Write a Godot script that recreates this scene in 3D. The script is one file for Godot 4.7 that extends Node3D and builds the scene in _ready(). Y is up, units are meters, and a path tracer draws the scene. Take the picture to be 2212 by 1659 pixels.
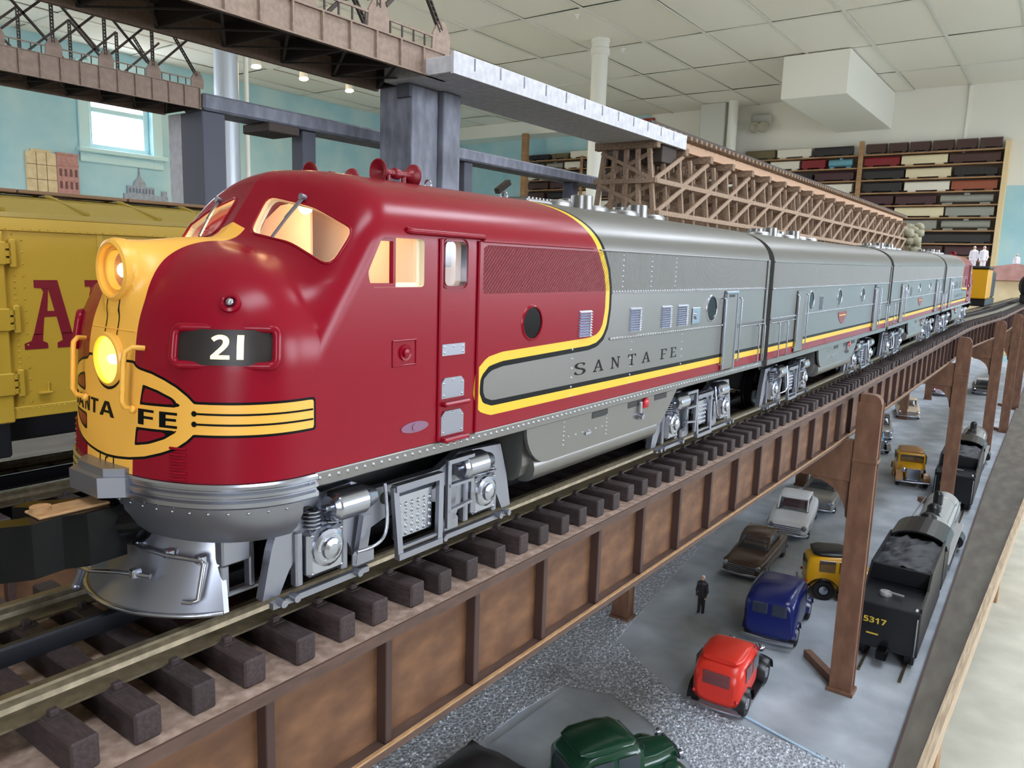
extends Node3D
# A model railway room. All lengths below are written in millimetres and turned into metres when a mesh or a node is placed.

const K := 0.001
const Y0 := 1150.0            # height of the rail datum above the room floor
const G := -245.0             # lower street level of the layout, relative to the datum
const RT := -8.1              # top of the rails of the main line
const CX := -1.5              # centre line of the main track

var M := {}                   # materials by name
var base_of := {}             # the datum position each thing was authored about
var used := {}                # names already given at top level
var share := {}               # meshes shared by look-alikes
var rng := RandomNumberGenerator.new()


class MB:
	var v := PackedVector3Array()
	var n := PackedVector3Array()
	var uv := PackedVector2Array()
	var t := Transform3D()

	func tri(a: Vector3, b: Vector3, c: Vector3, na: Vector3, nb: Vector3, nc: Vector3) -> void:
		if (b - a).cross(c - a).dot(na + nb + nc) > 0.0:
			var s := b
			b = c
			c = s
			s = nb
			nb = nc
			nc = s
		v.append(t * a)
		v.append(t * b)
		v.append(t * c)
		n.append((t.basis * na).normalized())
		n.append((t.basis * nb).normalized())
		n.append((t.basis * nc).normalized())

	func face(a: Vector3, b: Vector3, c: Vector3, out: Vector3) -> void:
		var m := (b - a).cross(c - a).normalized()
		if m.dot(out) < 0.0:
			m = -m
		tri(a, b, c, m, m, m)

	func quad(a: Vector3, b: Vector3, c: Vector3, d: Vector3, out: Vector3) -> void:
		var m := (c - a).cross(d - b).normalized()
		if m.dot(out) < 0.0:
			m = -m
		tri(a, b, c, m, m, m)
		tri(a, c, d, m, m, m)

	# a box from corner to corner, its edges chamfered by r
	func box(lo: Vector3, hi: Vector3, r := 0.0) -> void:
		var c := (lo + hi) * 0.5
		var h := (hi - lo) * 0.5
		r = minf(r, minf(h.x, minf(h.y, h.z)) * 0.9)
		for ax in 3:
			var b1 := (ax + 1) % 3
			var b2 := (ax + 2) % 3
			for s in [-1.0, 1.0]:
				var q := []
				for k in [[-1, -1], [1, -1], [1, 1], [-1, 1]]:
					var p := Vector3.ZERO
					p[ax] = h[ax] * s
					p[b1] = (h[b1] - r) * k[0]
					p[b2] = (h[b2] - r) * k[1]
					q.append(c + p)
				var o := Vector3.ZERO
				o[ax] = s
				quad(q[0], q[1], q[2], q[3], o)
		if r <= 0.0:
			return
		for ax in 3:
			var b1 := (ax + 1) % 3
			var b2 := (ax + 2) % 3
			for k in [[-1, -1], [1, -1], [1, 1], [-1, 1]]:
				var q := []
				for e in [[-1, 0], [1, 0], [1, 1], [-1, 1]]:
					var p := Vector3.ZERO
					p[ax] = (h[ax] - r) * e[0]
					p[b1] = (h[b1] - (0.0 if e[1] == 0 else r)) * k[0]
					p[b2] = (h[b2] - (r if e[1] == 0 else 0.0)) * k[1]
					q.append(c + p)
				var o := Vector3.ZERO
				o[b1] = k[0]
				o[b2] = k[1]
				quad(q[0], q[1], q[2], q[3], o)
		for sx in [-1, 1]:
			for sy in [-1, 1]:
				for sz in [-1, 1]:
					var o := Vector3(sx, sy, sz)
					face(c + Vector3(h.x, h.y - r, h.z - r) * o, c + Vector3(h.x - r, h.y, h.z - r) * o, c + Vector3(h.x - r, h.y - r, h.z) * o, o)

	# an outline in the plane of axes (a, b), pulled along the third axis from lo to hi
	func prism(pts: PackedVector2Array, axis: int, lo: float, hi: float, smooth := false) -> void:
		var a := 1 if axis == 0 else 0
		var b := 1 if axis == 2 else 2
		var at := func(p: Vector2, d: float) -> Vector3:
			var r := Vector3.ZERO
			r[a] = p.x
			r[b] = p.y
			r[axis] = d
			return r
		var up := Vector3.ZERO
		up[axis] = 1.0
		var idx := Geometry2D.triangulate_polygon(pts)
		for i in range(0, idx.size(), 3):
			face(at.call(pts[idx[i]], hi), at.call(pts[idx[i + 1]], hi), at.call(pts[idx[i + 2]], hi), up)
			face(at.call(pts[idx[i]], lo), at.call(pts[idx[i + 1]], lo), at.call(pts[idx[i + 2]], lo), -up)
		wall(pts, at, lo, hi, smooth)

	func wall(pts: PackedVector2Array, at: Callable, lo: float, hi: float, smooth: bool, inward := false) -> void:
		var turn := 0.0
		var m := pts.size()
		for i in m:
			turn += pts[i].cross(pts[(i + 1) % m])
		var sg := (1.0 if turn > 0.0 else -1.0) * (-1.0 if inward else 1.0)
		for i in m:
			var p := pts[i]
			var q := pts[(i + 1) % m]
			var e := (q - p).normalized()
			var o2 := Vector2(e.y, -e.x) * sg
			var np := o2
			var nq := o2
			if smooth:
				var ep := (p - pts[(i - 1 + m) % m]).normalized()
				var eq := (pts[(i + 2) % m] - q).normalized()
				np = (o2 + Vector2(ep.y, -ep.x) * sg).normalized()
				nq = (o2 + Vector2(eq.y, -eq.x) * sg).normalized()
			var zero: Vector3 = at.call(Vector2.ZERO, 0.0)
			var n0: Vector3 = at.call(np, 0.0) - zero
			var n1: Vector3 = at.call(nq, 0.0) - zero
			var A: Vector3 = at.call(p, lo)
			var B: Vector3 = at.call(q, lo)
			var C: Vector3 = at.call(q, hi)
			var D: Vector3 = at.call(p, hi)
			tri(A, B, C, n0, n1, n1)
			tri(A, C, D, n0, n1, n0)

	# a grid of points, smooth across rows and columns
	func sheet(rows: Array, out: Vector3 = Vector3.ZERO, closed := false, centre = null) -> void:
		var R := rows.size()
		var C: int = rows[0].size()
		var nn := []
		for i in R:
			var row := PackedVector3Array()
			for j in C:
				var du: Vector3 = rows[mini(i + 1, R - 1)][j] - rows[maxi(i - 1, 0)][j]
				var j1 := (j + 1) % C if closed else mini(j + 1, C - 1)
				var j0 := (j - 1 + C) % C if closed else maxi(j - 1, 0)
				var dv: Vector3 = rows[i][j1] - rows[i][j0]
				var m := du.cross(dv)
				if m.length_squared() < 1e-12:
					m = (rows[mini(i + 1, R - 1)][(j + 1) % C] - rows[maxi(i - 1, 0)][j]).cross(rows[mini(i + 1, R - 1)][j] - rows[maxi(i - 1, 0)][(j + 2) % C])
				m = m.normalized()
				var o: Vector3 = out if centre == null else rows[i][j] - centre[i]
				if m.dot(o) < 0.0:
					m = -m
				row.append(m)
			nn.append(row)
		for i in R - 1:
			for j in (C if closed else C - 1):
				var k := (j + 1) % C
				tri(rows[i][j], rows[i + 1][j], rows[i + 1][k], nn[i][j], nn[i + 1][j], nn[i + 1][k])
				tri(rows[i][j], rows[i + 1][k], rows[i][k], nn[i][j], nn[i + 1][k], nn[i][k])

	static func frame(d: Vector3) -> Basis:
		d = d.normalized()
		var a := Vector3.UP if absf(d.y) < 0.9 else Vector3.RIGHT
		var x := a.cross(d).normalized()
		return Basis(x, d.cross(x), d)

	# a lathed shape along p0 -> p1; prof holds (radius, distance from p0)
	func lathe(p0: Vector3, dir: Vector3, prof: Array, seg := 16) -> void:
		var f := frame(dir)
		for i in prof.size() - 1:
			var r0: float = prof[i][0]
			var r1: float = prof[i + 1][0]
			var h0: float = prof[i][1]
			var h1: float = prof[i + 1][1]
			var sl := Vector2(h1 - h0, r0 - r1).normalized()
			for j in seg:
				var a0 := TAU * j / seg
				var a1 := TAU * (j + 1) / seg
				var u0 := f.x * cos(a0) + f.y * sin(a0)
				var u1 := f.x * cos(a1) + f.y * sin(a1)
				var n0 := u0 * sl.x + f.z * sl.y
				var n1 := u1 * sl.x + f.z * sl.y
				var A := p0 + u0 * r0 + f.z * h0
				var B := p0 + u1 * r0 + f.z * h0
				var C := p0 + u1 * r1 + f.z * h1
				var D := p0 + u0 * r1 + f.z * h1
				if r0 > 1e-4:
					tri(A, B, C, n0, n1, n1)
				if r1 > 1e-4:
					tri(A, C, D, n0, n1, n0)

	func cyl(p0: Vector3, p1: Vector3, r: float, seg := 12, r1 := -1.0) -> void:
		var l := p0.distance_to(p1)
		if r1 < 0.0:
			r1 = r
		lathe(p0, p1 - p0, [[0.0, 0.0], [r, 0.0], [r1, l], [0.0, l]], seg)

	func ball(c: Vector3, r: Vector3, seg := 12) -> void:
		var rows := []
		var cs := []
		for i in seg / 2 + 1:
			var th := PI * i / (seg / 2)
			var row := PackedVector3Array()
			for j in seg:
				row.append(c + Vector3(sin(th) * cos(TAU * j / seg), cos(th), sin(th) * sin(TAU * j / seg)) * r)
			rows.append(row)
			cs.append(c)
		sheet(rows, Vector3.ZERO, true, cs)

	# a round wire or pipe through the points
	func tube(path: Array, r: float, seg := 8, caps := true) -> void:
		var rows := []
		var cs := []
		var m := path.size()
		var f := frame(path[1] - path[0])
		for i in m:
			var d: Vector3 = (path[mini(i + 1, m - 1)] - path[maxi(i - 1, 0)]).normalized()
			var x := (f.x - d * f.x.dot(d)).normalized()
			f = Basis(x, d.cross(x), d)
			var row := PackedVector3Array()
			for j in seg:
				row.append(path[i] + (f.x * cos(TAU * j / seg) + f.y * sin(TAU * j / seg)) * r)
			rows.append(row)
			cs.append(path[i])
		sheet(rows, Vector3.ZERO, true, cs)
		if caps:
			for e in [[0, path[0] - path[1]], [m - 1, path[m - 1] - path[m - 2]]]:
				for j in seg - 2:
					face(rows[e[0]][0], rows[e[0]][j + 1], rows[e[0]][j + 2], e[1])

	# a straight bar of rectangular section between two points
	func bar(p0: Vector3, p1: Vector3, w: float, h: float, up := Vector3.UP) -> void:
		var d := (p1 - p0).normalized()
		var x := up.cross(d).normalized()
		if x.length() < 0.5:
			x = Vector3.RIGHT
		var y := d.cross(x)
		var old := t
		t = t * Transform3D(Basis(x, y, d), (p0 + p1) * 0.5)
		var l := p0.distance_to(p1)
		box(Vector3(-w / 2, -h / 2, -l / 2), Vector3(w / 2, h / 2, l / 2))
		t = old

	# a small rivet head on a face that looks along d
	func rivet(p: Vector3, d: Vector3, r := 0.35) -> void:
		var f := frame(d)
		var top := p + f.z * r * 0.75
		for j in 5:
			var u0 := f.x * cos(TAU * j / 5) + f.y * sin(TAU * j / 5)
			var u1 := f.x * cos(TAU * (j + 1) / 5) + f.y * sin(TAU * (j + 1) / 5)
			tri(p + u0 * r, p + u1 * r, top, u0 + f.z * 0.4, u1 + f.z * 0.4, f.z)

	func add(o: MB, x := Transform3D()) -> void:
		for i in o.v.size():
			v.append(x * o.v[i])
			n.append((x.basis * o.n[i]).normalized())


static func rrect(x0: float, y0: float, x1: float, y1: float, r: float, k := 4) -> PackedVector2Array:
	var p := PackedVector2Array()
	for c in [[x1 - r, y1 - r, 0], [x0 + r, y1 - r, 1], [x0 + r, y0 + r, 2], [x1 - r, y0 + r, 3]]:
		for i in k + 1:
			var a: float = (c[2] + float(i) / k) * PI / 2
			p.append(Vector2(c[0] + cos(a) * r, c[1] + sin(a) * r))
	return p


static func circle(c: Vector2, r: float, k := 20, ry := -1.0) -> PackedVector2Array:
	var p := PackedVector2Array()
	for i in k:
		p.append(c + Vector2(cos(TAU * i / k) * r, sin(TAU * i / k) * (ry if ry > 0 else r)))
	return p


# round the corners of an outline
static func soft(pts: Array, r: float, k := 4) -> PackedVector2Array:
	var out := PackedVector2Array()
	var m := pts.size()
	for i in m:
		var p: Vector2 = pts[i]
		var a: Vector2 = (pts[(i - 1 + m) % m] - p)
		var b: Vector2 = (pts[(i + 1) % m] - p)
		var d := minf(r, minf(a.length(), b.length()) * 0.48)
		var pa := p + a.normalized() * d
		var pb := p + b.normalized() * d
		for j in k + 1:
			var s := float(j) / k
			out.append(pa.lerp(p, s).lerp(p.lerp(pb, s), s))
	return out


func V(p: Vector3) -> Vector3:
	return Vector3(p.x, p.y + Y0, p.z) * K


func numbered(called: String) -> String:
	used[called] = used.get(called, 0) + 1
	return called if used[called] == 1 else "%s_%03d" % [called, used[called] - 1]


func thing(called: String, label: String, category: String, at: Vector3, group := "") -> Node3D:
	var o := Node3D.new()
	o.name = numbered(called)
	o.position = V(at)
	add_child(o, true)
	base_of[o] = at
	return tag(o, label, category, group)


func tag(o: Node3D, label: String, category := "", group := "") -> Node3D:
	o.set_meta("label", label)
	if category:
		o.set_meta("category", category)
	if group:
		o.set_meta("group", group)
	return o


func mesh_of(mb: MB, off := Vector3.ZERO) -> ArrayMesh:
	var m := ArrayMesh.new()
	var a := []
	a.resize(Mesh.ARRAY_MAX)
	var p := PackedVector3Array()
	p.resize(mb.v.size())
	for i in mb.v.size():
		p[i] = (mb.v[i] - off) * K
	a[Mesh.ARRAY_VERTEX] = p
	a[Mesh.ARRAY_NORMAL] = mb.n
	if mb.uv.size() == mb.v.size() and mb.v.size() > 0:
		a[Mesh.ARRAY_TEX_UV] = mb.uv
	m.add_surface_from_arrays(Mesh.PRIMITIVE_TRIANGLES, a)
	return m


# one named mesh under a thing (or under a part of it), its points given relative to the datum
func obj(called: String, mb: MB, mat: String, parent: Node3D) -> MeshInstance3D:
	var o := MeshInstance3D.new()
	o.name = called
	o.mesh = mesh_of(mb, base_of[parent])
	o.material_override = null
	o.mesh.surface_set_material(0, M[mat])
	parent.add_child(o, true)
	base_of[o] = base_of[parent]
	return o


# a piece that shares its mesh with its look-alikes; p is where its own origin goes
func piece(called: String, mesh: Mesh, parent: Node3D, p: Vector3, turn := Basis()) -> MeshInstance3D:
	var o := MeshInstance3D.new()
	o.name = called
	o.mesh = mesh
	o.transform = Transform3D(turn, (p - base_of[parent]) * K)
	parent.add_child(o, true)
	base_of[o] = p
	return o


func shared(key: String, mat: String, build: Callable) -> ArrayMesh:
	if not share.has(key):
		var mb := MB.new()
		build.call(mb)
		var m := mesh_of(mb)
		m.surface_set_material(0, M[mat])
		share[key] = m
	return share[key]


# a thing that is a single mesh, authored about its own base
func lone(called: String, label: String, category: String, mb: MB, mat: String, at: Vector3, group := "", kind := "") -> MeshInstance3D:
	var o := MeshInstance3D.new()
	o.name = numbered(called)
	o.mesh = mesh_of(mb, at)
	o.mesh.surface_set_material(0, M[mat])
	o.position = V(at)
	add_child(o, true)
	base_of[o] = at
	if kind:
		o.set_meta("kind", kind)
	tag(o, label, "" if kind == "structure" else category, group)
	if kind == "structure":
		o.set_meta("category", category)
	return o


func copy_of(o: Node3D, label: String, at: Vector3, turn := 0.0) -> Node3D:
	var r: Node3D = o.duplicate()
	var plain: String = o.name
	r.name = numbered(plain)
	add_child(r, true)
	r.position = V(at)
	r.rotation.y = turn
	r.set_meta("label", label)
	base_of[r] = at
	return r


# lettering: the outline of a word as flat triangles, fitted into a width and a height; each corner goes through place(x, y, depth)
func letters(mb: MB, word: String, w: float, h: float, thick: float, place: Callable, serif := false, bold := false) -> void:
	var tm := TextMesh.new()
	var f := SystemFont.new()
	f.font_names = PackedStringArray(["Droid Serif" if serif else "Droid Sans"])
	f.font_weight = 700 if bold else 400
	tm.font = f
	tm.text = word
	tm.font_size = 64
	tm.pixel_size = 0.01
	tm.depth = 0.1
	tm.curve_step = 1.0
	var a := tm.get_mesh_arrays() if tm.has_method("get_mesh_arrays") else tm.surface_get_arrays(0)
	var pv: PackedVector3Array = a[Mesh.ARRAY_VERTEX]
	var ix: PackedInt32Array = a[Mesh.ARRAY_INDEX] if a[Mesh.ARRAY_INDEX] != null else PackedInt32Array(range(pv.size()))
	var lo := pv[0]
	var hi := pv[0]
	for p in pv:
		lo = lo.min(p)
		hi = hi.max(p)
	for i in range(0, ix.size(), 3):
		var q := []
		var mid := Vector3.ZERO
		for k in 3:
			var p := pv[ix[i + k]]
			var s := (p - lo) / (hi - lo)
			q.append(place.call(s.x * w, s.y * h, (s.z) * thick))
		var m: Vector3 = (q[1] - q[0]).cross(q[2] - q[0])
		if m.length() < 1e-9:
			continue
		m = -m.normalized()
		mb.tri(q[0], q[1], q[2], m, m, m)


func noise(kind: int, freq: float, lo: Color, hi: Color, size := 256, oct := 4, normal := false, sd := 1) -> NoiseTexture2D:
	var f := FastNoiseLite.new()
	f.seed = sd
	f.noise_type = kind
	f.frequency = freq
	f.fractal_octaves = oct
	var t := NoiseTexture2D.new()
	t.width = size
	t.height = size
	t.seamless = true
	t.noise = f
	if normal:
		t.as_normal_map = true
		t.bump_strength = 4.0
	else:
		var g := Gradient.new()
		g.set_color(0, lo)
		g.set_color(1, hi)
		t.color_ramp = g
	return t


func mat(called: String, c: Color, rough := 0.6, metal := 0.0, spec := 0.5) -> StandardMaterial3D:
	var m := StandardMaterial3D.new()
	m.resource_name = called
	m.albedo_color = c
	m.roughness = rough
	m.metallic = metal
	m.metallic_specular = spec
	M[called] = m
	return m


# a grain: the colour varies between a and b over patches of `size` metres, with an optional relief
func grain(called: String, a: Color, b: Color, size: float, rough := 0.8, freq := 0.02, relief := 0.0, stretch := Vector3.ONE, metal := 0.0, sd := 1, spec := 0.5) -> StandardMaterial3D:
	var m := mat(called, Color.WHITE, rough, metal, spec)
	m.albedo_texture = noise(FastNoiseLite.TYPE_SIMPLEX_SMOOTH, freq, a, b, 256, 5, false, sd)
	m.uv1_triplanar = true
	m.uv1_world_triplanar = false
	m.uv1_scale = Vector3.ONE / size * stretch
	if relief > 0.0:
		m.heightmap_enabled = true
		m.heightmap_texture = noise(FastNoiseLite.TYPE_SIMPLEX, freq * 3.0, Color.BLACK, Color.WHITE, 256, 4, false, sd + 7)
		m.heightmap_scale = relief
	return m


func hatch(step: int, size: int, diag: bool) -> ImageTexture:
	var im := Image.create(size, size, false, Image.FORMAT_RGB8)
	for y in size:
		for x in size:
			var a := absf(fposmod(float(x + y) / step, 1.0) - 0.5) * 2.0
			var b := absf(fposmod(float(x - y) / step, 1.0) - 0.5) * 2.0
			var h: float
			if diag:
				h = clampf(a * 1.6 - 0.3, 0.0, 1.0) * 0.8 + clampf(b * 2.0 - 1.0, 0.0, 1.0) * 0.2
			else:
				h = clampf(absf(fposmod(float(x) / step, 1.0) - 0.5) * 3.0 - 0.4, 0.0, 1.0)
			im.set_pixel(x, y, Color(h, h, h))
	return ImageTexture.create_from_image(im)


func lit(called: String, c: Color, energy: float) -> void:
	var m := mat(called, c, 0.5)
	m.emission_enabled = true
	m.emission = c
	m.emission_energy_multiplier = energy


func pane(called: String, c: Color, alpha: float) -> void:
	var m := mat(called, Color(c.r, c.g, c.b, alpha), 0.03)
	m.transparency = BaseMaterial3D.TRANSPARENCY_ALPHA


func make_materials() -> void:
	# locomotive
	mat("red", Color8(136, 7, 32), 0.25, 0.0, 0.36)
	mat("deep_red", Color8(126, 14, 30), 0.4)
	mat("yellow", Color8(242, 180, 74), 0.36)
	mat("stripe_yellow", Color8(232, 186, 26), 0.38)
	mat("black_paint", Color8(9, 12, 13), 0.45, 0.0, 0.25)
	mat("silver", Color8(126, 124, 121), 0.33, 0.7)
	M["silver_side"] = M["silver"]
	mat("chrome", Color8(178, 182, 194), 0.22, 0.95)
	mat("frame_silver", Color8(146, 148, 157), 0.34, 0.8)
	var m := mat("red_mesh", Color8(128, 14, 32), 0.45)
	m.heightmap_enabled = true
	m.heightmap_texture = hatch(16, 64, true)
	m.heightmap_scale = 0.055
	m.uv1_triplanar = true
	m.uv1_scale = Vector3.ONE / 0.0052
	m = mat("silver_mesh", Color8(126, 124, 121), 0.46, 0.7)
	m.heightmap_enabled = true
	m.heightmap_texture = hatch(16, 64, false)
	m.heightmap_scale = 0.03
	m.uv1_triplanar = true
	m.uv1_scale = Vector3.ONE / 0.0044
	m = mat("yellow_mesh", Color8(226, 186, 40), 0.5)
	m.heightmap_enabled = true
	m.heightmap_texture = M["red_mesh"].heightmap_texture
	m.heightmap_scale = 0.05
	m.uv1_triplanar = true
	m.uv1_scale = Vector3.ONE / 0.0052
	mat("cab_cream", Color8(226, 214, 194), 0.6)
	mat("window_rim", Color8(236, 222, 190), 0.35)
	mat("rubber", Color8(18, 18, 20), 0.5)
	mat("gloss_black", Color8(8, 8, 10), 0.2, 0.0, 0.3)
	mat("board_black", Color8(34, 26, 24), 0.42)
	lit("bulb_warm", Color8(255, 208, 130), 9.0)
	lit("tube_light", Color8(236, 244, 255), 3.0)
	lit("spot_bulb", Color8(255, 216, 160), 3.0)
	lit("head_glow", Color8(255, 214, 60), 5.5)
	lit("digit_glow", Color8(255, 240, 170), 1.1)
	mat("reflector", Color8(150, 104, 62), 0.35, 0.4)
	lit("head_bulb", Color8(255, 226, 150), 9.0)
	pane("clear", Color.WHITE, 0.06)
	pane("amber_lens", Color8(255, 240, 190), 0.12)
	mat("medallion", Color8(128, 92, 116), 0.4, 0.3)
	mat("valve_red", Color8(190, 24, 40), 0.35)
	# track and bridges
	grain("rail", Color8(104, 94, 76), Color8(142, 131, 108), 0.03, 0.36, 0.03, 0.0, Vector3.ONE, 0.7)
	M["rail_web"] = M["rail"]
	mat("rail_dark", Color8(24, 26, 32), 0.4, 0.3)
	for i in 3:
		grain("tie_%d" % i, Color8(34 + i * 4, 25 + i * 3, 26 + i * 3), Color8(62 + i * 5, 49 + i * 4, 48 + i * 4), 0.012, 0.72, 0.03, 0.0, Vector3(0.4, 1.5, 1.5), 0.0, 3 + i)
	grain("dust_board", Color8(120, 98, 84), Color8(178, 154, 140), 0.05, 0.95, 0.05)
	grain("girder_brown", Color8(84, 54, 34), Color8(126, 88, 58), 0.045, 0.7, 0.02, 0.0, Vector3(1, 1, 0.6))
	grain("flange_brown", Color8(70, 50, 42), Color8(96, 72, 60), 0.03, 0.7, 0.03, 0.0, Vector3(1, 1, 0.3))
	grain("tan_and_lit_edge", Color8(150, 112, 74), Color8(188, 150, 108), 0.02, 0.8, 0.05, 0.0, Vector3(1, 1, 0.3))  # tan of the coupler plate, also the light painted along the flange
	mat("stiffener", Color8(62, 40, 34), 0.65)
	grain("post_brown", Color8(98, 66, 48), Color8(128, 92, 70), 0.05, 0.6, 0.02, 0.0, Vector3(1, 0.4, 1))
	grain("bridge_tan", Color8(142, 122, 108), Color8(168, 146, 130), 0.05, 0.75, 0.03)
	mat("bridge_dark", Color8(60, 54, 50), 0.8)
	mat("truss_dark", Color8(70, 58, 50), 0.7)
	grain("pier_grey", Color8(98, 100, 112), Color8(146, 148, 162), 0.09, 0.55, 0.02, 0.0, Vector3(1, 0.4, 1))
	mat("pier_dark", Color8(78, 80, 92), 0.6)
	grain("beam_light", Color8(196, 196, 202), Color8(226, 226, 230), 0.06, 0.7, 0.02)
	M["beam_under"] = M["beam_light"]
	for i in 3:
		grain("timber_%d" % i, Color8(116 + i * 14, 94 + i * 13, 76 + i * 12), Color8(162 + i * 10, 138 + i * 10, 116 + i * 10), 0.05, 0.85, 0.04, 0.0, Vector3.ONE, 0.0, 21 + i)
	mat("deck_pink", Color8(214, 176, 146), 0.8)
	# box car
	mat("car_yellow", Color8(188, 154, 52), 0.42)
	mat("car_yellow_roof", Color8(158, 136, 60), 0.25)
	mat("car_red", Color8(122, 24, 40), 0.45)
	mat("rust_brown", Color8(112, 84, 58), 0.7)
	mat("car_black", Color8(22, 24, 30), 0.5)
	# lower street
	grain("street", Color8(146, 153, 161), Color8(188, 195, 203), 0.22, 0.9, 0.012)
	var gr := noise(FastNoiseLite.TYPE_CELLULAR, 0.08, Color8(116, 122, 130), Color8(236, 240, 246), 256, 2, false, 5)
	m = mat("gravel", Color.WHITE, 0.95)
	m.albedo_texture = gr
	m.uv1_triplanar = true
	m.uv1_scale = Vector3.ONE / 0.06
	m.heightmap_enabled = true
	m.heightmap_texture = noise(FastNoiseLite.TYPE_CELLULAR, 0.08, Color.BLACK, Color.WHITE, 256, 2, false, 5)
	m.heightmap_scale = 0.15
	grain("weeds", Color8(126, 118, 92), Color8(186, 178, 156), 0.05, 0.95, 0.06)
	for i in 3:
		grain("stone_%d" % i, Color8(130 + i * 34, 136 + i * 34, 144 + i * 34), Color8(160 + i * 38, 164 + i * 38, 172 + i * 38), 0.01, 0.9, 0.05)
	grain("street_line", Color8(160, 190, 214), Color8(196, 216, 232), 0.03, 0.8, 0.05)
	grain("fascia", Color8(84, 78, 70), Color8(112, 106, 96), 0.12, 0.85, 0.02, 0.0, Vector3(1, 1, 0.3))
	grain("plywood", Color8(160, 138, 112), Color8(214, 194, 166), 0.05, 0.8, 0.03, 0.0, Vector3(3, 3, 0.15))
	mat("toy_red", Color8(214, 52, 38), 0.3)
	mat("toy_green", Color8(24, 62, 44), 0.18)
	mat("toy_blue", Color8(24, 34, 96), 0.22)
	mat("toy_yellow", Color8(222, 164, 24), 0.3)
	mat("toy_brown", Color8(92, 74, 64), 0.25, 0.2)
	mat("toy_white", Color8(226, 228, 232), 0.25)
	mat("toy_silver", Color8(136, 134, 130), 0.28, 0.4)
	mat("toy_cream", Color8(206, 186, 160), 0.3)
	mat("toy_maroon", Color8(120, 36, 40), 0.3)
	mat("toy_sky", Color8(126, 182, 214), 0.3)
	mat("toy_tan", Color8(170, 128, 84), 0.35)
	pane("toy_glass", Color8(70, 76, 82), 0.55)
	mat("toy_interior", Color8(130, 22, 34), 0.5)
	mat("tyre", Color8(16, 16, 18), 0.7)
	mat("loco_black", Color8(18, 20, 24), 0.32)
	mat("loco_grey", Color8(150, 150, 148), 0.45, 0.3)
	grain("coal", Color8(14, 16, 20), Color8(60, 64, 72), 0.012, 0.6, 0.1)
	mat("gold_print", Color8(206, 178, 58), 0.5)
	mat("skin", Color8(196, 152, 124), 0.6)
	mat("figure_white", Color8(236, 238, 246), 0.5)
	mat("figure_dark", Color8(40, 36, 40), 0.5)
	# room
	mat("tile_0", Color8(243, 238, 227), 0.95)
	mat("tile_1", Color8(238, 232, 219), 0.95)
	mat("tile_2", Color8(240, 235, 224), 0.95)
	mat("tile_3", Color8(234, 227, 213), 0.95)
	mat("grid_bar", Color8(226, 224, 214), 0.6)
	mat("wall_white", Color8(238, 236, 226), 0.9)
	grain("wall_blue", Color8(158, 206, 220), Color8(190, 222, 228), 1.6, 0.9, 0.008)
	mat("trim_blue", Color8(196, 230, 234), 0.6)
	mat("wall_beige", Color8(176, 166, 148), 0.9)
	mat("paint_white", Color8(244, 243, 234), 0.5)
	mat("paint_grey", Color8(206, 206, 200), 0.6)
	mat("column_white", Color8(238, 238, 230), 0.45)
	mat("column_silver", Color8(196, 204, 216), 0.35, 0.3)
	grain("concrete", Color8(190, 186, 170), Color8(216, 211, 194), 0.9, 0.75, 0.02, 0.0)
	grain("shelf_wood", Color8(150, 112, 78), Color8(190, 152, 112), 0.3, 0.7, 0.02, 0.0, Vector3(0.2, 1, 1))
	mat("pale_wood", Color8(232, 206, 160), 0.6)
	mat("shelf_back", Color8(96, 84, 74), 0.9)
	for e in [["charcoal", 46, 44, 44], ["umber", 74, 50, 44], ["oxide", 124, 52, 44], ["cream", 226, 214, 178], ["pewter", 150, 150, 140], ["crimson", 132, 28, 36], ["teal", 110, 168, 184], ["soot", 26, 28, 32], ["olive", 108, 96, 66], ["plum", 72, 44, 48], ["bone", 232, 226, 212], ["rust", 150, 80, 56]]:
		mat("model_" + e[0], Color8(e[1], e[2], e[3]), 0.5)
	grain("mural_tan", Color8(214, 192, 150), Color8(236, 218, 180), 0.5, 0.9, 0.02)
	grain("mural_rose", Color8(176, 128, 124), Color8(204, 160, 152), 0.4, 0.9, 0.03)
	grain("mural_grey", Color8(138, 150, 166), Color8(178, 186, 196), 0.4, 0.9, 0.03)
	mat("mural_line", Color8(150, 128, 96), 0.9)
	mat("mural_window", Color8(118, 84, 84), 0.9)
	mat("mural_slate", Color8(110, 122, 142), 0.9)  # blue-grey of the windows on the domed flat
	grain("shrub", Color8(120, 118, 92), Color8(186, 180, 160), 0.02, 0.95, 0.06)
	mat("sign_red", Color8(160, 48, 26), 0.6)
	mat("lamp_grey", Color8(170, 164, 150), 0.4, 0.4)
	pane("window_glass", Color.WHITE, 0.05)


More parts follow.
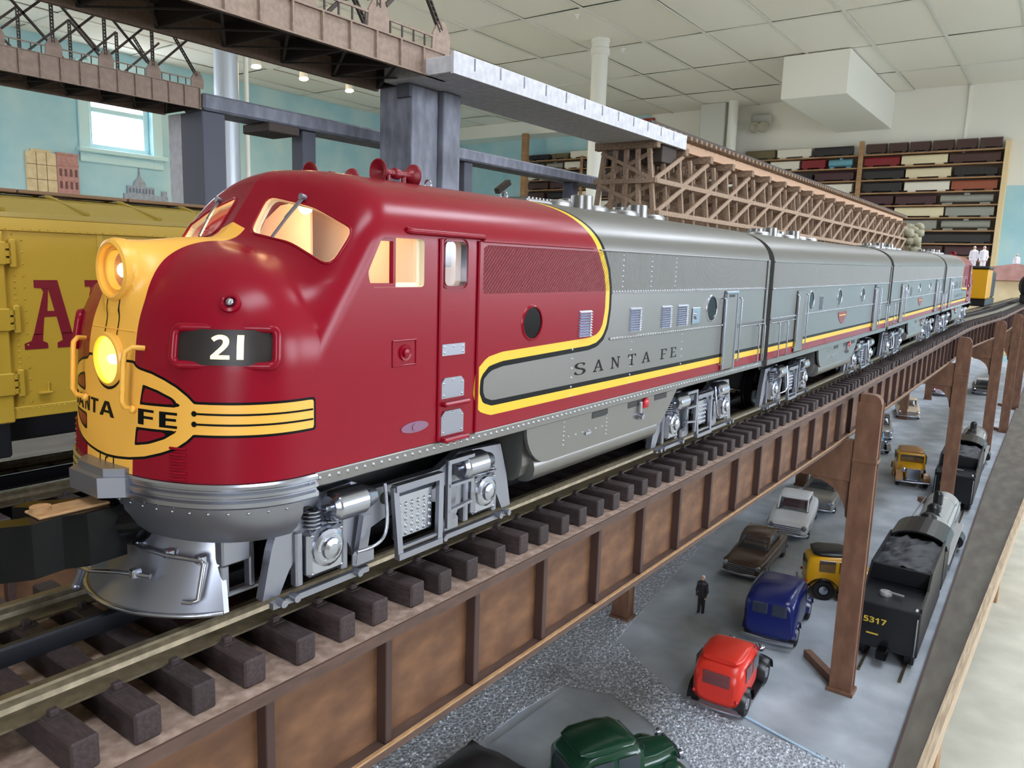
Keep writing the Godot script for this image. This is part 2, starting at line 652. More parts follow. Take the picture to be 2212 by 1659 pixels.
func sky_and_camera() -> void:
	var cam := Camera3D.new()
	cam.name = "camera"
	cam.fov = 53.352
	cam.near = 0.01
	cam.far = 60.0
	cam.position = V(Vector3(160.65, 69.81, 150.0))
	cam.rotation_degrees = Vector3(-9.0686, 36.049, 1.8531)
	add_child(cam)
	cam.current = true
	var we := WorldEnvironment.new()
	we.name = "environment"
	var e := Environment.new()
	e.background_mode = Environment.BG_SKY
	var s := Sky.new()
	var pm := ProceduralSkyMaterial.new()
	pm.sky_top_color = Color8(205, 220, 240)
	pm.sky_horizon_color = Color8(236, 240, 246)
	pm.ground_bottom_color = Color8(150, 152, 150)
	pm.ground_horizon_color = Color8(200, 204, 208)
	pm.sky_energy_multiplier = 3.2
	pm.ground_energy_multiplier = 2.0
	s.sky_material = pm
	e.sky = s
	e.tonemap_mode = Environment.TONE_MAPPER_LINEAR
	e.tonemap_exposure = EXPOSURE
	e.sdfgi_enabled = true
	e.ssao_enabled = true
	e.ssil_enabled = true
	we.environment = e
	add_child(we)
	# daylight through the tall windows of the right-hand wall and of the front wall
	for z in WIN_Z:
		area("daylight", Vector3(WALL_R - 30.0, 700.0, z), Vector3(-1, 0, 0), Vector2(1400, 1800), Color8(226, 236, 255), DAY)
	for x in WIN_X:
		area("daylight", Vector3(x, 700.0, WALL_F - 30.0), Vector3(0, 0, -1), Vector2(1400, 1800), Color8(240, 243, 255), DAY_F)
	for q in LAMPS:
		area("tube_light", Vector3(q[0], CEIL - 46, q[1]), Vector3.DOWN, Vector2(600, 1200), Color8(232, 241, 255), TUBE)
	for w in WIN_L:
		area("daylight", Vector3(WALL_L + 40.0, (w[2] + w[3]) / 2, (w[0] + w[1]) / 2), Vector3(1, 0, 0), Vector2(w[1] - w[0] - 60.0, w[3] - w[2] - 60.0), Color8(240, 244, 255), DAY)


const EXPOSURE := 1.0
const DAY := 1.4
const TUBE := 3.4
const DAY_F := 0.7
const SPOT := 0.5
const WALL_R := 5200.0
const WALL_L := -8700.0
const WALL_F := 3000.0
const WALL_B := -10200.0
const CEIL := 2210.0
const WIN_Z := [-8300.0, -6200.0, -4100.0, -2000.0]
const WIN_X := [-6600.0, 2400.0]
const LAMPS := [[500.0, -2300.0, "long white ceiling light over the aisle beside the train"], [500.0, -4300.0, "long white ceiling light further down the aisle"], [900.0, 300.0, "long white ceiling light over the front of the aisle"]]
const WIN_L := [[-4765.0, -4065.0, 1148.0, 2010.0], [-1900.0, -900.0, 500.0, 2010.0], [600.0, 1600.0, 500.0, 2010.0]]


func area(called: String, at: Vector3, dir: Vector3, size: Vector2, c: Color, energy: float) -> void:
	var l := AreaLight3D.new()
	l.name = called
	l.area_size = size * K
	l.area_normalize_energy = false
	l.light_color = c
	l.light_energy = energy
	l.area_range = 30.0
	l.shadow_enabled = true
	l.position = V(at)
	l.basis = Basis.looking_at(dir, Vector3.UP if absf(dir.y) < 0.9 else Vector3.FORWARD)
	add_child(l, true)


func structure(called: String, mb: MB, m: String, label: String, at: Vector3) -> MeshInstance3D:
	var o := MeshInstance3D.new()
	o.name = called
	o.mesh = mesh_of(mb, at)
	o.mesh.surface_set_material(0, M[m])
	o.position = V(at)
	o.set_meta("kind", "structure")
	o.set_meta("label", label)
	add_child(o, true)
	base_of[o] = at
	return o


# a wall pierced by openings [from, to, bottom, top]; ax is the axis that the wall runs along
func pierced(mb: MB, ax: int, lo: float, hi: float, y0: float, y1: float, d0: float, d1: float, holes: Array) -> void:
	var other := 2 if ax == 0 else 0
	var put := func(a: float, b: float, c: float, d: float) -> void:
		if b - a < 1.0 or d - c < 1.0:
			return
		var p := Vector3.ZERO
		var q := Vector3.ZERO
		p[ax] = a
		q[ax] = b
		p.y = c
		q.y = d
		p[other] = minf(d0, d1)
		q[other] = maxf(d0, d1)
		mb.box(p, q)
	var at := lo
	for h in holes:
		put.call(at, h[0], y0, y1)
		put.call(h[0], h[1], y0, h[2])
		put.call(h[0], h[1], h[3], y1)
		at = h[1]
	put.call(at, hi, y0, y1)


func window(idx: int, c: Vector3, ax: int, w: float, h: float, frame: String, label: String, glass_at: float) -> void:
	# c is the centre of the opening on the room side; a sash with a meeting rail and a pane above and below
	var other := 2 if ax == 0 else 0
	var f := MB.new()
	var bar := func(mb: MB, a0: float, a1: float, y0: float, y1: float, depth: float) -> void:
		var p := Vector3.ZERO
		var q := Vector3.ZERO
		p[ax] = c[ax] + a0
		q[ax] = c[ax] + a1
		p.y = c.y + y0
		q.y = c.y + y1
		p[other] = glass_at - depth
		q[other] = glass_at + depth
		mb.box(p, q, 4.0)
	bar.call(f, -w / 2, w / 2, -h / 2, -h / 2 + 60, 30.0)
	bar.call(f, -w / 2, w / 2, h / 2 - 60, h / 2, 30.0)
	bar.call(f, -w / 2, -w / 2 + 60, -h / 2 + 60, h / 2 - 60, 30.0)
	bar.call(f, w / 2 - 60, w / 2, -h / 2 + 60, h / 2 - 60, 30.0)
	var o := structure("window_%d" % idx, f, frame, label, c)
	for s in [0, 1]:
		var g := MB.new()
		var y0 := -h / 2 + 55 if s == 0 else 20.0
		var y1 := -20.0 if s == 0 else h / 2 - 55
		var q := []
		for e in [[-1.0, y0], [1.0, y0], [1.0, y1], [-1.0, y1]]:
			var p := c
			p[ax] += e[0] * (w / 2 - 55)
			p.y += e[1]
			p[other] = glass_at
			q.append(p)
		var up := Vector3.ZERO
		up[other] = 1.0
		g.quad(q[0], q[1], q[2], q[3], up)
		obj("pane", g, "window_glass", o)
	var r := MB.new()
	bar.call(r, -w / 2 + 60, w / 2 - 60, -25.0, 25.0, 24.0)
	obj("meeting_rail", r, frame, o)


func make_room() -> void:
	var FL := -Y0
	var mb := MB.new()
	mb.box(Vector3(WALL_L - 200, FL - 120, WALL_B - 200), Vector3(WALL_R + 200, FL, WALL_F + 200))
	structure("floor", mb, "concrete", "grey-green concrete floor of the hobby room", Vector3(0, FL, 0))
	# far wall: white upper part, blue painted part on the left and low on the right
	mb = MB.new()
	mb.box(Vector3(-5050, FL, WALL_B - 150), Vector3(WALL_R + 200, CEIL + 160, WALL_B))
	var far := structure("wall_back", mb, "wall_white", "off-white end wall above the shelves of models", Vector3(-1500, FL, WALL_B))
	mb = MB.new()
	mb.box(Vector3(-640, FL, WALL_B), Vector3(WALL_R, 1089, WALL_B + 6))
	obj("painted_panel", mb, "wall_blue", far)
	mb = MB.new()
	mb.box(Vector3(-1092, 1460, WALL_B), Vector3(-1062, CEIL, WALL_B + 22))
	obj("batten", mb, "paint_white", far)
	mb = MB.new()
	mb.box(Vector3(WALL_L - 150, FL, WALL_B - 150), Vector3(-5050, CEIL + 160, WALL_B))
	structure("wall_back_blue", mb, "wall_blue", "pale blue stretch of the end wall", Vector3(-7000, FL, WALL_B))
	# soffit along the ceiling over the blue stretch
	mb = MB.new()
	mb.box(Vector3(WALL_L, 2010, WALL_B), Vector3(-5900, CEIL, WALL_B + 420))
	structure("trim_1", mb, "paint_white", "boxed soffit under the ceiling along the blue wall", Vector3(-7000, 2010, WALL_B))
	# left wall with its window
	mb = MB.new()
	pierced(mb, 2, WALL_B, WALL_F + 150, FL, CEIL + 160, WALL_L - 150, WALL_L, WIN_L)
	structure("wall_left", mb, "wall_blue", "sky-blue painted side wall with a bright window", Vector3(WALL_L, FL, -3000))
	window(1, Vector3(WALL_L, 1579, -4415), 2, 700, 862, "trim_blue", "bright window in the sky-blue wall", WALL_L - 90)
	window(20, Vector3(WALL_L, 1255, -1400), 2, 1000, 1510, "trim_blue", "larger window towards the front of the sky-blue wall", WALL_L - 90)
	window(21, Vector3(WALL_L, 1255, 1100), 2, 1000, 1510, "trim_blue", "larger window nearest the front corner of the sky-blue wall", WALL_L - 90)
	mb = MB.new()
	for b in [[-4065, -3945, 1050, 2060], [-4885, -4765, 1050, 2060], [-4765, -4065, 2010, 2120]]:
		mb.box(Vector3(WALL_L, b[2], b[0]), Vector3(WALL_L + 28, b[3], b[1]), 6.0)
	mb.box(Vector3(WALL_L, 1098, -4915), Vector3(WALL_L + 90, 1148, -3915), 8.0)
	mb.box(Vector3(WALL_L, 1000, -4885), Vector3(WALL_L + 24, 1098, -3945), 6.0)
	structure("trim_2", mb, "trim_blue", "pale blue casing and sill around the window", Vector3(WALL_L, 1000, -4415))
	# right wall and front wall with tall windows
	var holes := []
	for z in WIN_Z:
		holes.append([z - 750.0, z + 750.0, -250.0, 1650.0])
	mb = MB.new()
	pierced(mb, 2, WALL_B, WALL_F + 150, FL, CEIL + 160, WALL_R, WALL_R + 150, holes)
	structure("wall_right", mb, "wall_beige", "beige wall of tall windows", Vector3(WALL_R, FL, -3000))
	var k := 2
	for z in WIN_Z:
		window(k, Vector3(WALL_R, 700, z), 2, 1500, 1900, "paint_white", "tall white-framed window in the right wall", WALL_R + 80)
		k += 1
	holes = []
	for x in WIN_X:
		holes.append([x - 750.0, x + 750.0, -250.0, 1650.0])
	mb = MB.new()
	pierced(mb, 0, WALL_L, WALL_R, FL, CEIL + 160, WALL_F, WALL_F + 150, holes)
	structure("wall_front", mb, "wall_beige", "beige front wall of tall windows", Vector3(-3000, FL, WALL_F))
	for x in WIN_X:
		window(k, Vector3(x, 700, WALL_F), 0, 1500, 1900, "paint_white", "tall white-framed window in the front wall", WALL_F + 80)
		k += 1
	# ceiling: slab, hanging grid and lay-in tiles
	mb = MB.new()
	mb.box(Vector3(WALL_L, CEIL + 60, WALL_B), Vector3(WALL_R, CEIL + 160, WALL_F))
	var ceil := structure("ceiling", mb, "paint_grey", "suspended ceiling of off-white lay-in tiles", Vector3(-3000, CEIL, -3000))
	var xs := []
	var x := -3505.0 - 610.0 * 9
	while x < WALL_R:
		if x > WALL_L:
			xs.append(x)
		x += 610.0
	var zs := []
	var z := -6891.0 - 1165.0 * 3
	while z < WALL_F:
		if z > WALL_B:
			zs.append(z)
		z += 1165.0
	mb = MB.new()
	for q in xs:
		mb.box(Vector3(q - 13, CEIL - 3, WALL_B), Vector3(q + 13, CEIL + 3, WALL_F))
	obj("grid_runner", mb, "grid_bar", ceil)
	mb = MB.new()
	for q in zs:
		mb.box(Vector3(WALL_L, CEIL - 2, q - 11), Vector3(WALL_R, CEIL + 3, q + 11))
	obj("grid_cross_bar", mb, "grid_bar", ceil)
	var tiles := []
	for i in 4:
		var key := "ceiling_tile_%d" % i
		tiles.append(shared(key, "tile_%d" % i, func(b: MB):
			# a soft panel that sags a little towards its middle
			var rows := []
			var sag: float = [4.0, 9.0, 14.0, 6.0][i]
			for a in 7:
				var row := PackedVector3Array()
				for c in 7:
					var u := a / 3.0 - 1.0
					var w := c / 3.0 - 1.0
					row.append(Vector3(u * 300.0, -sag * (1.0 - u * u) * (1.0 - w * w), w * 578.0))
				rows.append(row)
			b.sheet(rows, Vector3.DOWN)))
	var gx := [WALL_L] + xs + [WALL_R]
	var gz := [WALL_B] + zs + [WALL_F]
	for i in gx.size() - 1:
		for j in gz.size() - 1:
			var w: float = gx[i + 1] - gx[i]
			var d: float = gz[j + 1] - gz[j]
			if w < 40 or d < 40:
				continue
			var turn := Basis.from_euler(Vector3(rng.randf_range(-0.006, 0.006), 0, rng.randf_range(-0.01, 0.01))).scaled(Vector3(minf(w / 610.0, 1.01), 1, minf(d / 1165.0, 1.01)))
			piece("ceiling_tile", tiles[rng.randi() % 4], ceil, Vector3((gx[i] + gx[i + 1]) / 2, CEIL + 6 + rng.randf_range(0, 5), (gz[j] + gz[j + 1]) / 2), turn)
	# boxed duct hanging from the ceiling against the end wall
	mb = MB.new()
	mb.box(Vector3(-2508, 1790, WALL_B + 1), Vector3(-1866, CEIL - 4, -8000), 6.0)
	lone("duct_box", "white boxed-in duct hanging below the ceiling over the shelves", "duct box", mb, "paint_white", Vector3(-2187, 1790, -9000))
	# columns
	var c := thing("column", "round white column with a ring capital behind the train", "column", Vector3(-3817, FL, -6585))
	mb = MB.new()
	mb.lathe(Vector3(-3817, FL, -6585), Vector3.UP, [[0, 0], [78, 0], [78, CEIL - FL - 150]], 24)
	obj("shaft", mb, "column_white", c)
	mb = MB.new()
	mb.lathe(Vector3(-3817, CEIL - 150, -6585), Vector3.UP, [[78, 0], [92, 6], [92, 60], [82, 66], [82, 110], [90, 116], [90, 150]], 24)
	obj("capital", mb, "column_white", c)
	c = thing("column", "pale silver round column standing between the grey bridge piers", "column", Vector3(-4690, FL, -3086))
	mb = MB.new()
	mb.lathe(Vector3(-4690, FL, -3086), Vector3.UP, [[0, 0], [80, 0], [80, CEIL - FL - 2]], 24)
	obj("shaft", mb, "column_silver", c)
	mb = MB.new()
	mb.lathe(Vector3(-4600, FL, -3180), Vector3.UP, [[0, 0], [16, 0], [16, CEIL - FL - 2]], 12)
	obj("conduit", mb, "paint_white", c)
	c = thing("column", "square white column with a pipe against the end wall", "column", Vector3(-3960, FL, -9900))
	mb = MB.new()
	mb.box(Vector3(-4130, FL, -10080), Vector3(-3790, CEIL - 4, -9780), 10.0)
	obj("shaft", mb, "paint_grey", c)
	mb = MB.new()
	mb.lathe(Vector3(-3690, FL, -9800), Vector3.UP, [[0, 0], [62, 0], [62, CEIL - FL - 4]], 16)
	obj("pipe", mb, "column_white", c)
	c = thing("wooden_post", "thin tan post standing in front of the pale blue wall", "post", Vector3(-6900, FL, -9700))
	mb = MB.new()
	mb.box(Vector3(-6945, FL, -9745), Vector3(-6855, 2009, -9655), 6.0)
	obj("shaft", mb, "shelf_wood", c)
	# security lamp by the column
	c = thing("wall_lamp", "round twin-head lamp on the end wall beside the column", "lamp", Vector3(-3450, 1900, WALL_B + 2))
	mb = MB.new()
	mb.box(Vector3(-3560, 1960, WALL_B + 2), Vector3(-3300, 2080, WALL_B + 90), 20.0)
	obj("housing", mb, "paint_grey", c)
	for dx in [-60.0, 60.0]:
		mb = MB.new()
		mb.lathe(Vector3(-3440 + dx, 1930, WALL_B + 80), Vector3(0.2, -0.4, 1), [[0, 0], [50, 10], [72, 60], [72, 90], [60, 92], [0, 80]], 14)
		obj("lamp_head", mb, "lamp_grey", c)
	# red sign high on the end wall
	mb = MB.new()
	mb.box(Vector3(-5260, 1985, WALL_B + 2), Vector3(-4990, 2165, WALL_B + 40), 4.0)
	lone("wall_sign", "small dark red sign high on the end wall", "sign", mb, "sign_red", Vector3(-5125, 1985, WALL_B + 2))
	# track lights on the ceiling
	c = thing("track_light", "cream ceiling track with small spot heads", "lamp", Vector3(-6900, CEIL - 60, -5300))
	mb = MB.new()
	mb.bar(Vector3(-6900, CEIL - 30, -4700), Vector3(-6900, CEIL - 30, -6400), 34, 40)
	obj("track_bar", mb, "paint_white", c)
	for q in [-4900.0, -5500.0, -6150.0]:
		mb = MB.new()
		mb.cyl(Vector3(-6900, CEIL - 50, q), Vector3(-6900, CEIL - 110, q), 10, 8)
		mb.lathe(Vector3(-6900, CEIL - 110, q), Vector3(0.25, -1, 0.1), [[0, 0], [28, 4], [44, 120], [50, 150], [46, 150], [0, 110]], 14)
		var hd := obj("spot_head", mb, "paint_white", c)
		mb = MB.new()
		mb.ball(Vector3(-6862, CEIL - 258, q + 15), Vector3(18, 18, 18), 12)
		obj("bulb", mb, "spot_bulb", hd)
		var l := OmniLight3D.new()
		l.name = "spot_light"
		l.position = (Vector3(-6860, CEIL - 258, q + 15) - base_of[c]) * K
		l.light_color = Color8(255, 214, 160)
		l.light_energy = SPOT
		l.light_size = 0.03
		l.omni_range = 20.0
		l.omni_attenuation = 2.0
		l.shadow_enabled = true
		c.add_child(l, true)
	# fluorescent fittings over the aisle, nearer than the stretch of ceiling in view
	for q in LAMPS:
		c = thing("ceiling_light", q[2], "lamp", Vector3(q[0], CEIL - 40, q[1]), "fluorescent ceiling lights")
		mb = MB.new()
		mb.box(Vector3(q[0] - 320, CEIL - 36, q[1] - 620), Vector3(q[0] + 320, CEIL - 8, q[1] + 620), 6.0)
		obj("housing", mb, "paint_white", c)
		mb = MB.new()
		mb.box(Vector3(q[0] - 300, CEIL - 40, q[1] - 600), Vector3(q[0] + 300, CEIL - 36, q[1] + 600))
		obj("diffuser", mb, "tube_light", c)
	for q in [[-3626.0, -5832.0], [-3788.0, -6970.0]]:
		mb = MB.new()
		mb.lathe(Vector3(q[0], CEIL + 2, q[1]), Vector3.DOWN, [[0, 0], [26, 0], [26, 8], [12, 12], [12, 34], [22, 38], [0, 44]], 12)
		lone("sprinkler_head", "small white sprinkler head under a ceiling tile", "sprinkler", mb, "paint_white", Vector3(q[0], CEIL - 44, q[1]), "sprinklers in the ceiling")


# ---------------------------------------------------------------- the streamlined shell
const HW := 35.5


static func smin(a: float, b: float, k: float) -> float:
	var h := maxf(k - absf(a - b), 0.0) / k
	return minf(a, b) - h * h * k * 0.25


# the solid of nose and cab: negative inside
static func nose_f(p: Vector3) -> float:
	var x := absf(p.x)
	var y := p.y
	var z := p.z
	var L := 22.5 + clampf((60.0 - y) * 0.07, 0.0, 2.6)
	var g := pow(x / HW, 2.3) + pow(maxf(0.0, z - 48.0) / L, 2.3) + pow(maxf(0.0, y - 46.0) / 26.0, 2.4)
	var nose := (pow(g, 1.0 / 2.3) - 1.0) * 26.0
	if y > 50.0:
		var ridge := maxf(sqrt(x * x + (y - 65.3) * (y - 65.3)) - 6.6, z - 68.5)
		nose = smin(nose, -smin(-ridge, z - 40.0, 1.0), 5.0)
	var c := pow(x / HW, 2.6) + pow(maxf(0.0, y - 73.0) / 17.5, 2.2)
	var cab := (pow(c, 1.0 / 2.4) - 1.0) * 28.0
	var pl := 0.202 * x + 0.541 * y + 0.817 * z - 75.2
	cab = maxf(-smin(-cab, -pl, 6.0), z - 46.0)
	return smin(nose, cab, 0.02 + 3.98 * clampf((y - 54.0) / 10.0, 0.0, 1.0))


static func nose_n(p: Vector3) -> Vector3:
	var e := 0.05
	var f := nose_f(p)
	return Vector3(nose_f(p + Vector3(e, 0, 0)) - nose_f(p - Vector3(e, 0, 0)), nose_f(p + Vector3(0, e, 0)) - nose_f(p - Vector3(0, e, 0)), nose_f(p + Vector3(0, 0, e)) - nose_f(p - Vector3(0, 0, e))).normalized()


var arc_phi := PackedFloat32Array()
var arc_len := PackedFloat32Array()
const ZR := 20.0


func nose_root(phi: float, y: float) -> Vector3:
	var d := Vector3(sin(phi), 0, cos(phi))
	var lo := 0.0
	var hi := 90.0
	for i in 22:
		var m := (lo + hi) * 0.5
		if nose_f(Vector3(0, y, ZR) + d * m) > 0.0:
			hi = m
		else:
			lo = m
	return Vector3(0, y, ZR) + d * lo


func make_arc_table() -> void:
	var last := nose_root(0.0, 36.0)
	var s := 0.0
	for i in 181:
		var p := nose_root(i * PI / 360.0, 36.0)
		s += p.distance_to(last)
		last = p
		arc_phi.append(i * PI / 360.0)
		arc_len.append(s)


# distance round the nose from its centre line
func arc_of(p: Vector3) -> float:
	var i := clampf(atan2(absf(p.x), p.z - ZR) / (PI / 360.0), 0.0, 179.999)
	return lerpf(arc_len[int(i)], arc_len[int(i) + 1], i - int(i))


# the point of the nose at (distance round, height), lifted off the skin
func on_nose(a: float, y: float, off := 0.0) -> Vector3:
	var b := absf(a)
	var i := clampi(arc_len.bsearch(b), 1, 180)
	var phi := lerpf(arc_phi[i - 1], arc_phi[i], (b - arc_len[i - 1]) / (arc_len[i] - arc_len[i - 1]))
	var p := nose_root(phi * signf(a), y)
	return p + nose_n(p) * off if off != 0.0 else p


# signed distance to an outline, negative inside
static func sd(poly: PackedVector2Array, p: Vector2) -> float:
	var best := 1e9
	var ins := false
	var m := poly.size()
	var b := poly[m - 1]
	for i in m:
		var a := poly[i]
		var e := b - a
		var w := p - a
		var q := w - e * clampf(w.dot(e) / e.length_squared(), 0.0, 1.0)
		best = minf(best, q.length_squared())
		if (a.y > p.y) != (b.y > p.y) and p.x < (b.x - a.x) * (p.y - a.y) / (b.y - a.y) + a.x:
			ins = not ins
		b = a
	return -sqrt(best) if ins else sqrt(best)


# cut a soup of triangles along f = 0; returns the part where f < 0 and the rest
static func split(s: MB, f: Callable) -> Array:
	var a := MB.new()
	var b := MB.new()
	var v := s.v
	var n := s.n
	for i in range(0, v.size(), 3):
		var d := [f.call(v[i]), f.call(v[i + 1]), f.call(v[i + 2])]
		var c := int(d[0] < 0.0) + int(d[1] < 0.0) + int(d[2] < 0.0)
		if c == 0 or c == 3:
			var w := a if c == 3 else b
			for k in 3:
				w.v.append(v[i + k])
				w.n.append(n[i + k])
			continue
		# rotate so that corner 0 is alone on its side
		var k0 := 0
		for k in 3:
			if (d[k] < 0.0) == (c == 1):
				k0 = k
		var k1 := (k0 + 1) % 3
		var k2 := (k0 + 2) % 3
		var t1: float = d[k0] / (d[k0] - d[k1])
		var t2: float = d[k0] / (d[k0] - d[k2])
		var p0 := v[i + k0]
		var p1 := v[i + k1]
		var p2 := v[i + k2]
		var n0 := n[i + k0]
		var n1 := n[i + k1]
		var n2 := n[i + k2]
		var q1 := p0.lerp(p1, t1)
		var q2 := p0.lerp(p2, t2)
		var m1 := n0.lerp(n1, t1).normalized()
		var m2 := n0.lerp(n2, t2).normalized()
		var one := a if c == 1 else b
		var two := b if c == 1 else a
		one.v.append_array(PackedVector3Array([p0, q1, q2]))
		one.n.append_array(PackedVector3Array([n0, m1, m2]))
		two.v.append_array(PackedVector3Array([q1, p1, p2, q1, p2, q2]))
		two.n.append_array(PackedVector3Array([m1, n1, n2, m1, n2, m2]))
	return [a, b]


# surface nets over the nose solid
func nose_skin(h: float) -> MB:
	var lo := Vector3(-37.0, 22.4, -7.0)
	var B := 6
	var nx := int(ceil(74.0 / h / B))
	var ny := int(ceil(70.0 / h / B))
	var nz := int(ceil(82.0 / h / B))
	var W := nx * B + 1
	var Hh := ny * B + 1
	var val := {}
	var vid := {}
	var vp := PackedVector3Array()
	var vn := PackedVector3Array()
	var cells := []
	var bd := h * B
	for bz in nz:
		for by in ny:
			for bx in nx:
				var c := lo + Vector3(bx + 0.5, by + 0.5, bz + 0.5) * bd
				if absf(nose_f(c)) > bd * 1.5:
					continue
				for kz in B + 1:
					for ky in B + 1:
						for kx in B + 1:
							var ix := bx * B + kx
							var iy := by * B + ky
							var iz := bz * B + kz
							var id := (iz * Hh + iy) * W + ix
							if not val.has(id):
								val[id] = nose_f(lo + Vector3(ix, iy, iz) * h)
							if kx < B and ky < B and kz < B:
								cells.append(id)
	var off := []
	for k in 8:
		off.append(((k >> 2) * Hh + ((k >> 1) & 1)) * W + (k & 1))
	for id in cells:
		if not (val.has(id) and val.has(id + off[7])):
			continue
		var d := PackedFloat32Array()
		var neg := 0
		for k in 8:
			var x: float = val.get(id + off[k], 1.0)
			d.append(x)
			if x < 0.0:
				neg += 1
		if neg == 0 or neg == 8:
			continue
		var sum := Vector3.ZERO
		var cnt := 0
		for e in [[0, 1], [2, 3], [4, 5], [6, 7], [0, 2], [1, 3], [4, 6], [5, 7], [0, 4], [1, 5], [2, 6], [3, 7]]:
			var a := d[e[0]]
			var b := d[e[1]]
			if (a < 0.0) != (b < 0.0):
				var t := a / (a - b)
				var pa := Vector3(e[0] & 1, (e[0] >> 1) & 1, e[0] >> 2)
				var pb := Vector3(e[1] & 1, (e[1] >> 1) & 1, e[1] >> 2)
				sum += pa.lerp(pb, t)
				cnt += 1
		var iz: int = id / (W * Hh)
		var iy: int = (id / W) % Hh
		var ix: int = id % W
		var p := lo + (Vector3(ix, iy, iz) + sum / cnt) * h
		var nn := nose_n(p)
		p -= nn * nose_f(p) * 0.8
		vid[id] = vp.size()
		vp.append(p)
		vn.append(nn)
	var s := MB.new()
	var step := [1, W, W * Hh]
	for id in vid:
		var d0: float = val[id]
		for ax in 3:
			var o1: int = step[(ax + 1) % 3]
			var o2: int = step[(ax + 2) % 3]
			if not val.has(id + step[ax]):
				continue
			if (d0 < 0.0) == (val[id + step[ax]] < 0.0):
				continue
			var q := [id, id - o1, id - o1 - o2, id - o2]
			if not (vid.has(q[1]) and vid.has(q[2]) and vid.has(q[3])):
				continue
			var w := [vid[q[0]], vid[q[1]], vid[q[2]], vid[q[3]]]
			s.tri(vp[w[0]], vp[w[1]], vp[w[2]], vn[w[0]], vn[w[1]], vn[w[2]])
			s.tri(vp[w[0]], vp[w[2]], vp[w[3]], vn[w[0]], vn[w[2]], vn[w[3]])
	return s


# cross-section of the hull from the sill over the roof: [x, y, unrolled height]
func section(half_only := true) -> Array:
	var pts := []
	var y := 24.0
	while y < 73.0:
		pts.append(Vector3(HW, y, y))
		y += 1.75
	var last := Vector2(HW, 73.0)
	var h := 73.0
	for i in range(0, 23):
		var a := PI / 2 * i / 22.0
		# walk the superellipse by angle
		var q := Vector2(HW * pow(cos(a), 2.0 / 2.6) if i < 22 else 0.0, 73.0 + 17.5 * pow(sin(a), 2.0 / 2.2))
		h += q.distance_to(last)
		last = q
		pts.append(Vector3(q.x, q.y, h))
	return pts


func unrolled(p: Vector3, sec: Array) -> float:
	if p.y <= 73.0:
		return p.y
	var x := absf(p.x)
	for i in range(sec.size() - 1, 0, -1):
		if sec[i].x <= x + 1e-4 and sec[i - 1].x >= x - 1e-4 and sec[i - 1].y >= 72.9:
			var d: float = sec[i - 1].x - sec[i].x
			return lerpf(sec[i].z, sec[i - 1].z, clampf((x - sec[i].x) / maxf(d, 1e-5), 0.0, 1.0))
	return p.y


func hull(z0: float, z1: float, dz: float, sec: Array) -> MB:
	var m := sec.size()
	var cols := []
	for i in m:
		cols.append(Vector2(sec[i].x, sec[i].y))
	for i in range(m - 2, -1, -1):
		cols.append(Vector2(-sec[i].x, sec[i].y))
	var nn := []
	for i in cols.size():
		var e: Vector2 = (cols[mini(i + 1, cols.size() - 1)] - cols[maxi(i - 1, 0)]).normalized()
		nn.append(Vector3(e.y, -e.x, 0))
	var s := MB.new()
	var z := z0
	while z > z1 + 0.01:
		var zn := maxf(z - dz, z1)
		for i in cols.size() - 1:
			var a := Vector3(cols[i].x, cols[i].y, z)
			var b := Vector3(cols[i + 1].x, cols[i + 1].y, z)
			var c := Vector3(cols[i + 1].x, cols[i + 1].y, zn)
			var d := Vector3(cols[i].x, cols[i].y, zn)
			s.tri(a, b, c, nn[i], nn[i + 1], nn[i + 1])
			s.tri(a, c, d, nn[i], nn[i + 1], nn[i])
		z = zn
	return s


func poly(a: Array) -> PackedVector2Array:
	var p := PackedVector2Array()
	for i in range(0, a.size(), 2):
		p.append(Vector2(a[i], a[i + 1]))
	return p


func mirrored(mb: MB) -> MB:
	var r := MB.new()
	for i in range(0, mb.v.size(), 3):
		for k in [0, 2, 1]:
			r.v.append(mb.v[i + k] * Vector3(-1, 1, 1))
			r.n.append(mb.n[i + k] * Vector3(-1, 1, 1))
	return r


func both(mb: MB) -> MB:
	var r := MB.new()
	r.add(mb)
	r.add(mirrored(mb))
	return r


# the same part on both sides of the body, as two parts
func pair(called: String, mb: MB, m: String, parent: Node3D) -> void:
	obj(called, mb, m, parent)
	obj(called, mirrored(mb), m, parent)


func flatplate(mb: MB, pts: PackedVector2Array, x0: float, x1: float) -> void:
	# outline in (z, y) on the side of the body
	var sw := PackedVector2Array()
	for p in pts:
		sw.append(Vector2(p.y, p.x))
	mb.prism(sw, 0, x0, x1)


func band_on_nose(mb: MB, path: Array, w: float, off: float) -> void:
	# a painted line along (arc, height) points
	for i in path.size() - 1:
		var p: Vector2 = path[i]
		var q: Vector2 = path[i + 1]
		var k := maxi(1, int(ceil(p.distance_to(q) / 1.2)))
		var side := (q - p).normalized().orthogonal() * w * 0.5
		for j in k:
			var a := p.lerp(q, float(j) / k)
			var b := p.lerp(q, float(j + 1) / k)
			var A := on_nose(a.x + side.x, a.y + side.y, off)
			var B := on_nose(b.x + side.x, b.y + side.y, off)
			var C := on_nose(b.x - side.x, b.y - side.y, off)
			var D := on_nose(a.x - side.x, a.y - side.y, off)
			mb.quad(A, B, C, D, nose_n((A + C) * 0.5))


func rivets(mb: MB, z0: float, z1: float, step: float, y: float, x := HW, r := 0.34) -> void:
	var z := z0
	while z > z1:
		mb.rivet(Vector3(x, y, z), Vector3.RIGHT, r)
		mb.rivet(Vector3(-x, y, z), Vector3.LEFT, r)
		z -= step


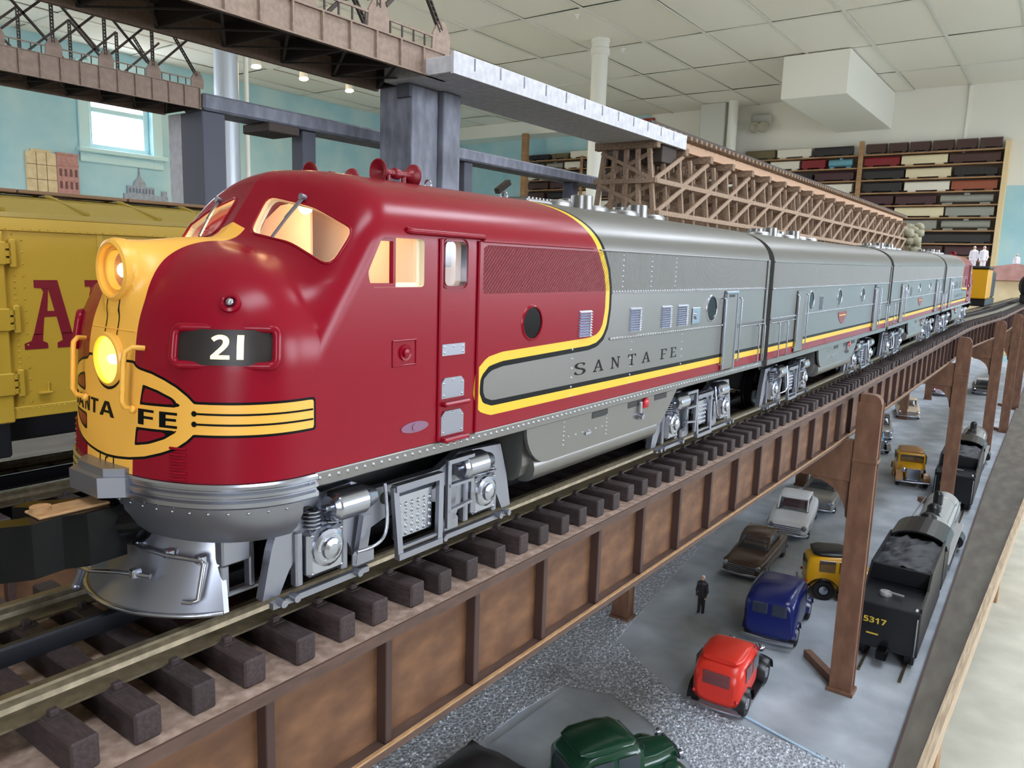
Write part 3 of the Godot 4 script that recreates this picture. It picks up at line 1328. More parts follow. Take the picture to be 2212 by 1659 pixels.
func rivets_up(mb: MB, z: float, y0: float, y1: float, step: float, r := 0.3) -> void:
	var y := y0
	while y < y1:
		for s in [-1.0, 1.0]:
			mb.rivet(Vector3(HW * s, y, z), Vector3(s, 0, 0), r)
		y += step


# what the sides and the roof of every unit share: trim lines, tank, trucks, roof fittings
func sides(called: String, mb: MB, m: String, parent: Node3D, apart: bool) -> void:
	if mb.v.size() == 0:
		return
	if not apart:
		obj(called, mb, m, parent)
		return
	var r := split(mb, func(p: Vector3) -> float: return p.x)
	for q in r:
		if q.v.size():
			obj(called, q, m, parent)


func livery(parent: Node3D, s: MB, sec: Array, field: Callable, apart := false) -> void:
	# field < 0 silver, then black, yellow and red outwards
	var r := split(s, field)
	var silver: MB = r[0]
	r = split(r[1], func(p: Vector3) -> float: return field.call(p) - 1.5)
	var black: MB = r[0]
	r = split(r[1], func(p: Vector3) -> float: return field.call(p) - 4.1)
	var yellow: MB = r[0]
	var red: MB = r[1]
	# silver: the screen along the upper side, the lower side and the roof
	r = split(silver, func(p: Vector3) -> float: return 60.6 - p.y)
	sides("lower_side_panel", r[1], "silver_side", parent, true)
	r = split(r[0], func(p: Vector3) -> float: return p.y - 74.6)
	sides("side_screen", r[0], "silver_mesh", parent, true)
	obj("roof", r[1], "silver", parent)
	if red.v.size():
		r = split(red, func(p: Vector3) -> float: return maxf(maxf(61.2 - p.y, p.y - 74.0), p.z + 9.6))
		if r[0].v.size():
			sides("side_screen", r[0], "red_mesh", parent, true)
		sides("red_paint", r[1], "red", parent, apart)
	sides("black_stripe", black, "black_paint", parent, apart)
	r = split(yellow, func(p: Vector3) -> float: return maxf(61.2 - p.y, p.y - 74.0))
	if r[0].v.size():
		sides("yellow_stripe", r[0], "yellow_mesh", parent, true)
	sides("yellow_stripe", r[1], "stripe_yellow", parent, apart)


func spring(mb: MB, p: Vector3, h: float, r: float) -> void:
	for i in 5:
		mb.lathe(p + Vector3(0, h * i / 5.0, 0), Vector3.UP, [[r * 0.7, 0], [r, h * 0.05], [r, h * 0.12], [r * 0.7, h * 0.17]], 10)


func make_truck(parent: Node3D, zc: float, flip: float) -> void:
	# flip = 1: the brake gear leads towards +z
	var ya := 3.9
	var T := Node3D.new()
	T.name = "truck"
	parent.add_child(T, true)
	base_of[T] = base_of[parent]
	for dz in [29.2, -29.2]:
		var w := MB.new()
		for sx in [-1.0, 1.0]:
			w.lathe(Vector3(15.5 * sx, ya, zc + dz), Vector3(sx, 0, 0), [[0, 0], [12.2, 0], [12.2, 1.2], [11.6, 1.6], [11.2, 5.5], [10.2, 5.9], [9.0, 5.0], [4.0, 4.2], [0, 4.2]], 24)
		w.cyl(Vector3(-24, ya, zc + dz), Vector3(24, ya, zc + dz), 2.2, 10)
		obj("wheel_set", w, "gloss_black", T)
	var inner := MB.new()
	inner.box(Vector3(-17, 2, zc - 36), Vector3(17, 15.5, zc + 36), 1.0)
	obj("gear_case", inner, "rubber", T)
	for sx in [1.0, -1.0]:
		var f := MB.new()
		# frame: pedestals round the axles joined by a top chord that dips at the centre
		var o := [-46, -4.6, -43.5, 6, -40, 15.8, -20, 16.8, -12, 13.4, 12, 13.4, 20, 16.8, 40, 15.8, 43.5, 6, 46, -4.6, 41.5, -4.6, 39, 0, 36, 4, 22.5, 4, 19, -2.4, 15.5, -2.4, 14, 3.6, 9, 5.0, -9, 5.0, -14, 3.6, -15.5, -2.4, -19, -2.4, -22.5, 4, -36, 4, -39, 0, -41.5, -4.6]
		var pl := PackedVector2Array()
		for i in range(0, o.size(), 2):
			pl.append(Vector2(o[i + 1], zc + o[i] * 0.98))
		f.prism(pl, 0, 25.6 * sx, 28.0 * sx)
		obj("side_frame", f, "frame_silver", T)
		for dz in [29.2, -29.2]:
			var j := MB.new()
			var zz: float = zc + dz
			j.box(Vector3(minf(27.0 * sx, 30.4 * sx), ya - 6.5, zz - 5.2), Vector3(maxf(27.0 * sx, 30.4 * sx), ya + 4.6, zz + 5.2), 1.0)
			j.lathe(Vector3(30.2 * sx, ya, zz), Vector3(sx, 0, 0), [[4.4, 0], [4.4, 0.9], [3.6, 1.3], [2.6, 1.4], [2.4, 2.1], [1.3, 2.5], [0, 2.6]], 16)
			obj("journal_box", j, "chrome", T)
			var b := MB.new()
			for k in 6:
				var q := TAU * k / 6.0
				b.rivet(Vector3(31.4 * sx, ya + sin(q) * 3.1, zz + cos(q) * 3.1), Vector3(sx, 0, 0), 0.5)
			for k in [[-4.2, -5.4], [4.2, -5.4], [-4.2, 3.6], [4.2, 3.6]]:
				b.rivet(Vector3(30.4 * sx, ya + k[1], zz + k[0]), Vector3(sx, 0, 0), 0.5)
			obj("bolts", b, "chrome", T)
			var g := MB.new()
			g.box(Vector3(minf(26.5 * sx, 29.0 * sx), ya - 8, zz - 7.6), Vector3(maxf(26.5 * sx, 29.0 * sx), ya + 5, zz - 5.6), 0.4)
			g.box(Vector3(minf(26.5 * sx, 29.0 * sx), ya - 8, zz + 5.6), Vector3(maxf(26.5 * sx, 29.0 * sx), ya + 5, zz + 7.6), 0.4)
			obj("pedestal_guide", g, "frame_silver", T)
			var sp := MB.new()
			spring(sp, Vector3(28.6 * sx, ya + 5.0, zz - 3.0), 4.6, 2.3)
			spring(sp, Vector3(28.6 * sx, ya + 5.0, zz + 3.0), 4.6, 2.3)
			obj("coil_spring", sp, "chrome", T)
		# brake cylinders over the outer ends
		for e in [[22.0, 1.0], [-24.0, 1.0]]:
			var c := MB.new()
			var z1: float = zc + e[0] * flip
			c.lathe(Vector3(30.6 * sx, 13.2, z1 + 7.0), Vector3(0, 0, -1), [[0, 0], [2.6, 0.2], [3.5, 1.0], [3.7, 1.4], [3.7, 9.5], [3.3, 10.2], [2.2, 13.5], [0, 14.0]], 18)
			c.lathe(Vector3(30.6 * sx, 13.2, z1 + 8.2), Vector3(0, 0, -1), [[0, 0], [0.9, 0], [0.9, 1.4]], 10)
			obj("brake_cylinder", c, "chrome", T)
		var holes := MB.new()
		for hz in [33.0, 8.5, -9.0]:
			holes.lathe(Vector3(28.0 * sx, 12.4 if absf(hz) > 20 else 10.2, zc + hz * flip), Vector3(sx, 0, 0), [[1.7, 0], [1.7, 0.35], [1.1, 0.35], [1.1, 0.05], [0, 0.05]], 14)
		obj("frame_hole", holes, "rubber", T)
		# swing hanger and spring plank at the centre, with a checkered tread
		var hg := MB.new()
		for e in [-9.0, 9.0]:
			hg.bar(Vector3(31.2 * sx, 13.6, zc + e * 0.95), Vector3(32.0 * sx, -4.6, zc + e * 0.82), 1.3, 1.8, Vector3(0, 0, 1))
		hg.bar(Vector3(32.0 * sx, -4.6, zc - 8.2), Vector3(32.0 * sx, -4.6, zc + 8.2), 1.8, 1.6)
		hg.bar(Vector3(31.4 * sx, 13.2, zc - 8.8), Vector3(31.4 * sx, 13.2, zc + 8.8), 2.0, 1.8)
		hg.bar(Vector3(31.6 * sx, -2.6, zc - 6.6), Vector3(31.6 * sx, -2.6, zc + 6.6), 1.0, 0.7)
		obj("swing_hanger", hg, "frame_silver", T)
		var tr := MB.new()
		tr.box(Vector3(minf(28.4 * sx, 30.2 * sx), -1.2, zc - 7.0), Vector3(maxf(28.4 * sx, 30.2 * sx), 10.8, zc + 7.0), 0.5)
		for a in 6:
			for b in 5:
				tr.rivet(Vector3(30.2 * sx, 0.2 + b * 1.9, zc - 5.6 + a * 2.25), Vector3(sx, 0, 0), 0.75)
		obj("spring_plank", tr, "chrome", T)
		# fold-down step beside the hanger
		var st := MB.new()
		for e in [-10.8, -20.6]:
			st.bar(Vector3(32.2 * sx, 17.0, zc + e * flip), Vector3(32.2 * sx, 6.0 if e < -15 else -2.0, zc + e * flip), 1.0, 1.4, Vector3(0, 0, 1))
		st.bar(Vector3(32.2 * sx, 16.4, zc - 10.4 * flip), Vector3(32.2 * sx, 16.4, zc - 21.0 * flip), 1.2, 1.2)
		st.bar(Vector3(32.2 * sx, 9.8, zc - 10.8 * flip), Vector3(32.2 * sx, 9.8, zc - 20.6 * flip), 1.6, 0.8)
		st.bar(Vector3(32.2 * sx, 2.6, zc - 10.8 * flip), Vector3(32.2 * sx, 3.6, zc - 20.6 * flip), 1.2, 0.8)
		obj("step_ladder", st, "frame_silver", T)
		# brake rigging: a bent rod from the frame to the journal and a bar low along the rail
		var rd := MB.new()
		var pth := []
		for k in 13:
			var u := k / 12.0
			pth.append(Vector3((31.6 + sin(u * PI) * 1.4) * sx, lerpf(15.5, 0.6, 1.0 - pow(1.0 - u, 2.4)), zc + flip * (12.2 + 9.0 * pow(u, 3.0))))
		rd.tube(pth, 0.45, 8)
		obj("brake_rod", rd, "chrome", T)
		var lb := MB.new()
		for e in [[44.0, 16.0, [42.0, 38.5, 20.0]], [-9.0, -42.0, [-11.0, -36.0, -40.0]]]:
			lb = MB.new()
			lb.bar(Vector3(29.5 * sx, -5.6, zc + e[0]), Vector3(29.5 * sx, -5.6, zc + e[1]), 1.4, 1.4)
			for q in e[2]:
				lb.cyl(Vector3(29.0 * sx, -5.2, zc + q), Vector3(31.6 * sx, -5.2, zc + q), 0.9, 8)
			obj("rail_bar", lb, "frame_silver", T)
		for q in [16.5, -15.5]:
			var cl := MB.new()
			cl.bar(Vector3(29.6 * sx, 8.2, zc + q * flip), Vector3(29.2 * sx, -3.4, zc + (q + 2.0) * flip), 1.6, 3.0, Vector3(0, 0, 1))
			cl.box(Vector3(minf(28 * sx, 30 * sx), -4.6, zc + q * flip - 3.0), Vector3(maxf(28 * sx, 30 * sx), -0.4, zc + q * flip + 4.0), 0.8)
			obj("brake_shoe", cl, "frame_silver", T)


func make_tank(parent: Node3D, z0: float, z1: float) -> void:
	var mb := MB.new()
	var pl := poly([-31.5, 22.5, 31.5, 22.5, 31.5, 8.0, 30.4, 4.8, 27.5, 2.8, 22, 2.2, -22, 2.2, -27.5, 2.8, -30.4, 4.8, -31.5, 8.0])
	mb.prism(pl, 2, z1, z0)
	obj("fuel_tank", mb, "silver_side", parent)
	for sx in [1.0, -1.0]:
		mb = MB.new()
		# rolled lower tank and the skirt above it, open to the front truck in a quarter round
		var q := PackedVector2Array()
		for i in 9:
			var a := -PI / 2 + PI * i / 8.0
			q.append(Vector2(29.5 * sx + cos(a) * 4.0 * sx, 6.6 + sin(a) * 4.6))
		q.append(Vector2(27.5 * sx, 11.2))
		q.append(Vector2(27.5 * sx, 2.0))
		mb.prism(q, 2, z1 + 6.0, z0 - 4.0, true)
		obj("air_reservoir", mb, "silver_side", parent)
	for sx in [1.0, -1.0]:
		var s := MB.new()
		var o := PackedVector2Array()
		for i in 9:
			var a := PI / 2 * i / 8.0
			o.append(Vector2(20.9 - 12.6 * sin(a), z0 + 2.0 - 12.0 * (1.0 - cos(a))))
		o.append(Vector2(8.3, z1 + 4.0))
		o.append(Vector2(20.9, z1 - 10.0))
		s.prism(o, 0, 33.0 * sx, 34.2 * sx)
		obj("side_skirt", s, "silver_side", parent)
		var d := MB.new()
		for e in [[-78.0, 19.0], [-104.0, 19.0], [-126.0, 19.2]]:
			d.box(Vector3(minf(34.0 * sx, 34.35 * sx), e[1] - 1.1, e[0] - 5.5), Vector3(maxf(34.0 * sx, 34.35 * sx), e[1] + 1.1, e[0] + 5.5), 0.15)
		obj("skirt_slot", d, "rubber", parent)
		var rv := MB.new()
		for e in 6:
			rv.rivet(Vector3(34.2 * sx, 19.4 - e * 1.5, -55.0), Vector3(sx, 0, 0), 0.4)
			rv.rivet(Vector3(34.2 * sx, 18.0 - e * 1.4, -83.0), Vector3(sx, 0, 0), 0.4)
			rv.rivet(Vector3(34.2 * sx, 14.2, -58.0 - e * 4.4), Vector3(sx, 0, 0), 0.4)
		rv.box(Vector3(minf(34.1 * sx, 34.6 * sx), 13.0, -72.0), Vector3(maxf(34.1 * sx, 34.6 * sx), 13.9, -68.5))
		obj("skirt_rivets", rv, "chrome", parent)
		var vl := MB.new()
		vl.ball(Vector3(34.8 * sx, 18.6, -112.0), Vector3(1.0, 1.9, 2.3), 10)
		vl.box(Vector3(minf(34 * sx, 35 * sx), 16.4, -114.5), Vector3(maxf(34 * sx, 35 * sx), 18.0, -110.0), 0.3)
		obj("emergency_valve", vl, "valve_red", parent)
		var fv := MB.new()
		fv.box(Vector3(minf(33.8 * sx, 35.4 * sx), 12.6, -108.5), Vector3(maxf(33.8 * sx, 35.4 * sx), 19.6, -106.4), 0.4)
		fv.cyl(Vector3(34 * sx, 14.5, -107.4), Vector3(36.4 * sx, 14.0, -107.4), 1.2, 10)
		obj("filler_pipe", fv, "chrome", parent)


func louvre(parent: Node3D, z0: float, z1: float, y0: float, y1: float, sx: float) -> void:
	var mb := MB.new()
	var step := (y1 - y0) / 10.0
	for i in 10:
		var y := y0 + step * i
		var a := Vector3(HW * sx, y, z0)
		mb.quad(Vector3(HW * sx, y + step * 0.7, z0), Vector3(HW * sx, y + step * 0.7, z1), Vector3((HW + 0.75) * sx, y, z1), Vector3((HW + 0.75) * sx, y, z0), Vector3(sx, 0.4, 0))
		mb.quad(Vector3(HW * sx, y, z0), Vector3(HW * sx, y, z1), Vector3((HW + 0.75) * sx, y, z1), Vector3((HW + 0.75) * sx, y, z0), Vector3(0, -1, 0))
		for z in [z0, z1]:
			mb.face(Vector3(HW * sx, y + step * 0.75, z), Vector3((HW + 0.75) * sx, y, z), Vector3(HW * sx, y, z), Vector3(0, 0, z - (z0 + z1) / 2))
	obj("louvre", mb, "chrome", parent)


func porthole(parent: Node3D, z: float, y: float, r: float, sx: float, rim: String) -> void:
	var mb := MB.new()
	mb.lathe(Vector3((HW - 1.2) * sx, y, z), Vector3(sx, 0, 0), [[r, 0.2], [r, 1.6], [r + 0.25, 1.75], [r + 0.6, 1.5], [r + 0.8, 1.2]], 24)
	var o := obj("porthole", mb, rim, parent)
	mb = MB.new()
	mb.lathe(Vector3((HW + 0.12) * sx, y, z), Vector3(sx, 0, 0), [[0, 0], [r, 0]], 24)
	obj("glass", mb, "gloss_black", o)


func roof_fittings(parent: Node3D, z0: float, n: int) -> void:
	for i in n:
		var z := z0 - i * 26.0
		var mb := MB.new()
		mb.lathe(Vector3(0, 89.2, z), Vector3.UP, [[11.5, 0], [11.5, 2.2], [10.6, 3.0], [9.6, 3.0], [9.6, 2.2], [2.6, 2.4], [2.6, 3.2], [0, 3.4]], 24)
		var f := obj("roof_fan", mb, "silver", parent)
		mb = MB.new()
		for k in 8:
			var a := TAU * k / 8.0
			mb.bar(Vector3(cos(a) * 2.2, 92.0, z + sin(a) * 2.2), Vector3(cos(a) * 9.8, 92.0, z + sin(a) * 9.8), 0.5, 0.5)
		obj("fan_grille", mb, "chrome", f)
	for e in [[7.0, -104.0], [-6.0, -116.0], [7.0, -150.0], [-6.0, -160.0]]:
		var mb := MB.new()
		mb.lathe(Vector3(e[0], 88.6, e[1] + z0 + 88.0), Vector3.UP, [[4.4, 0], [4.2, 6.6], [3.4, 6.8], [3.4, 2.0], [0, 2.0]], 16)
		obj("exhaust_stack", mb, "silver", parent)


func handrail(parent: Node3D, z: float, y0: float, y1: float, sx: float, m := "chrome") -> void:
	var mb := MB.new()
	mb.tube([Vector3(HW * sx, y0, z), Vector3((HW + 1.6) * sx, y0 + 0.4, z), Vector3((HW + 1.9) * sx, y0 + 1.2, z), Vector3((HW + 1.9) * sx, y1 - 1.2, z), Vector3((HW + 1.6) * sx, y1 - 0.4, z), Vector3(HW * sx, y1, z)], 0.4, 6)
	obj("handrail", mb, m, parent)


# the outline of the silver area on the side, in (z, unrolled height)
func silver_field(zf: float, sec: Array) -> Callable:
	var pl := poly([-14.9, 31.9, -11.8, 32.9, -10.7, 35.0, -11.0, 38.2, -13.8, 40.2, -19.2, 41.0, -66.0, 42.1, -71.5, 42.9, -75.6, 45.0, -78.4, 48.8, -79.7, 55, -79.6, 62.2, -77.7, 68.7, -74.0, 74.5, -66, 87, -60, 98, -57, 106, -55.5, 122, -420, 122, -420, 31.9])
	return func(p: Vector3) -> float:
		var h := unrolled(p, sec)
		return sd(pl, Vector2(p.z, h))


func stripe_field(sec: Array) -> Callable:
	return func(p: Vector3) -> float:
		return 31.9 - p.y


func side_details(U: Node3D, z_end: float) -> void:
	# rows of rivets along the belts, the sill and the roof
	var mb := MB.new()
	rivets(mb, -81.0, z_end + 2, 2.0, 60.9, HW, 0.5)
	rivets(mb, -80.0, z_end + 40, 2.0, 44.9, HW + 0.4, 0.55)
	for z in [-82.0, -104.0, -125.0]:
		rivets_up(mb, z - 5.0, 62.5, 74.0, 1.8, 0.42)
	for z in [-56.0, -96.0, -140.0]:
		rivets_up(mb, z, 28.0, 44.0, 3.0, 0.45)
	obj("side_rivets", mb, "chrome", U)
	mb = MB.new()
	for sx in [1.0, -1.0]:
		mb.box(Vector3(minf(HW * sx, (HW + 0.35) * sx), 60.2, z_end), Vector3(maxf(HW * sx, (HW + 0.35) * sx), 60.6, -79.5), 0.1)
		mb.box(Vector3(minf(HW * sx, (HW + 0.5) * sx), 44.4, z_end), Vector3(maxf(HW * sx, (HW + 0.5) * sx), 45.4, -80.5), 0.15)
		mb.box(Vector3(minf(HW * sx, (HW + 0.5) * sx), 74.3, z_end), Vector3(maxf(HW * sx, (HW + 0.5) * sx), 74.8, -70.0), 0.15)
	obj("belt_rail", mb, "silver", U)
	mb = MB.new()
	for k in range(0, 60):
		var z := -82.0 - k * 2.6
		if z < z_end:
			break
		for sx in [1.0, -1.0]:
			mb.rivet(Vector3(28.6 * sx, 83.4, z), Vector3(0.55 * sx, 0.83, 0), 0.5)
	obj("roof_rivets", mb, "chrome", U)
	# sill strip
	mb = MB.new()
	for sx in [1.0, -1.0]:
		mb.box(Vector3(minf((HW - 2) * sx, (HW + 0.3) * sx), 20.8, z_end), Vector3(maxf((HW - 2) * sx, (HW + 0.3) * sx), 23.9, 50.0), 0.25)
	var sill := obj("sill", mb, "silver_side", U)
	mb = MB.new()
	rivets(mb, 48.0, z_end + 1, 2.6, 22.6, HW + 0.3, 0.55)
	obj("sill_rivets", mb, "chrome", sill)


func end_wall(U: Node3D, z: float, d: float) -> void:
	var sec := section()
	var pl := PackedVector2Array()
	for p in sec:
		pl.append(Vector2(p.x, p.y))
	for i in range(sec.size() - 2, -1, -1):
		pl.append(Vector2(-sec[i].x, sec[i].y))
	var mb := MB.new()
	mb.prism(pl, 2, z - 0.4, z)
	obj("end_wall", mb, "silver_side", U)
	mb = MB.new()
	var q := soft([Vector2(-17, 20), Vector2(-17, 78), Vector2(17, 78), Vector2(17, 20)], 4.0)
	mb.prism(q, 2, minf(z, z + d * 5.5), maxf(z, z + d * 5.5))
	obj("diaphragm", mb, "rubber", U)


func rear_gear(U: Node3D, z_end: float) -> void:
	# crew door recess, grab rails and ladder near an end of the body
	for sx in [1.0, -1.0]:
		var mb := MB.new()
		mb.box(Vector3(minf(HW * sx, (HW + 0.9) * sx), 24.2, z_end + 43.0), Vector3(maxf(HW * sx, (HW + 0.9) * sx), 59.0, z_end + 57.5), 0.4)
		var dr := obj("side_door", mb, "silver", U)
		mb = MB.new()
		mb.box(Vector3(minf(HW * sx, (HW + 1.3) * sx), 24.2, z_end + 56.3), Vector3(maxf(HW * sx, (HW + 1.3) * sx), 59.6, z_end + 57.9), 0.3)
		mb.box(Vector3(minf(HW * sx, (HW + 1.3) * sx), 24.2, z_end + 42.6), Vector3(maxf(HW * sx, (HW + 1.3) * sx), 59.6, z_end + 44.2), 0.3)
		mb.box(Vector3(minf(HW * sx, (HW + 1.3) * sx), 58.6, z_end + 42.6), Vector3(maxf(HW * sx, (HW + 1.3) * sx), 60.0, z_end + 57.9), 0.3)
		obj("door_frame", mb, "chrome", dr)
		mb = MB.new()
		mb.box(Vector3(minf(HW * sx, (HW + 1.0) * sx), 57.2, z_end + 47.0), Vector3(maxf(HW * sx, (HW + 1.0) * sx), 58.4, z_end + 54.0), 0.2)
		obj("door_slot", mb, "rubber", dr)
		handrail(U, z_end + 60.0, 27.0, 57.0, sx)
		handrail(U, z_end + 40.0, 27.0, 57.0, sx)
		handrail(U, z_end + 12.0, 24.0, 43.0, sx)
		handrail(U, z_end + 4.0, 24.0, 43.0, sx)
		mb = MB.new()
		mb.tube([Vector3(HW * sx, 43.2, z_end + 38.0), Vector3((HW + 1.5) * sx, 43.4, z_end + 37.0), Vector3((HW + 1.5) * sx, 43.4, z_end + 3.0), Vector3(HW * sx, 43.2, z_end + 2.0)], 0.4, 6)
		obj("handrail", mb, "chrome", U)
		mb = MB.new()
		mb.box(Vector3(minf(HW * sx, (HW + 0.7) * sx), 24.0, z_end), Vector3(maxf(HW * sx, (HW + 0.7) * sx), 75.0, z_end + 3.0), 0.3)
		obj("corner_post", mb, "silver", U)


func cab_unit(label: String) -> Node3D:
	var U := thing("cab_locomotive", label, "locomotive", Vector3(CX, RT, 0))
	base_of[U] = Vector3(0, RT, 0)
	make_arc_table()
	var sec := section()
	# ---- nose and cab skin, its openings and its paint
	var skin := nose_skin(0.8)
	skin = split(skin, func(p: Vector3) -> float: return p.z + 5.0)[1]
	skin = split(skin, func(p: Vector3) -> float: return p.y - 24.0)[1]
	var shield := soft([Vector2(6.2, 74.6), Vector2(19, 72.5), Vector2(32.0, 67.5), Vector2(32.8, 76.0), Vector2(20, 80.9), Vector2(5.6, 83.6)], 2.6)
	var f_shield := func(p: Vector3) -> float:
		if p.z < 22.0 or p.y < 64.0 or p.y > 87.0:
			return 5.0
		return sd(shield, Vector2(absf(p.x), p.y))
	var cabwin := soft([Vector2(27.0, 74.4), Vector2(31.4, 66.5), Vector2(30.4, 63.2), Vector2(13.2, 63.2), Vector2(13.2, 74.4)], 0.9)
	var doorwin := rrect(-2.2, 63.4, 6.0, 74.4, 1.4)
	var f_side := func(p: Vector3) -> float:
		if absf(p.x) < 28.0 or p.y < 60.0 or p.y > 77.0:
			return 5.0
		return minf(sd(cabwin, Vector2(p.z, p.y)), sd(doorwin, Vector2(p.z, p.y)))
	skin = split(skin, func(p: Vector3) -> float: return 5.0 if p.z < 58.0 else minf(Vector2(p.x, p.y - 65.5).length() - 5.2, Vector2(p.x, p.y - 46.9).length() - 5.4))[1]
	skin = split(skin, f_shield)[1]
	skin = split(skin, f_side)[1]
	var r := split(skin, func(p: Vector3) -> float: return 41.0 - p.z)
	var back: MB = r[1]
	var front: MB = r[0]
	var emb := poly([-9.5, 47, 9.5, 47, 9.8, 46.4, 11, 45.9, 14.8, 45.3, 18.1, 44.3, 21.1, 43.0, 23.5, 41.4, 25, 40.0, 49.8, 40, 49.8, 33.9, 24.8, 33.9, 23.5, 32.6, 21.3, 31.1, 17.4, 29.6, 13, 28.3, 8.5, 27.5, 3.9, 27.0, 0, 26.8, -3.9, 27.0])
	var f_emb := func(p: Vector3) -> float:
		if p.y > 49.0 or p.y < 25.0 or p.z < 43.0:
			return 3.0
		return sd(emb, Vector2(arc_of(p), p.y))
	var f_band := func(p: Vector3) -> float:
		var w := 9.6 - clampf((p.y - 50.0) * 0.07, 0.0, 2.0) - clampf((66.0 - p.z) * 0.16, 0.0, 3.2) * clampf((p.y - 60.0) / 8.0, 0.0, 1.0)
		return absf(p.x) - w
	r = split(front, f_emb)
	var yel: MB = r[0]
	r = split(r[1], func(p: Vector3) -> float: return f_emb.call(p) - 0.55)
	var blk: MB = r[0]
	r = split(r[1], f_band)
	yel.add(r[0])
	var red := MB.new()
	red.add(back)
	red.add(r[1])
	var lens := [poly([12.3, 43.0, 16.4, 42.2, 20.0, 41.0, 22.6, 39.1, 11.4, 38.8]), poly([10.4, 34.1, 21.6, 34.4, 18.2, 32.4, 14.2, 31.0, 10.0, 30.2])]
	for l in lens:
		var fl := func(p: Vector3) -> float:
			if p.y > 45.0 or p.y < 29.0:
				return 3.0
			return sd(l, Vector2(arc_of(p), p.y))
		r = split(yel, fl)
		yel = r[1]
		var r2 := split(r[0], func(p: Vector3) -> float: return fl.call(p) + 0.55)
		red.add(r2[0])
		blk.add(r2[1])
	obj("nose_shell", red, "red", U)
	tag(obj("nose_band", yel, "yellow", U), "yellow nose band and winged emblem")
	# ---- painted lines and lettering on the nose
	for s in [1.0, -1.0]:
		band_on_nose(blk, [Vector2(25.1 * s, 38.1), Vector2(49.6 * s, 37.9)], 0.42, 0.06)
		band_on_nose(blk, [Vector2(25.1 * s, 36.0), Vector2(49.6 * s, 35.8)], 0.42, 0.06)
		band_on_nose(blk, [Vector2(2.6 * s, 51.8), Vector2(2.6 * s, 59.6)], 0.42, 0.06)
		band_on_nose(blk, [Vector2(2.8 * s, 24.2), Vector2(2.8 * s, 26.6)], 0.42, 0.06)
		for y in [38.1, 36.0]:
			var dot := []
			for k in 9:
				dot.append(on_nose((25.0 + cos(TAU * k / 8.0) * 0.6) * s, y + sin(TAU * k / 8.0) * 0.6, 0.07))
			for k in 8:
				blk.face(on_nose(25.0 * s, y, 0.07), dot[k], dot[k + 1], Vector3(s, 0, 1))
	var ring := []
	for k in 13:
		var a := PI + PI * k / 12.0
		ring.append(Vector2(cos(a) * 6.0, 46.9 + sin(a) * 6.0))
	band_on_nose(blk, ring, 0.6, 0.07)
	obj("emblem_outline", blk, "black_paint", U)
	var tx := MB.new()
	for w in [["S", -21.4, -18.0], ["A", -17.2, -12.4], ["N", -11.4, -8.6], ["T", -7.9, -4.2], ["A", -3.4, 2.8], ["F", 11.1, 15.5], ["E", 17.0, 21.3]]:
		letters(tx, w[0], w[2] - w[1], 3.2, 0.05, func(x: float, y: float, d: float) -> Vector3: return on_nose(w[1] + x, 34.8 + y, 0.06 + d), false, true)
	letters(tx, "C", 1.1, 1.7, 0.05, func(x: float, y: float, d: float) -> Vector3: return on_nose(-0.55 + x, 24.6 + y, 0.06 + d), false, true)
	obj("nose_lettering", tx, "black_paint", U)
	var seam := MB.new()
	var sp := []
	for k in 17:
		sp.append(on_nose(-9.2 + 18.4 * k / 16.0, 53.4, 0.02))
	seam.tube(sp, 0.16, 6)
	obj("nose_seam", seam, "yellow", U)
	# ---- headlight in its drum
	var hz := 68.3
	var mb := MB.new()
	mb.lathe(Vector3(0, 65.5, hz - 1.0), Vector3(0, 0, 1), [[6.6, 0], [6.75, 1.6], [6.4, 2.7], [5.7, 3.1], [5.2, 2.8], [5.0, 1.6], [4.5, 1.3], [4.1, 1.7], [3.9, 1.2], [3.7, -0.4]], 36)
	var hl := obj("headlight", mb, "yellow", U)
	mb = MB.new()
	mb.lathe(Vector3(0, 65.5, hz - 4.4), Vector3(0, 0, 1), [[0.0, 1.2], [2.0, 1.6], [3.4, 2.6], [4.1, 4.4]], 28)
	obj("reflector", mb, "reflector", hl)
	mb = MB.new()
	mb.ball(Vector3(0.6, 65.5, hz - 0.7), Vector3(1.5, 1.6, 1.3), 12)
	obj("bulb", mb, "head_bulb", hl)
	mb = MB.new()
	mb.lathe(Vector3(0, 65.5, hz + 0.4), Vector3(0, 0, 1), [[4.1, 0], [3.0, 0.5], [0, 0.75]], 28)
	obj("lens", mb, "clear", hl)
	# ---- lower lamp
	mb = MB.new()
	mb.lathe(Vector3(0, 46.9, 69.6), Vector3(0, 0, 1), [[5.9, 0], [5.9, 2.0], [5.5, 2.5], [5.0, 2.6], [4.8, 2.2], [4.7, 1.0]], 36)
	hl = obj("lower_headlight", mb, "yellow", U)
	mb = MB.new()
	mb.lathe(Vector3(0, 46.9, 69.2), Vector3(0, 0, 1), [[0.0, 0.2], [3.0, 0.6], [4.8, 2.2]], 28)
	obj("reflector", mb, "head_glow", hl)
	mb = MB.new()
	mb.ball(Vector3(0.2, 46.9, 70.6), Vector3(2.0, 1.1, 0.9), 12)
	obj("bulb", mb, "bulb_warm", hl)
	mb = MB.new()
	mb.lathe(Vector3(0, 46.9, 71.6), Vector3(0, 0, 1), [[4.9, 0], [4.0, 0.6], [2.0, 1.0], [0, 1.1]], 28)
	obj("lens", mb, "amber_lens", hl)
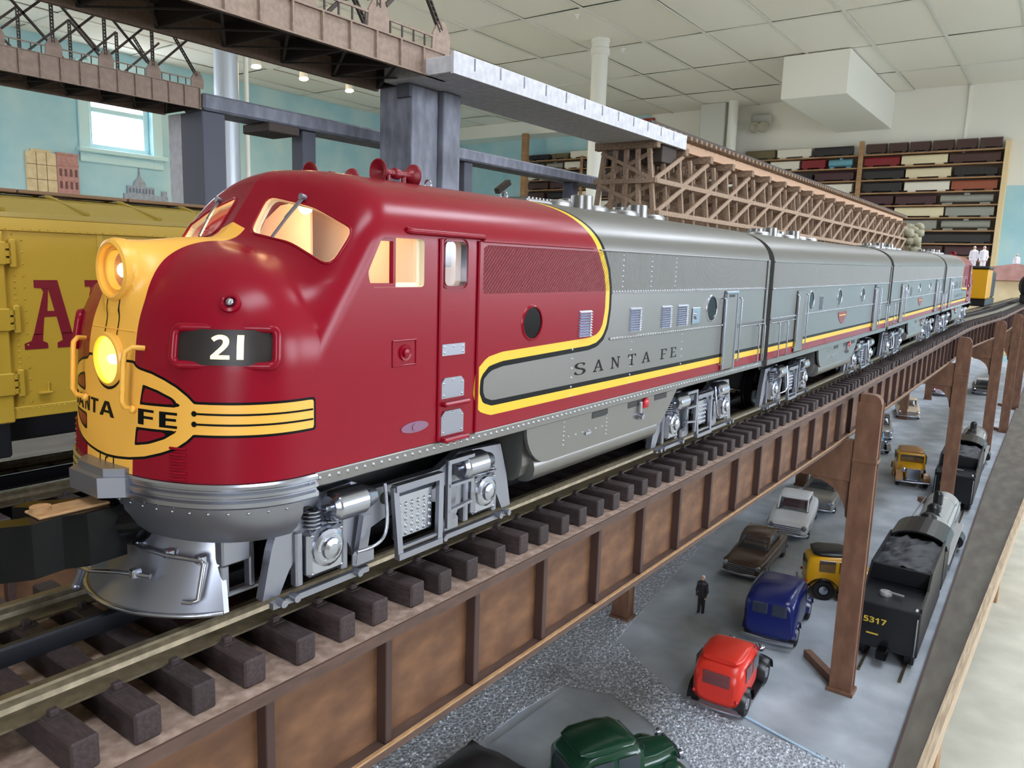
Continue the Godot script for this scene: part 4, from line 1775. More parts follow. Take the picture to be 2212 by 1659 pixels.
	# ---- number boards, class lamps, grab irons, nose rungs
	for s in [1.0, -1.0]:
		var outline := rrect(20.6, 47.7, 41.2, 55.0, 1.6, 5)
		var path := []
		for q in outline:
			path.append(on_nose(q.x * s, q.y, 0.45))
		path.append(path[0])
		path.append(path[1])
		mb = MB.new()
		mb.tube(path, 0.95, 10, false)
		var nb := obj("number_board", mb, "red", U)
		mb = MB.new()
		var rows := []
		for i in 15:
			var row := PackedVector3Array()
			for j in 5:
				row.append(on_nose((20.8 + 20.2 * i / 14.0) * s, 47.9 + 6.9 * j / 4.0, 0.25))
			rows.append(row)
		mb.sheet(rows, Vector3(s, 0, 1))
		obj("board_face", mb, "board_black", nb)
		mb = MB.new()
		letters(mb, "2", 3.7, 4.7, 0.06, func(x: float, y: float, d: float) -> Vector3: return on_nose(((28.5 if s > 0 else -32.2) + x), 49.1 + y, 0.32 + d), false, true)
		band_on_nose(mb, [Vector2(34.2 if s > 0 else -27.4, 49.1), Vector2(34.2 if s > 0 else -27.4, 53.8)], 1.3, 0.36)
		obj("number", mb, "digit_glow", nb)
		var cp := on_nose(31.2 * s, 59.9)
		var cn := nose_n(cp)
		mb = MB.new()
		mb.lathe(cp - cn * 0.6, cn, [[2.2, 0], [2.1, 1.2], [1.5, 1.5], [1.2, 1.2], [1.1, 0.6], [0, 0.6]], 18)
		var cl := obj("class_lamp", mb, "red", U)
		mb = MB.new()
		mb.ball(cp + cn * 0.4, Vector3(0.95, 0.95, 0.95), 10)
		obj("lens", mb, "chrome", cl)
		mb = MB.new()
		mb.tube([on_nose(12.6 * s, 50.3, 0.0), on_nose(11.6 * s, 50.3, 2.0), on_nose(10.7 * s, 49.4, 2.9), on_nose(10.4 * s, 47.5, 3.0), on_nose(10.1 * s, 39.6, 3.0), on_nose(10.0 * s, 38.3, 2.4), on_nose(9.9 * s, 37.6, 0.0)], 0.55, 8)
		mb.ball(on_nose(9.9 * s, 37.6, 0.5), Vector3(0.9, 0.9, 0.9), 8)
		obj("grab_iron", mb, "yellow", U)
		mb = MB.new()
		for k in 6:
			var y := 24.6 + k * 1.25
			mb.tube([on_nose(19.6 * s, y, 0.05), on_nose(21.4 * s, y, 0.25), on_nose(23.4 * s, y, 0.05)], 0.28, 6)
		obj("nose_vent", mb, "red", U)
		# ---- windscreen frame and pane
		mb = MB.new()
		path = []
		for q in shield:
			var z := _front_z(q.x, q.y)
			var p := Vector3(q.x * s, q.y, z)
			path.append(p)
		path.append(path[0])
		path.append(path[1])
		mb.tube(path, 0.34, 8, false)
		var ws := obj("windscreen_frame", mb, "red", U)
		mb = MB.new()
		var inner := []
		for p in path:
			inner.append(p + Vector3(-0.18 * s, -0.55, -1.3) * 1.2)
		for i in path.size() - 2:
			mb.quad(path[i], path[i + 1], inner[i + 1], inner[i], Vector3(18.0 * s, 76, 36) - path[i])
		var rim := []
		for i in inner.size():
			rim.append(inner[i].lerp(Vector3(19.0 * s, 75.9, 35.0), 0.06))
		for i in path.size() - 2:
			mb.quad(inner[i], inner[i + 1], rim[i + 1], rim[i], Vector3(0.2 * s, 0.5, 0.8))
		obj("windscreen_rim", mb, "window_rim", ws)
		mb = MB.new()
		var flat := PackedVector3Array()
		for i in inner.size() - 2:
			flat.append(inner[i])
		var mid := Vector3.ZERO
		for p in flat:
			mid += p / flat.size()
		for i in flat.size():
			mb.face(mid, flat[i], flat[(i + 1) % flat.size()], Vector3(0.2 * s, 0.5, 0.8))
		obj("windscreen_pane", mb, "clear", ws)
		# wiper
		mb = MB.new()
		var wt := Vector3(16.6 * s, 82.6, _front_z(16.6, 82.6) + 0.8)
		var wm := Vector3(15.4 * s, 78.0, _front_z(15.4, 78.0) + 1.2)
		var wb := Vector3(14.4 * s, 73.6, _front_z(14.4, 73.6) + 1.0)
		mb.cyl(wt + Vector3(0, 0.2, -0.8), wt + Vector3(0, 0.5, 0.5), 0.8, 8)
		mb.bar(wt, wm, 0.9, 0.5, Vector3(0, 0.5, 0.8))
		mb.bar(wm.lerp(wt, 0.25), wb, 0.65, 0.45, Vector3(0, 0.5, 0.8))
		obj("wiper", mb, "frame_silver", U)
		# ---- cab side window: reveal, sash and pane
		mb = MB.new()
		var at := func(p: Vector2, d: float) -> Vector3: return Vector3(d * s, p.y, p.x)
		mb.wall(cabwin, at, HW - 2.2, HW, false, true)
		var sw := obj("side_window", mb, "window_rim", U)
		mb = MB.new()
		mb.box(Vector3(minf((HW - 2) * s, (HW - 0.7) * s), 63.2, 22.1), Vector3(maxf((HW - 2) * s, (HW - 0.7) * s), 74.4, 22.9))
		mb.box(Vector3(minf((HW - 2) * s, (HW - 0.7) * s), 63.2, 22.9), Vector3(maxf((HW - 2) * s, (HW - 0.7) * s), 64.1, 30.6))
		mb.box(Vector3(minf((HW - 2) * s, (HW - 0.7) * s), 73.6, 22.9), Vector3(maxf((HW - 2) * s, (HW - 0.7) * s), 74.4, 26.8))
		obj("mullion", mb, "red", sw)
		mb = MB.new()
		mb.box(Vector3(minf((HW - 2.4) * s, (HW - 1.2) * s), 63.2, 13.2), Vector3(maxf((HW - 2.4) * s, (HW - 1.2) * s), 74.4, 14.6))
		mb.box(Vector3(minf((HW - 2.4) * s, (HW - 1.2) * s), 63.2, 14.6), Vector3(maxf((HW - 2.4) * s, (HW - 1.2) * s), 64.2, 22.1))
		obj("sash", mb, "window_rim", sw)
		mb = MB.new()
		var cm := Vector3((HW - 2.4) * s, 68.8, 21.0)
		for i in cabwin.size():
			mb.face(cm, at.call(cabwin[i], HW - 2.4), at.call(cabwin[(i + 1) % cabwin.size()], HW - 2.4), Vector3(s, 0, 0))
		obj("pane", mb, "clear", sw)
		# ---- crew door: frame posts, drip rail, window, plates and steps
		mb = MB.new()
		for z in [7.4, -7.6]:
			mb.box(Vector3(minf(HW * s, (HW + 0.7) * s), 24.0, z - 0.6), Vector3(maxf(HW * s, (HW + 0.7) * s), 75.0, z + 0.6), 0.3)
		var door := obj("cab_door", mb, "red", U)
		mb = MB.new()
		mb.wall(doorwin, at, HW - 1.6, HW + 0.35, true, true)
		mb.wall(rrect(-2.9, 62.7, 6.7, 75.1, 1.9), at, HW - 0.2, HW + 0.35, true)
		obj("door_window_rim", mb, "chrome", door)
		mb = MB.new()
		mb.quad(at.call(Vector2(-2.4, 63.2), HW - 1.5), at.call(Vector2(6.2, 63.2), HW - 1.5), at.call(Vector2(6.2, 74.6), HW - 1.5), at.call(Vector2(-2.4, 74.6), HW - 1.5), Vector3(s, 0, 0))
		obj("door_pane", mb, "clear", door)
		mb = MB.new()
		mb.tube([Vector3((HW - 0.3) * s, 76.4, 19.0), Vector3((HW + 0.4) * s, 76.2, 18.0), Vector3((HW + 0.5) * s, 76.0, -8.8), Vector3((HW - 0.2) * s, 75.6, -9.6)], 0.7, 8)
		obj("drip_rail", mb, "red", door)
		for e in [[45.9, 48.8, 0.0], [34.9, 40.2, 1.2], [25.3, 31.6, 1.4]]:
			mb = MB.new()
			var o2 := [Vector2(-2.2, e[0]), Vector2(6.6, e[0]), Vector2(6.6, e[1] - e[2]), Vector2(6.6 - e[2], e[1]), Vector2(-2.2 + e[2], e[1]), Vector2(-2.2, e[1] - e[2])]
			flatplate(mb, PackedVector2Array(o2), HW * s, (HW + 0.4) * s)
			obj("kick_plate", mb, "frame_silver", door)
			mb = MB.new()
			for q in [[-1.4, e[1] - 0.7 - e[2] * 0.6], [5.8, e[1] - 0.7 - e[2] * 0.6], [-1.4, e[0] + 0.8], [5.8, e[0] + 0.8], [2.2, e[1] - 0.6]]:
				mb.rivet(Vector3((HW + 0.4) * s, q[1], q[0]), Vector3(s, 0, 0), 0.4)
			obj("plate_rivets", mb, "chrome", door)
		for y in [33.6, 24.3]:
			mb = MB.new()
			mb.box(Vector3(minf((HW - 0.5) * s, (HW + 2.4) * s), y - 0.6, -3.0), Vector3(maxf((HW - 0.5) * s, (HW + 2.4) * s), y + 0.6, 7.0), 0.4)
			obj("door_step", mb, "red", door)
		# ---- square vent with its knob, oval medallion
		mb = MB.new()
		for e in [[15.6, 16.0, 44.6, 50.9], [23.4, 23.8, 44.6, 50.9], [15.6, 23.8, 50.5, 50.9], [15.6, 23.8, 44.6, 45.0]]:
			mb.box(Vector3(minf(HW * s, (HW + 0.3) * s), e[2], e[0]), Vector3(maxf(HW * s, (HW + 0.3) * s), e[3], e[1]), 0.1)
		mb.lathe(Vector3(HW * s, 47.8, 19.6), Vector3(s, 0, 0), [[2.0, 0], [1.9, 0.5], [1.5, 0.4], [1.0, 0.2], [0.9, 0.9], [0, 1.1]], 12)
		obj("sand_filler", mb, "red", U)
		mb = MB.new()
		flatplate(mb, circle(Vector2(15.9, 29.2), 4.8, 24, 1.35), HW * s, (HW + 0.2) * s)
		flatplate(mb, circle(Vector2(15.9, 29.2), 1.1, 12, 0.9), (HW + 0.1) * s, (HW + 0.4) * s)
		obj("builder_medallion", mb, "medallion", U)
	# ---- cab interior: warm lit box behind the glass
	mb = MB.new()
	mb.box(Vector3(-33.0, 60.0, -4.4), Vector3(33.0, 60.8, 40.0))
	mb.prism(poly([-34.0, 60.8, 34.0, 60.8, 34.0, 75.0, 31.0, 80.5, 24.0, 85.0, 12.0, 88.2, -12.0, 88.2, -24.0, 85.0, -31.0, 80.5, -34.0, 75.0]), 2, -4.4, -3.6)
	mb.prism(poly([14.0, 60.8, 33.6, 60.8, 33.6, 75.0, 30.0, 79.5, 23.0, 83.5, 14.0, 85.0]), 2, 9.4, 10.2)
	mb.prism(poly([-10.0, 60.8, -33.6, 60.8, -33.6, 75.0, -30.0, 79.5, -23.0, 83.5, -10.0, 85.0]), 2, 9.4, 10.2)
	var inn := obj("cab_interior", mb, "cab_cream", U)
	mb = MB.new()
	mb.box(Vector3(29, 68, 0.4), Vector3(33.4, 75.4, 5.9), 0.4)
	mb.box(Vector3(-33.4, 68, 0.4), Vector3(-29, 75.4, 5.9), 0.4)
	obj("cab_partition", mb, "rubber", inn)
	for s in [1.0, -1.0]:
		mb = MB.new()
		mb.ball(Vector3(9.0 * s, 81.2, 27.0), Vector3(1.7, 1.7, 1.7), 12)
		obj("cab_bulb", mb, "bulb_warm", inn)
		var l := OmniLight3D.new()
		l.name = "cab_light"
		l.position = (Vector3(9.0 * s, 80.4, 27.0) - base_of[U]) * K
		l.light_color = Color8(255, 216, 160)
		l.light_energy = CAB_LIGHT
		l.light_size = 0.002
		l.omni_range = 3.0
		l.omni_attenuation = 2.0
		l.shadow_enabled = true
		U.add_child(l, true)
	var ll := SpotLight3D.new()
	ll.name = "lower_lamp_light"
	ll.position = (Vector3(0, 46.9, 74.0) - base_of[U]) * K
	ll.rotation = Vector3(0, PI, 0)
	ll.light_color = Color8(255, 214, 90)
	ll.light_energy = 0.004
	ll.spot_angle = 60.0
	ll.spot_range = 3.0
	ll.shadow_enabled = true
	U.add_child(ll, true)
	# ---- hull behind the cab
	var body := hull(-5.0, -92.0, 1.6, sec)
	body.add(hull(-92.0, -241.0, 8.0, sec))
	livery(U, body, sec, silver_field(0.0, sec))
	side_details(U, -241.0)
	end_wall(U, -240.8, -1.0)
	rear_gear(U, -241.0)
	for s in [1.0, -1.0]:
		porthole(U, -32.9, 52.5, 4.6, s, "red")
		porthole(U, -168.9, 52.7, 5.2, s, "chrome")
		for e in [[-59.0, -66.8], [-93.4, -102.2], [-119.0, -128.0], [-133.8, -143.6]]:
			louvre(U, e[0], e[1], 46.8, 55.4, s)
		mb = MB.new()
		mb.box(Vector3(minf(HW * s, (HW + 0.4) * s), 46.8, -156.0), Vector3(maxf(HW * s, (HW + 0.4) * s), 53.6, -148.0), 0.2)
		mb.cyl(Vector3(HW * s, 50.2, -152.0), Vector3((HW + 1.0) * s, 50.2, -152.0), 1.6, 10)
		obj("filler_hatch", mb, "chrome", U)
		mb = MB.new()
		var wd := ["S", "A", "N", "T", "A", "F", "E"]
		var zz := [-57.6, -69.5, -81.5, -94.0, -105.0, -120.5, -129.5]
		var ww := [7.0, 7.0, 6.5, 6.0, 7.0, 5.5, 5.5]
		for i in 7:
			var k := i
			letters(mb, wd[k], ww[k], 4.0, 0.05, func(x: float, y: float, d: float) -> Vector3:
				if s > 0:
					return Vector3(HW + 0.04 + d, 34.4 + y, zz[k] - x)
				return Vector3(-HW - 0.04 - d, 34.4 + y, -187.0 - zz[k] - 7.0 + x), true)
		obj("side_lettering", mb, "black_paint", U)
		# red rim along the raised roof panel
		mb = MB.new()
		mb.tube([Vector3(0.5 * s, 90.6, -28.5), Vector3(14.0 * s, 89.0, -30.0), Vector3(23.0 * s, 86.0, -36.5), Vector3(27.2 * s, 83.9, -38.0), Vector3(27.4 * s, 83.8, -61.0)], 0.45, 6)
		for k in 8:
			mb.rivet(Vector3(27.9 * s, 84.0, -40.0 - k * 2.8), Vector3(0.55 * s, 0.83, 0), 0.6)
		obj("roof_panel_edge", mb, "deep_red", U)
		mb = MB.new()
		mb.tube([Vector3((HW - 0.2) * s, 74.9, -9.0), Vector3((HW + 0.1) * s, 74.9, -10.0), Vector3((HW + 0.1) * s, 74.9, -66.0)], 0.3, 6)
		obj("gutter", mb, "red", U)
	# ---- roof: horns, lift rings, fans
	for h in [[9.5, 3.0, -9.0, 92.4], [-12.0, 8.0, -6.0, 92.0]]:
		var x: float = h[0]
		var yb: float = h[3]
		mb = MB.new()
		for e in [[h[1], 1.0], [h[2], -1.0]]:
			var z: float = e[0]
			mb.lathe(Vector3(x, yb, z - e[1] * 4.2), Vector3(0, 0, e[1]), [[0.9, 0], [1.0, 1.6], [1.3, 2.6], [2.0, 3.6], [3.1, 4.4], [3.3, 4.9], [3.0, 5.0], [1.2, 4.0], [0, 3.2]], 18)
			mb.lathe(Vector3(x, 88.6, z - e[1] * 3.0), Vector3.UP, [[1.6, 0], [1.3, 0.8], [0.8, 1.6], [0.8, yb - 88.8]], 12)
		mb.cyl(Vector3(x, yb, h[1] - 4.0), Vector3(x, yb, h[2] + 4.0), 1.0, 10)
		mb.lathe(Vector3(x, yb, (h[1] + h[2]) * 0.5 - 1.2), Vector3(0, 0, 1), [[1.0, 0], [1.5, 0.3], [1.5, 1.9], [1.0, 2.2]], 12)
		obj("air_horn", mb, "deep_red", U)
	for e in [[2.0, -24.0], [2.0, -62.0]]:
		mb = MB.new()
		var pth := []
		for k in 11:
			var a := -PI * 0.35 + PI * 1.7 * k / 10.0
			pth.append(Vector3(e[0] + cos(a) * 1.3, 91.6 + sin(a) * 1.6, e[1]))
		mb.tube(pth, 0.32, 6)
		mb.cyl(Vector3(e[0], 89.4, e[1]), Vector3(e[0], 90.4, e[1]), 0.9, 8)
		obj("lift_ring", mb, "chrome", U)
	roof_fittings(U, -88.0, 4)
	mb = MB.new()
	mb.box(Vector3(-9, 89.0, -82), Vector3(9, 91.4, -66), 0.6)
	for k in 7:
		mb.bar(Vector3(-8.5, 91.6, -67.5 - k * 2.2), Vector3(8.5, 91.6, -67.5 - k * 2.2), 0.8, 0.8)
	obj("roof_hatch", mb, "silver", U)
	# ---- pilot
	make_pilot(U)
	make_truck(U, 9.8, 1.0)
	make_truck(U, -178.0, -1.0)
	make_tank(U, -36.0, -132.0)
	mb = MB.new()
	mb.box(Vector3(-30, 19.0, -240.0), Vector3(30, 23.5, 44.0))
	mb.box(Vector3(-12, 12.0, -150.0), Vector3(12, 19.0, -30.0))
	obj("underframe", mb, "rubber", U)
	return U


const CAB_LIGHT := 0.0006


# depth of the front of the cab at (x, y)
func _front_z(x: float, y: float) -> float:
	var lo := 10.0
	var hi := 60.0
	# search from the front inwards for the first entry into the solid
	var z := hi
	while z > lo and nose_f(Vector3(x, y, z)) > 0.0:
		z -= 0.5
	var a := z
	var b := z + 0.5
	for i in 14:
		var m := (a + b) * 0.5
		if nose_f(Vector3(x, y, m)) > 0.0:
			b = m
		else:
			a = m
	return a


func contour_row(y: float, grow: float, a0: float, a1: float, k: int, yref := 26.0) -> PackedVector3Array:
	var row := PackedVector3Array()
	for i in k + 1:
		var a := lerpf(a0, a1, float(i) / k)
		var p := on_nose(a, yref)
		var n := nose_n(p)
		n.y = 0.0
		p += n.normalized() * grow
		p.y = y
		row.append(p)
	return row


func make_pilot(U: Node3D) -> void:
	# ribbed anticlimber round the foot of the nose
	var rows := []
	for e in [[23.9, -0.6], [23.9, 0.6], [23.5, 1.0], [22.9, 1.0], [22.5, 0.4], [22.2, 0.4], [21.8, 1.1], [21.2, 1.1], [20.8, 0.45], [20.5, 0.45], [20.1, 1.2], [19.2, 1.2], [18.7, 0.6], [18.7, -1.5]]:
		rows.append(contour_row(e[0], e[1], -50.0, 50.0, 60))
	var mb := MB.new()
	for i in rows.size() - 1:
		var cs := [rows[i], rows[i + 1]]
		mb.sheet(cs, Vector3.ZERO, false, [rows[i][0] * 0.0 + Vector3(0, 21.4, 30), Vector3(0, 21.4, 30)])
	obj("anticlimber", mb, "chrome", U)
	# coupler cover block at the front
	mb = MB.new()
	var b := poly([-9.5, 68.0, 9.5, 68.0, 9.5, 74.0, 6.0, 78.0, -6.0, 78.0, -9.5, 74.0])
	mb.prism(b, 1, 19.4, 23.6)
	mb.prism(poly([-8.5, 68.0, 8.5, 68.0, 8.5, 73.5, 5.4, 76.4, -5.4, 76.4, -8.5, 73.5]), 1, 23.6, 25.2)
	obj("coupler_cover", mb, "frame_silver", U)
	# skirt that narrows downwards under the anticlimber
	rows = []
	for e in [[18.7, -0.8], [15.5, -1.6], [12.0, -3.8], [9.6, -6.6]]:
		var row := PackedVector3Array()
		var sc: float = [1.0, 0.985, 0.92, 0.84][rows.size()]
		for p in contour_row(e[0], 0.0, -47.0, 47.0, 48):
			row.append(Vector3(p.x * sc, e[0], 44.0 + (p.z - 44.0) * [1.0, 0.98, 0.92, 0.84][rows.size()]))
		rows.append(row)
	mb = MB.new()
	mb.sheet(rows, Vector3.ZERO, false, [Vector3(0, 14, 40), Vector3(0, 14, 40), Vector3(0, 14, 40), Vector3(0, 14, 40)])
	var sk := obj("pilot_skirt", mb, "frame_silver", U)
	mb = MB.new()
	for i in range(2, 47, 2):
		var p: Vector3 = rows[0][i].lerp(rows[1][i], 0.35)
		mb.rivet(p, (p - Vector3(0, p.y, 44)).normalized(), 0.42)
	obj("skirt_rivets", mb, "chrome", sk)
	# plough: a flared shovel under the skirt
	rows = []
	for i in 9:
		var t := i / 8.0
		var y := lerpf(10.2, -5.6, t)
		var ax := lerpf(20.5, 26.5, pow(t, 1.2))
		var az := lerpf(13.0, 25.0, pow(t, 1.35))
		var zc := lerpf(54.5, 50.5, t)
		var row := PackedVector3Array()
		for k in 33:
			var a := lerpf(-1.0, 1.0, k / 32.0) * deg_to_rad(62.0)
			row.append(Vector3(sin(a) / sin(deg_to_rad(62.0)) * ax * 0.94, y, zc + az * cos(a)))
		rows.append(row)
	mb = MB.new()
	mb.sheet(rows, Vector3.ZERO, false, Array(range(9)).map(func(_i): return Vector3(0, 2, 20)))
	var back := []
	for r in rows:
		var row := PackedVector3Array()
		for p in r:
			row.append(p + Vector3(0, 0, -1.2))
		back.append(row)
	mb.sheet([rows[8], back[8]], Vector3.DOWN)
	mb.sheet(back, Vector3(0, 0, -1))
	for e in [0, 32]:
		var c1 := []
		for i in 9:
			c1.append(rows[i][e])
		for i in 8:
			mb.quad(rows[i][e], rows[i + 1][e], back[i + 1][e], back[i][e], Vector3(-1 if e == 0 else 1, 0, 0))
	var plow := obj("pilot_plough", mb, "frame_silver", U)
	mb = MB.new()
	var lip := []
	for p in rows[8]:
		lip.append(p + Vector3(0, 0.2, 0.3))
	mb.tube(lip, 0.55, 8)
	obj("plough_lip", mb, "chrome", plow)
	# coupler lift bar, grab iron and air hose on the plough
	mb = MB.new()
	var z1 := 67.4
	mb.tube([Vector3(-21, 6.6, 63.0), Vector3(-8, 6.4, 68.8), Vector3(6, 6.2, 69.3), Vector3(14, 6.0, 67.6), Vector3(21.0, 5.8, 64.6), Vector3(21.8, 5.2, 64.6), Vector3(22.6, -1.6, 66.6), Vector3(21.4, -2.4, 67.4), Vector3(19.6, -2.4, 68.4)], 0.55, 8)
	for p in [Vector3(12.5, 6.0, 67.4), Vector3(20.0, 5.8, 64.6), Vector3(3.0, 6.2, 68.8)]:
		mb.box(p - Vector3(1.0, 1.0, 1.4), p + Vector3(1.0, 1.0, 0.6), 0.3)
	obj("lift_bar", mb, "chrome", plow)
	mb = MB.new()
	mb.tube([Vector3(1.0, 8.6, 68.0), Vector3(-1.5, 8.4, 71.2), Vector3(-4.4, 6.4, 73.8), Vector3(-6.0, 3.2, 75.0), Vector3(-7.2, 0.0, 76.0), Vector3(-8.2, -3.4, 76.8)], 0.95, 8)
	mb.ball(Vector3(-8.4, -4.0, 76.9), Vector3(1.2, 1.2, 1.2), 8)
	obj("air_hose", mb, "frame_silver", plow)
	mb = MB.new()
	mb.tube([Vector3(-17.0, 1.0, 72.6), Vector3(-10.0, 0.6, 76.6), Vector3(-2.0, 1.4, 77.0), Vector3(6.0, 2.4, 74.4), Vector3(12.5, 2.2, 71.2)], 0.5, 8)
	mb.box(Vector3(8.0, 1.4, 71.4), Vector3(10.0, 3.4, 73.6), 0.3)
	obj("uncoupling_rod", mb, "chrome", plow)
	# bracket beside the plough, between it and the truck
	for s in [1.0, -1.0]:
		mb = MB.new()
		mb.box(Vector3(minf(20 * s, 23 * s), 3.6, 54.0), Vector3(maxf(20 * s, 23 * s), 10.2, 61.0), 0.4)
		mb.box(Vector3(minf(20 * s, 22.4 * s), -3.4, 59.0), Vector3(maxf(20 * s, 22.4 * s), 3.6, 61.0), 0.3)
		mb.box(Vector3(minf(20 * s, 22.4 * s), -3.8, 49.0), Vector3(maxf(20 * s, 22.4 * s), -2.6, 61.0), 0.3)
		mb.box(Vector3(minf(20 * s, 22.4 * s), -3.4, 52.6), Vector3(maxf(20 * s, 22.4 * s), 10.2, 54.0), 0.3)
		obj("pilot_bracket", mb, "frame_silver", U)
	# black coupler: drawbar, head and knuckle
	mb = MB.new()
	mb.lathe(Vector3(0, 12.4, 58.0), Vector3(0, 0, 1), [[0, 0], [6.6, 0.5], [7.2, 4.0], [7.0, 10.0], [5.6, 15.5], [4.4, 18.0], [0, 18.2]], 20)
	var cp := obj("coupler", mb, "gloss_black", U)
	mb = MB.new()
	mb.prism(poly([-5.5, 72.0, 5.0, 72.0, 5.6, 80.0, 3.6, 84.0, 4.6, 90.0, 1.5, 95.5, -3.0, 94.5, -1.0, 90.0, -0.6, 86.0, -4.0, 84.0, -9.5, 88.0, -11.0, 84.5, -7.0, 78.0]), 1, 5.4, 16.6)
	obj("knuckle", mb, "gloss_black", cp)
	mb = MB.new()
	mb.box(Vector3(-3.6, 16.6, 74.0), Vector3(3.0, 17.2, 88.0), 0.2)
	mb.cyl(Vector3(-1.0, 16.8, 86.0), Vector3(-1.0, 18.2, 86.0), 2.0, 10)
	obj("coupler_plate", mb, "tan_and_lit_edge", cp)


func booster_unit(label: String, group: String) -> Node3D:
	# a cabless unit, authored from z = 0 (front face) back to z = -306
	var U := thing("booster_locomotive", label, "locomotive", Vector3(CX, RT, -250), group)
	base_of[U] = Vector3(0, RT, 0)
	var sec := section()
	var L := 306.0
	var body := hull(0.0, -L, 12.0, sec)
	livery(U, body, sec, stripe_field(sec), true)
	var mb := MB.new()
	rivets(mb, -2.0, -L + 2, 2.4, 60.9, HW, 0.5)
	rivets(mb, -2.0, -L + 2, 2.4, 45.4, HW + 0.4, 0.55)
	for z in [-30.0, -80.0, -130.0, -180.0, -230.0, -280.0]:
		rivets_up(mb, z, 62.5, 74.0, 1.8)
	obj("side_rivets", mb, "chrome", U)
	mb = MB.new()
	for sx in [1.0, -1.0]:
		for y in [60.2, 44.6, 74.3]:
			mb.box(Vector3(minf(HW * sx, (HW + 0.5) * sx), y, -L), Vector3(maxf(HW * sx, (HW + 0.5) * sx), y + 0.7, 0), 0.15)
		mb.box(Vector3(minf((HW - 2) * sx, (HW + 0.3) * sx), 20.8, -L), Vector3(maxf((HW - 2) * sx, (HW + 0.3) * sx), 23.9, 0), 0.25)
	obj("belt_rail", mb, "silver", U)
	mb = MB.new()
	for k in 110:
		for sx in [1.0, -1.0]:
			mb.rivet(Vector3(28.6 * sx, 83.4, -4.0 - k * 2.7), Vector3(0.55 * sx, 0.83, 0), 0.5)
	obj("roof_rivets", mb, "chrome", U)
	end_wall(U, -0.2, 1.0)
	end_wall(U, -L + 0.6, -1.0)
	rear_gear(U, -L)
	for s in [1.0, -1.0]:
		mb = MB.new()
		mb.box(Vector3(minf(HW * s, (HW + 0.9) * s), 24.2, -60.0), Vector3(maxf(HW * s, (HW + 0.9) * s), 59.0, -44.0), 0.4)
		obj("side_door", mb, "silver", U)
		handrail(U, -42.5, 27.0, 57.0, s)
		handrail(U, -61.5, 27.0, 57.0, s)
		handrail(U, -12.0, 24.0, 43.0, s)
		handrail(U, -26.0, 24.0, 43.0, s)
		mb = MB.new()
		mb.tube([Vector3(HW * s, 43.2, -2.0), Vector3((HW + 1.5) * s, 43.4, -3.0), Vector3((HW + 1.5) * s, 43.4, -40.0), Vector3(HW * s, 43.2, -41.0)], 0.4, 6)
		obj("handrail", mb, "chrome", U)
		for z in [-73.0, -140.0, -207.5]:
			porthole(U, z, 52.7, 5.2, s, "chrome")
		louvre(U, -92.0, -101.0, 46.8, 55.4, s)
		# the shield-shaped red mark under the belt
		mb = MB.new()
		flatplate(mb, soft([Vector2(-141, 43.2), Vector2(-164, 43.2), Vector2(-164, 40.6), Vector2(-154, 34.6), Vector2(-148, 36.0), Vector2(-141, 40.4)], 1.2), HW * s, (HW + 0.25) * s)
		var em := obj("shield_mark", mb, "car_red", U)
		mb = MB.new()
		flatplate(mb, PackedVector2Array([Vector2(-144, 41.2), Vector2(-161, 41.2), Vector2(-161, 40.5), Vector2(-144, 40.5)]), (HW + 0.2) * s, (HW + 0.35) * s)
		obj("mark_line", mb, "stripe_yellow", em)
	mb = MB.new()
	roof_fittings(U, -60.0, 5)
	make_truck(U, -62.0, 1.0)
	make_truck(U, -250.0, -1.0)
	var tz := Node3D.new()
	tz.name = "tank"
	U.add_child(tz, true)
	base_of[tz] = Vector3(0, RT, 72.0)
	make_tank(tz, -36.0, -132.0)
	mb = MB.new()
	mb.box(Vector3(-30, 19.0, -304.0), Vector3(30, 23.5, -2.0))
	obj("underframe", mb, "rubber", U)
	return U


func make_train() -> void:
	var a := cab_unit("red and silver streamlined cab locomotive numbered 21 with lit nose lamps")
	var b := booster_unit("silver booster locomotive coupled right behind the lit cab locomotive", "silver booster locomotives")
	place_unit(b, -250.0)
	var c := copy_of(b, "silver booster locomotive coupled between another booster and the rear cab unit", Vector3(CX, RT, -566), 0.0)
	place_unit(c, -566.0)
	var d := copy_of(a, "rear cab locomotive facing away at the far end of the silver train", Vector3(CX, RT, -1122), PI)
	for l in d.get_children():
		if l is Light3D:
			d.remove_child(l)
			l.free()
	d.position = V(Vector3(CX, RT + lift(-1124.0), -1124.0))
	d.rotation.x = -0.0135


# the line climbs gently beyond the first units
func lift(z: float) -> float:
	return maxf(0.0, (-400.0 - z)) * 0.0135


func place_unit(u: Node3D, z: float) -> void:
	var y0 := lift(z - 60.0)
	var y1 := lift(z - 250.0)
	var slope := (y1 - y0) / 190.0
	u.position = V(Vector3(CX, RT + y0 - slope * 60.0, z))
	u.rotation.x = slope


# ---------------------------------------------------------------- tracks and the girder bridge
func drift(z: float) -> float:
	return 20.0 * smoothstep(0.0, 1.0, clampf((-1150.0 - z) / 450.0, 0.0, 1.0))


func rise(z: float) -> float:
	return lift(maxf(z, -1500.0))


func line_at(cx: float, z: float, climb: bool) -> Vector3:
	return Vector3(cx + (drift(z) if climb else 0.0), rise(z) if climb else 0.0, z)


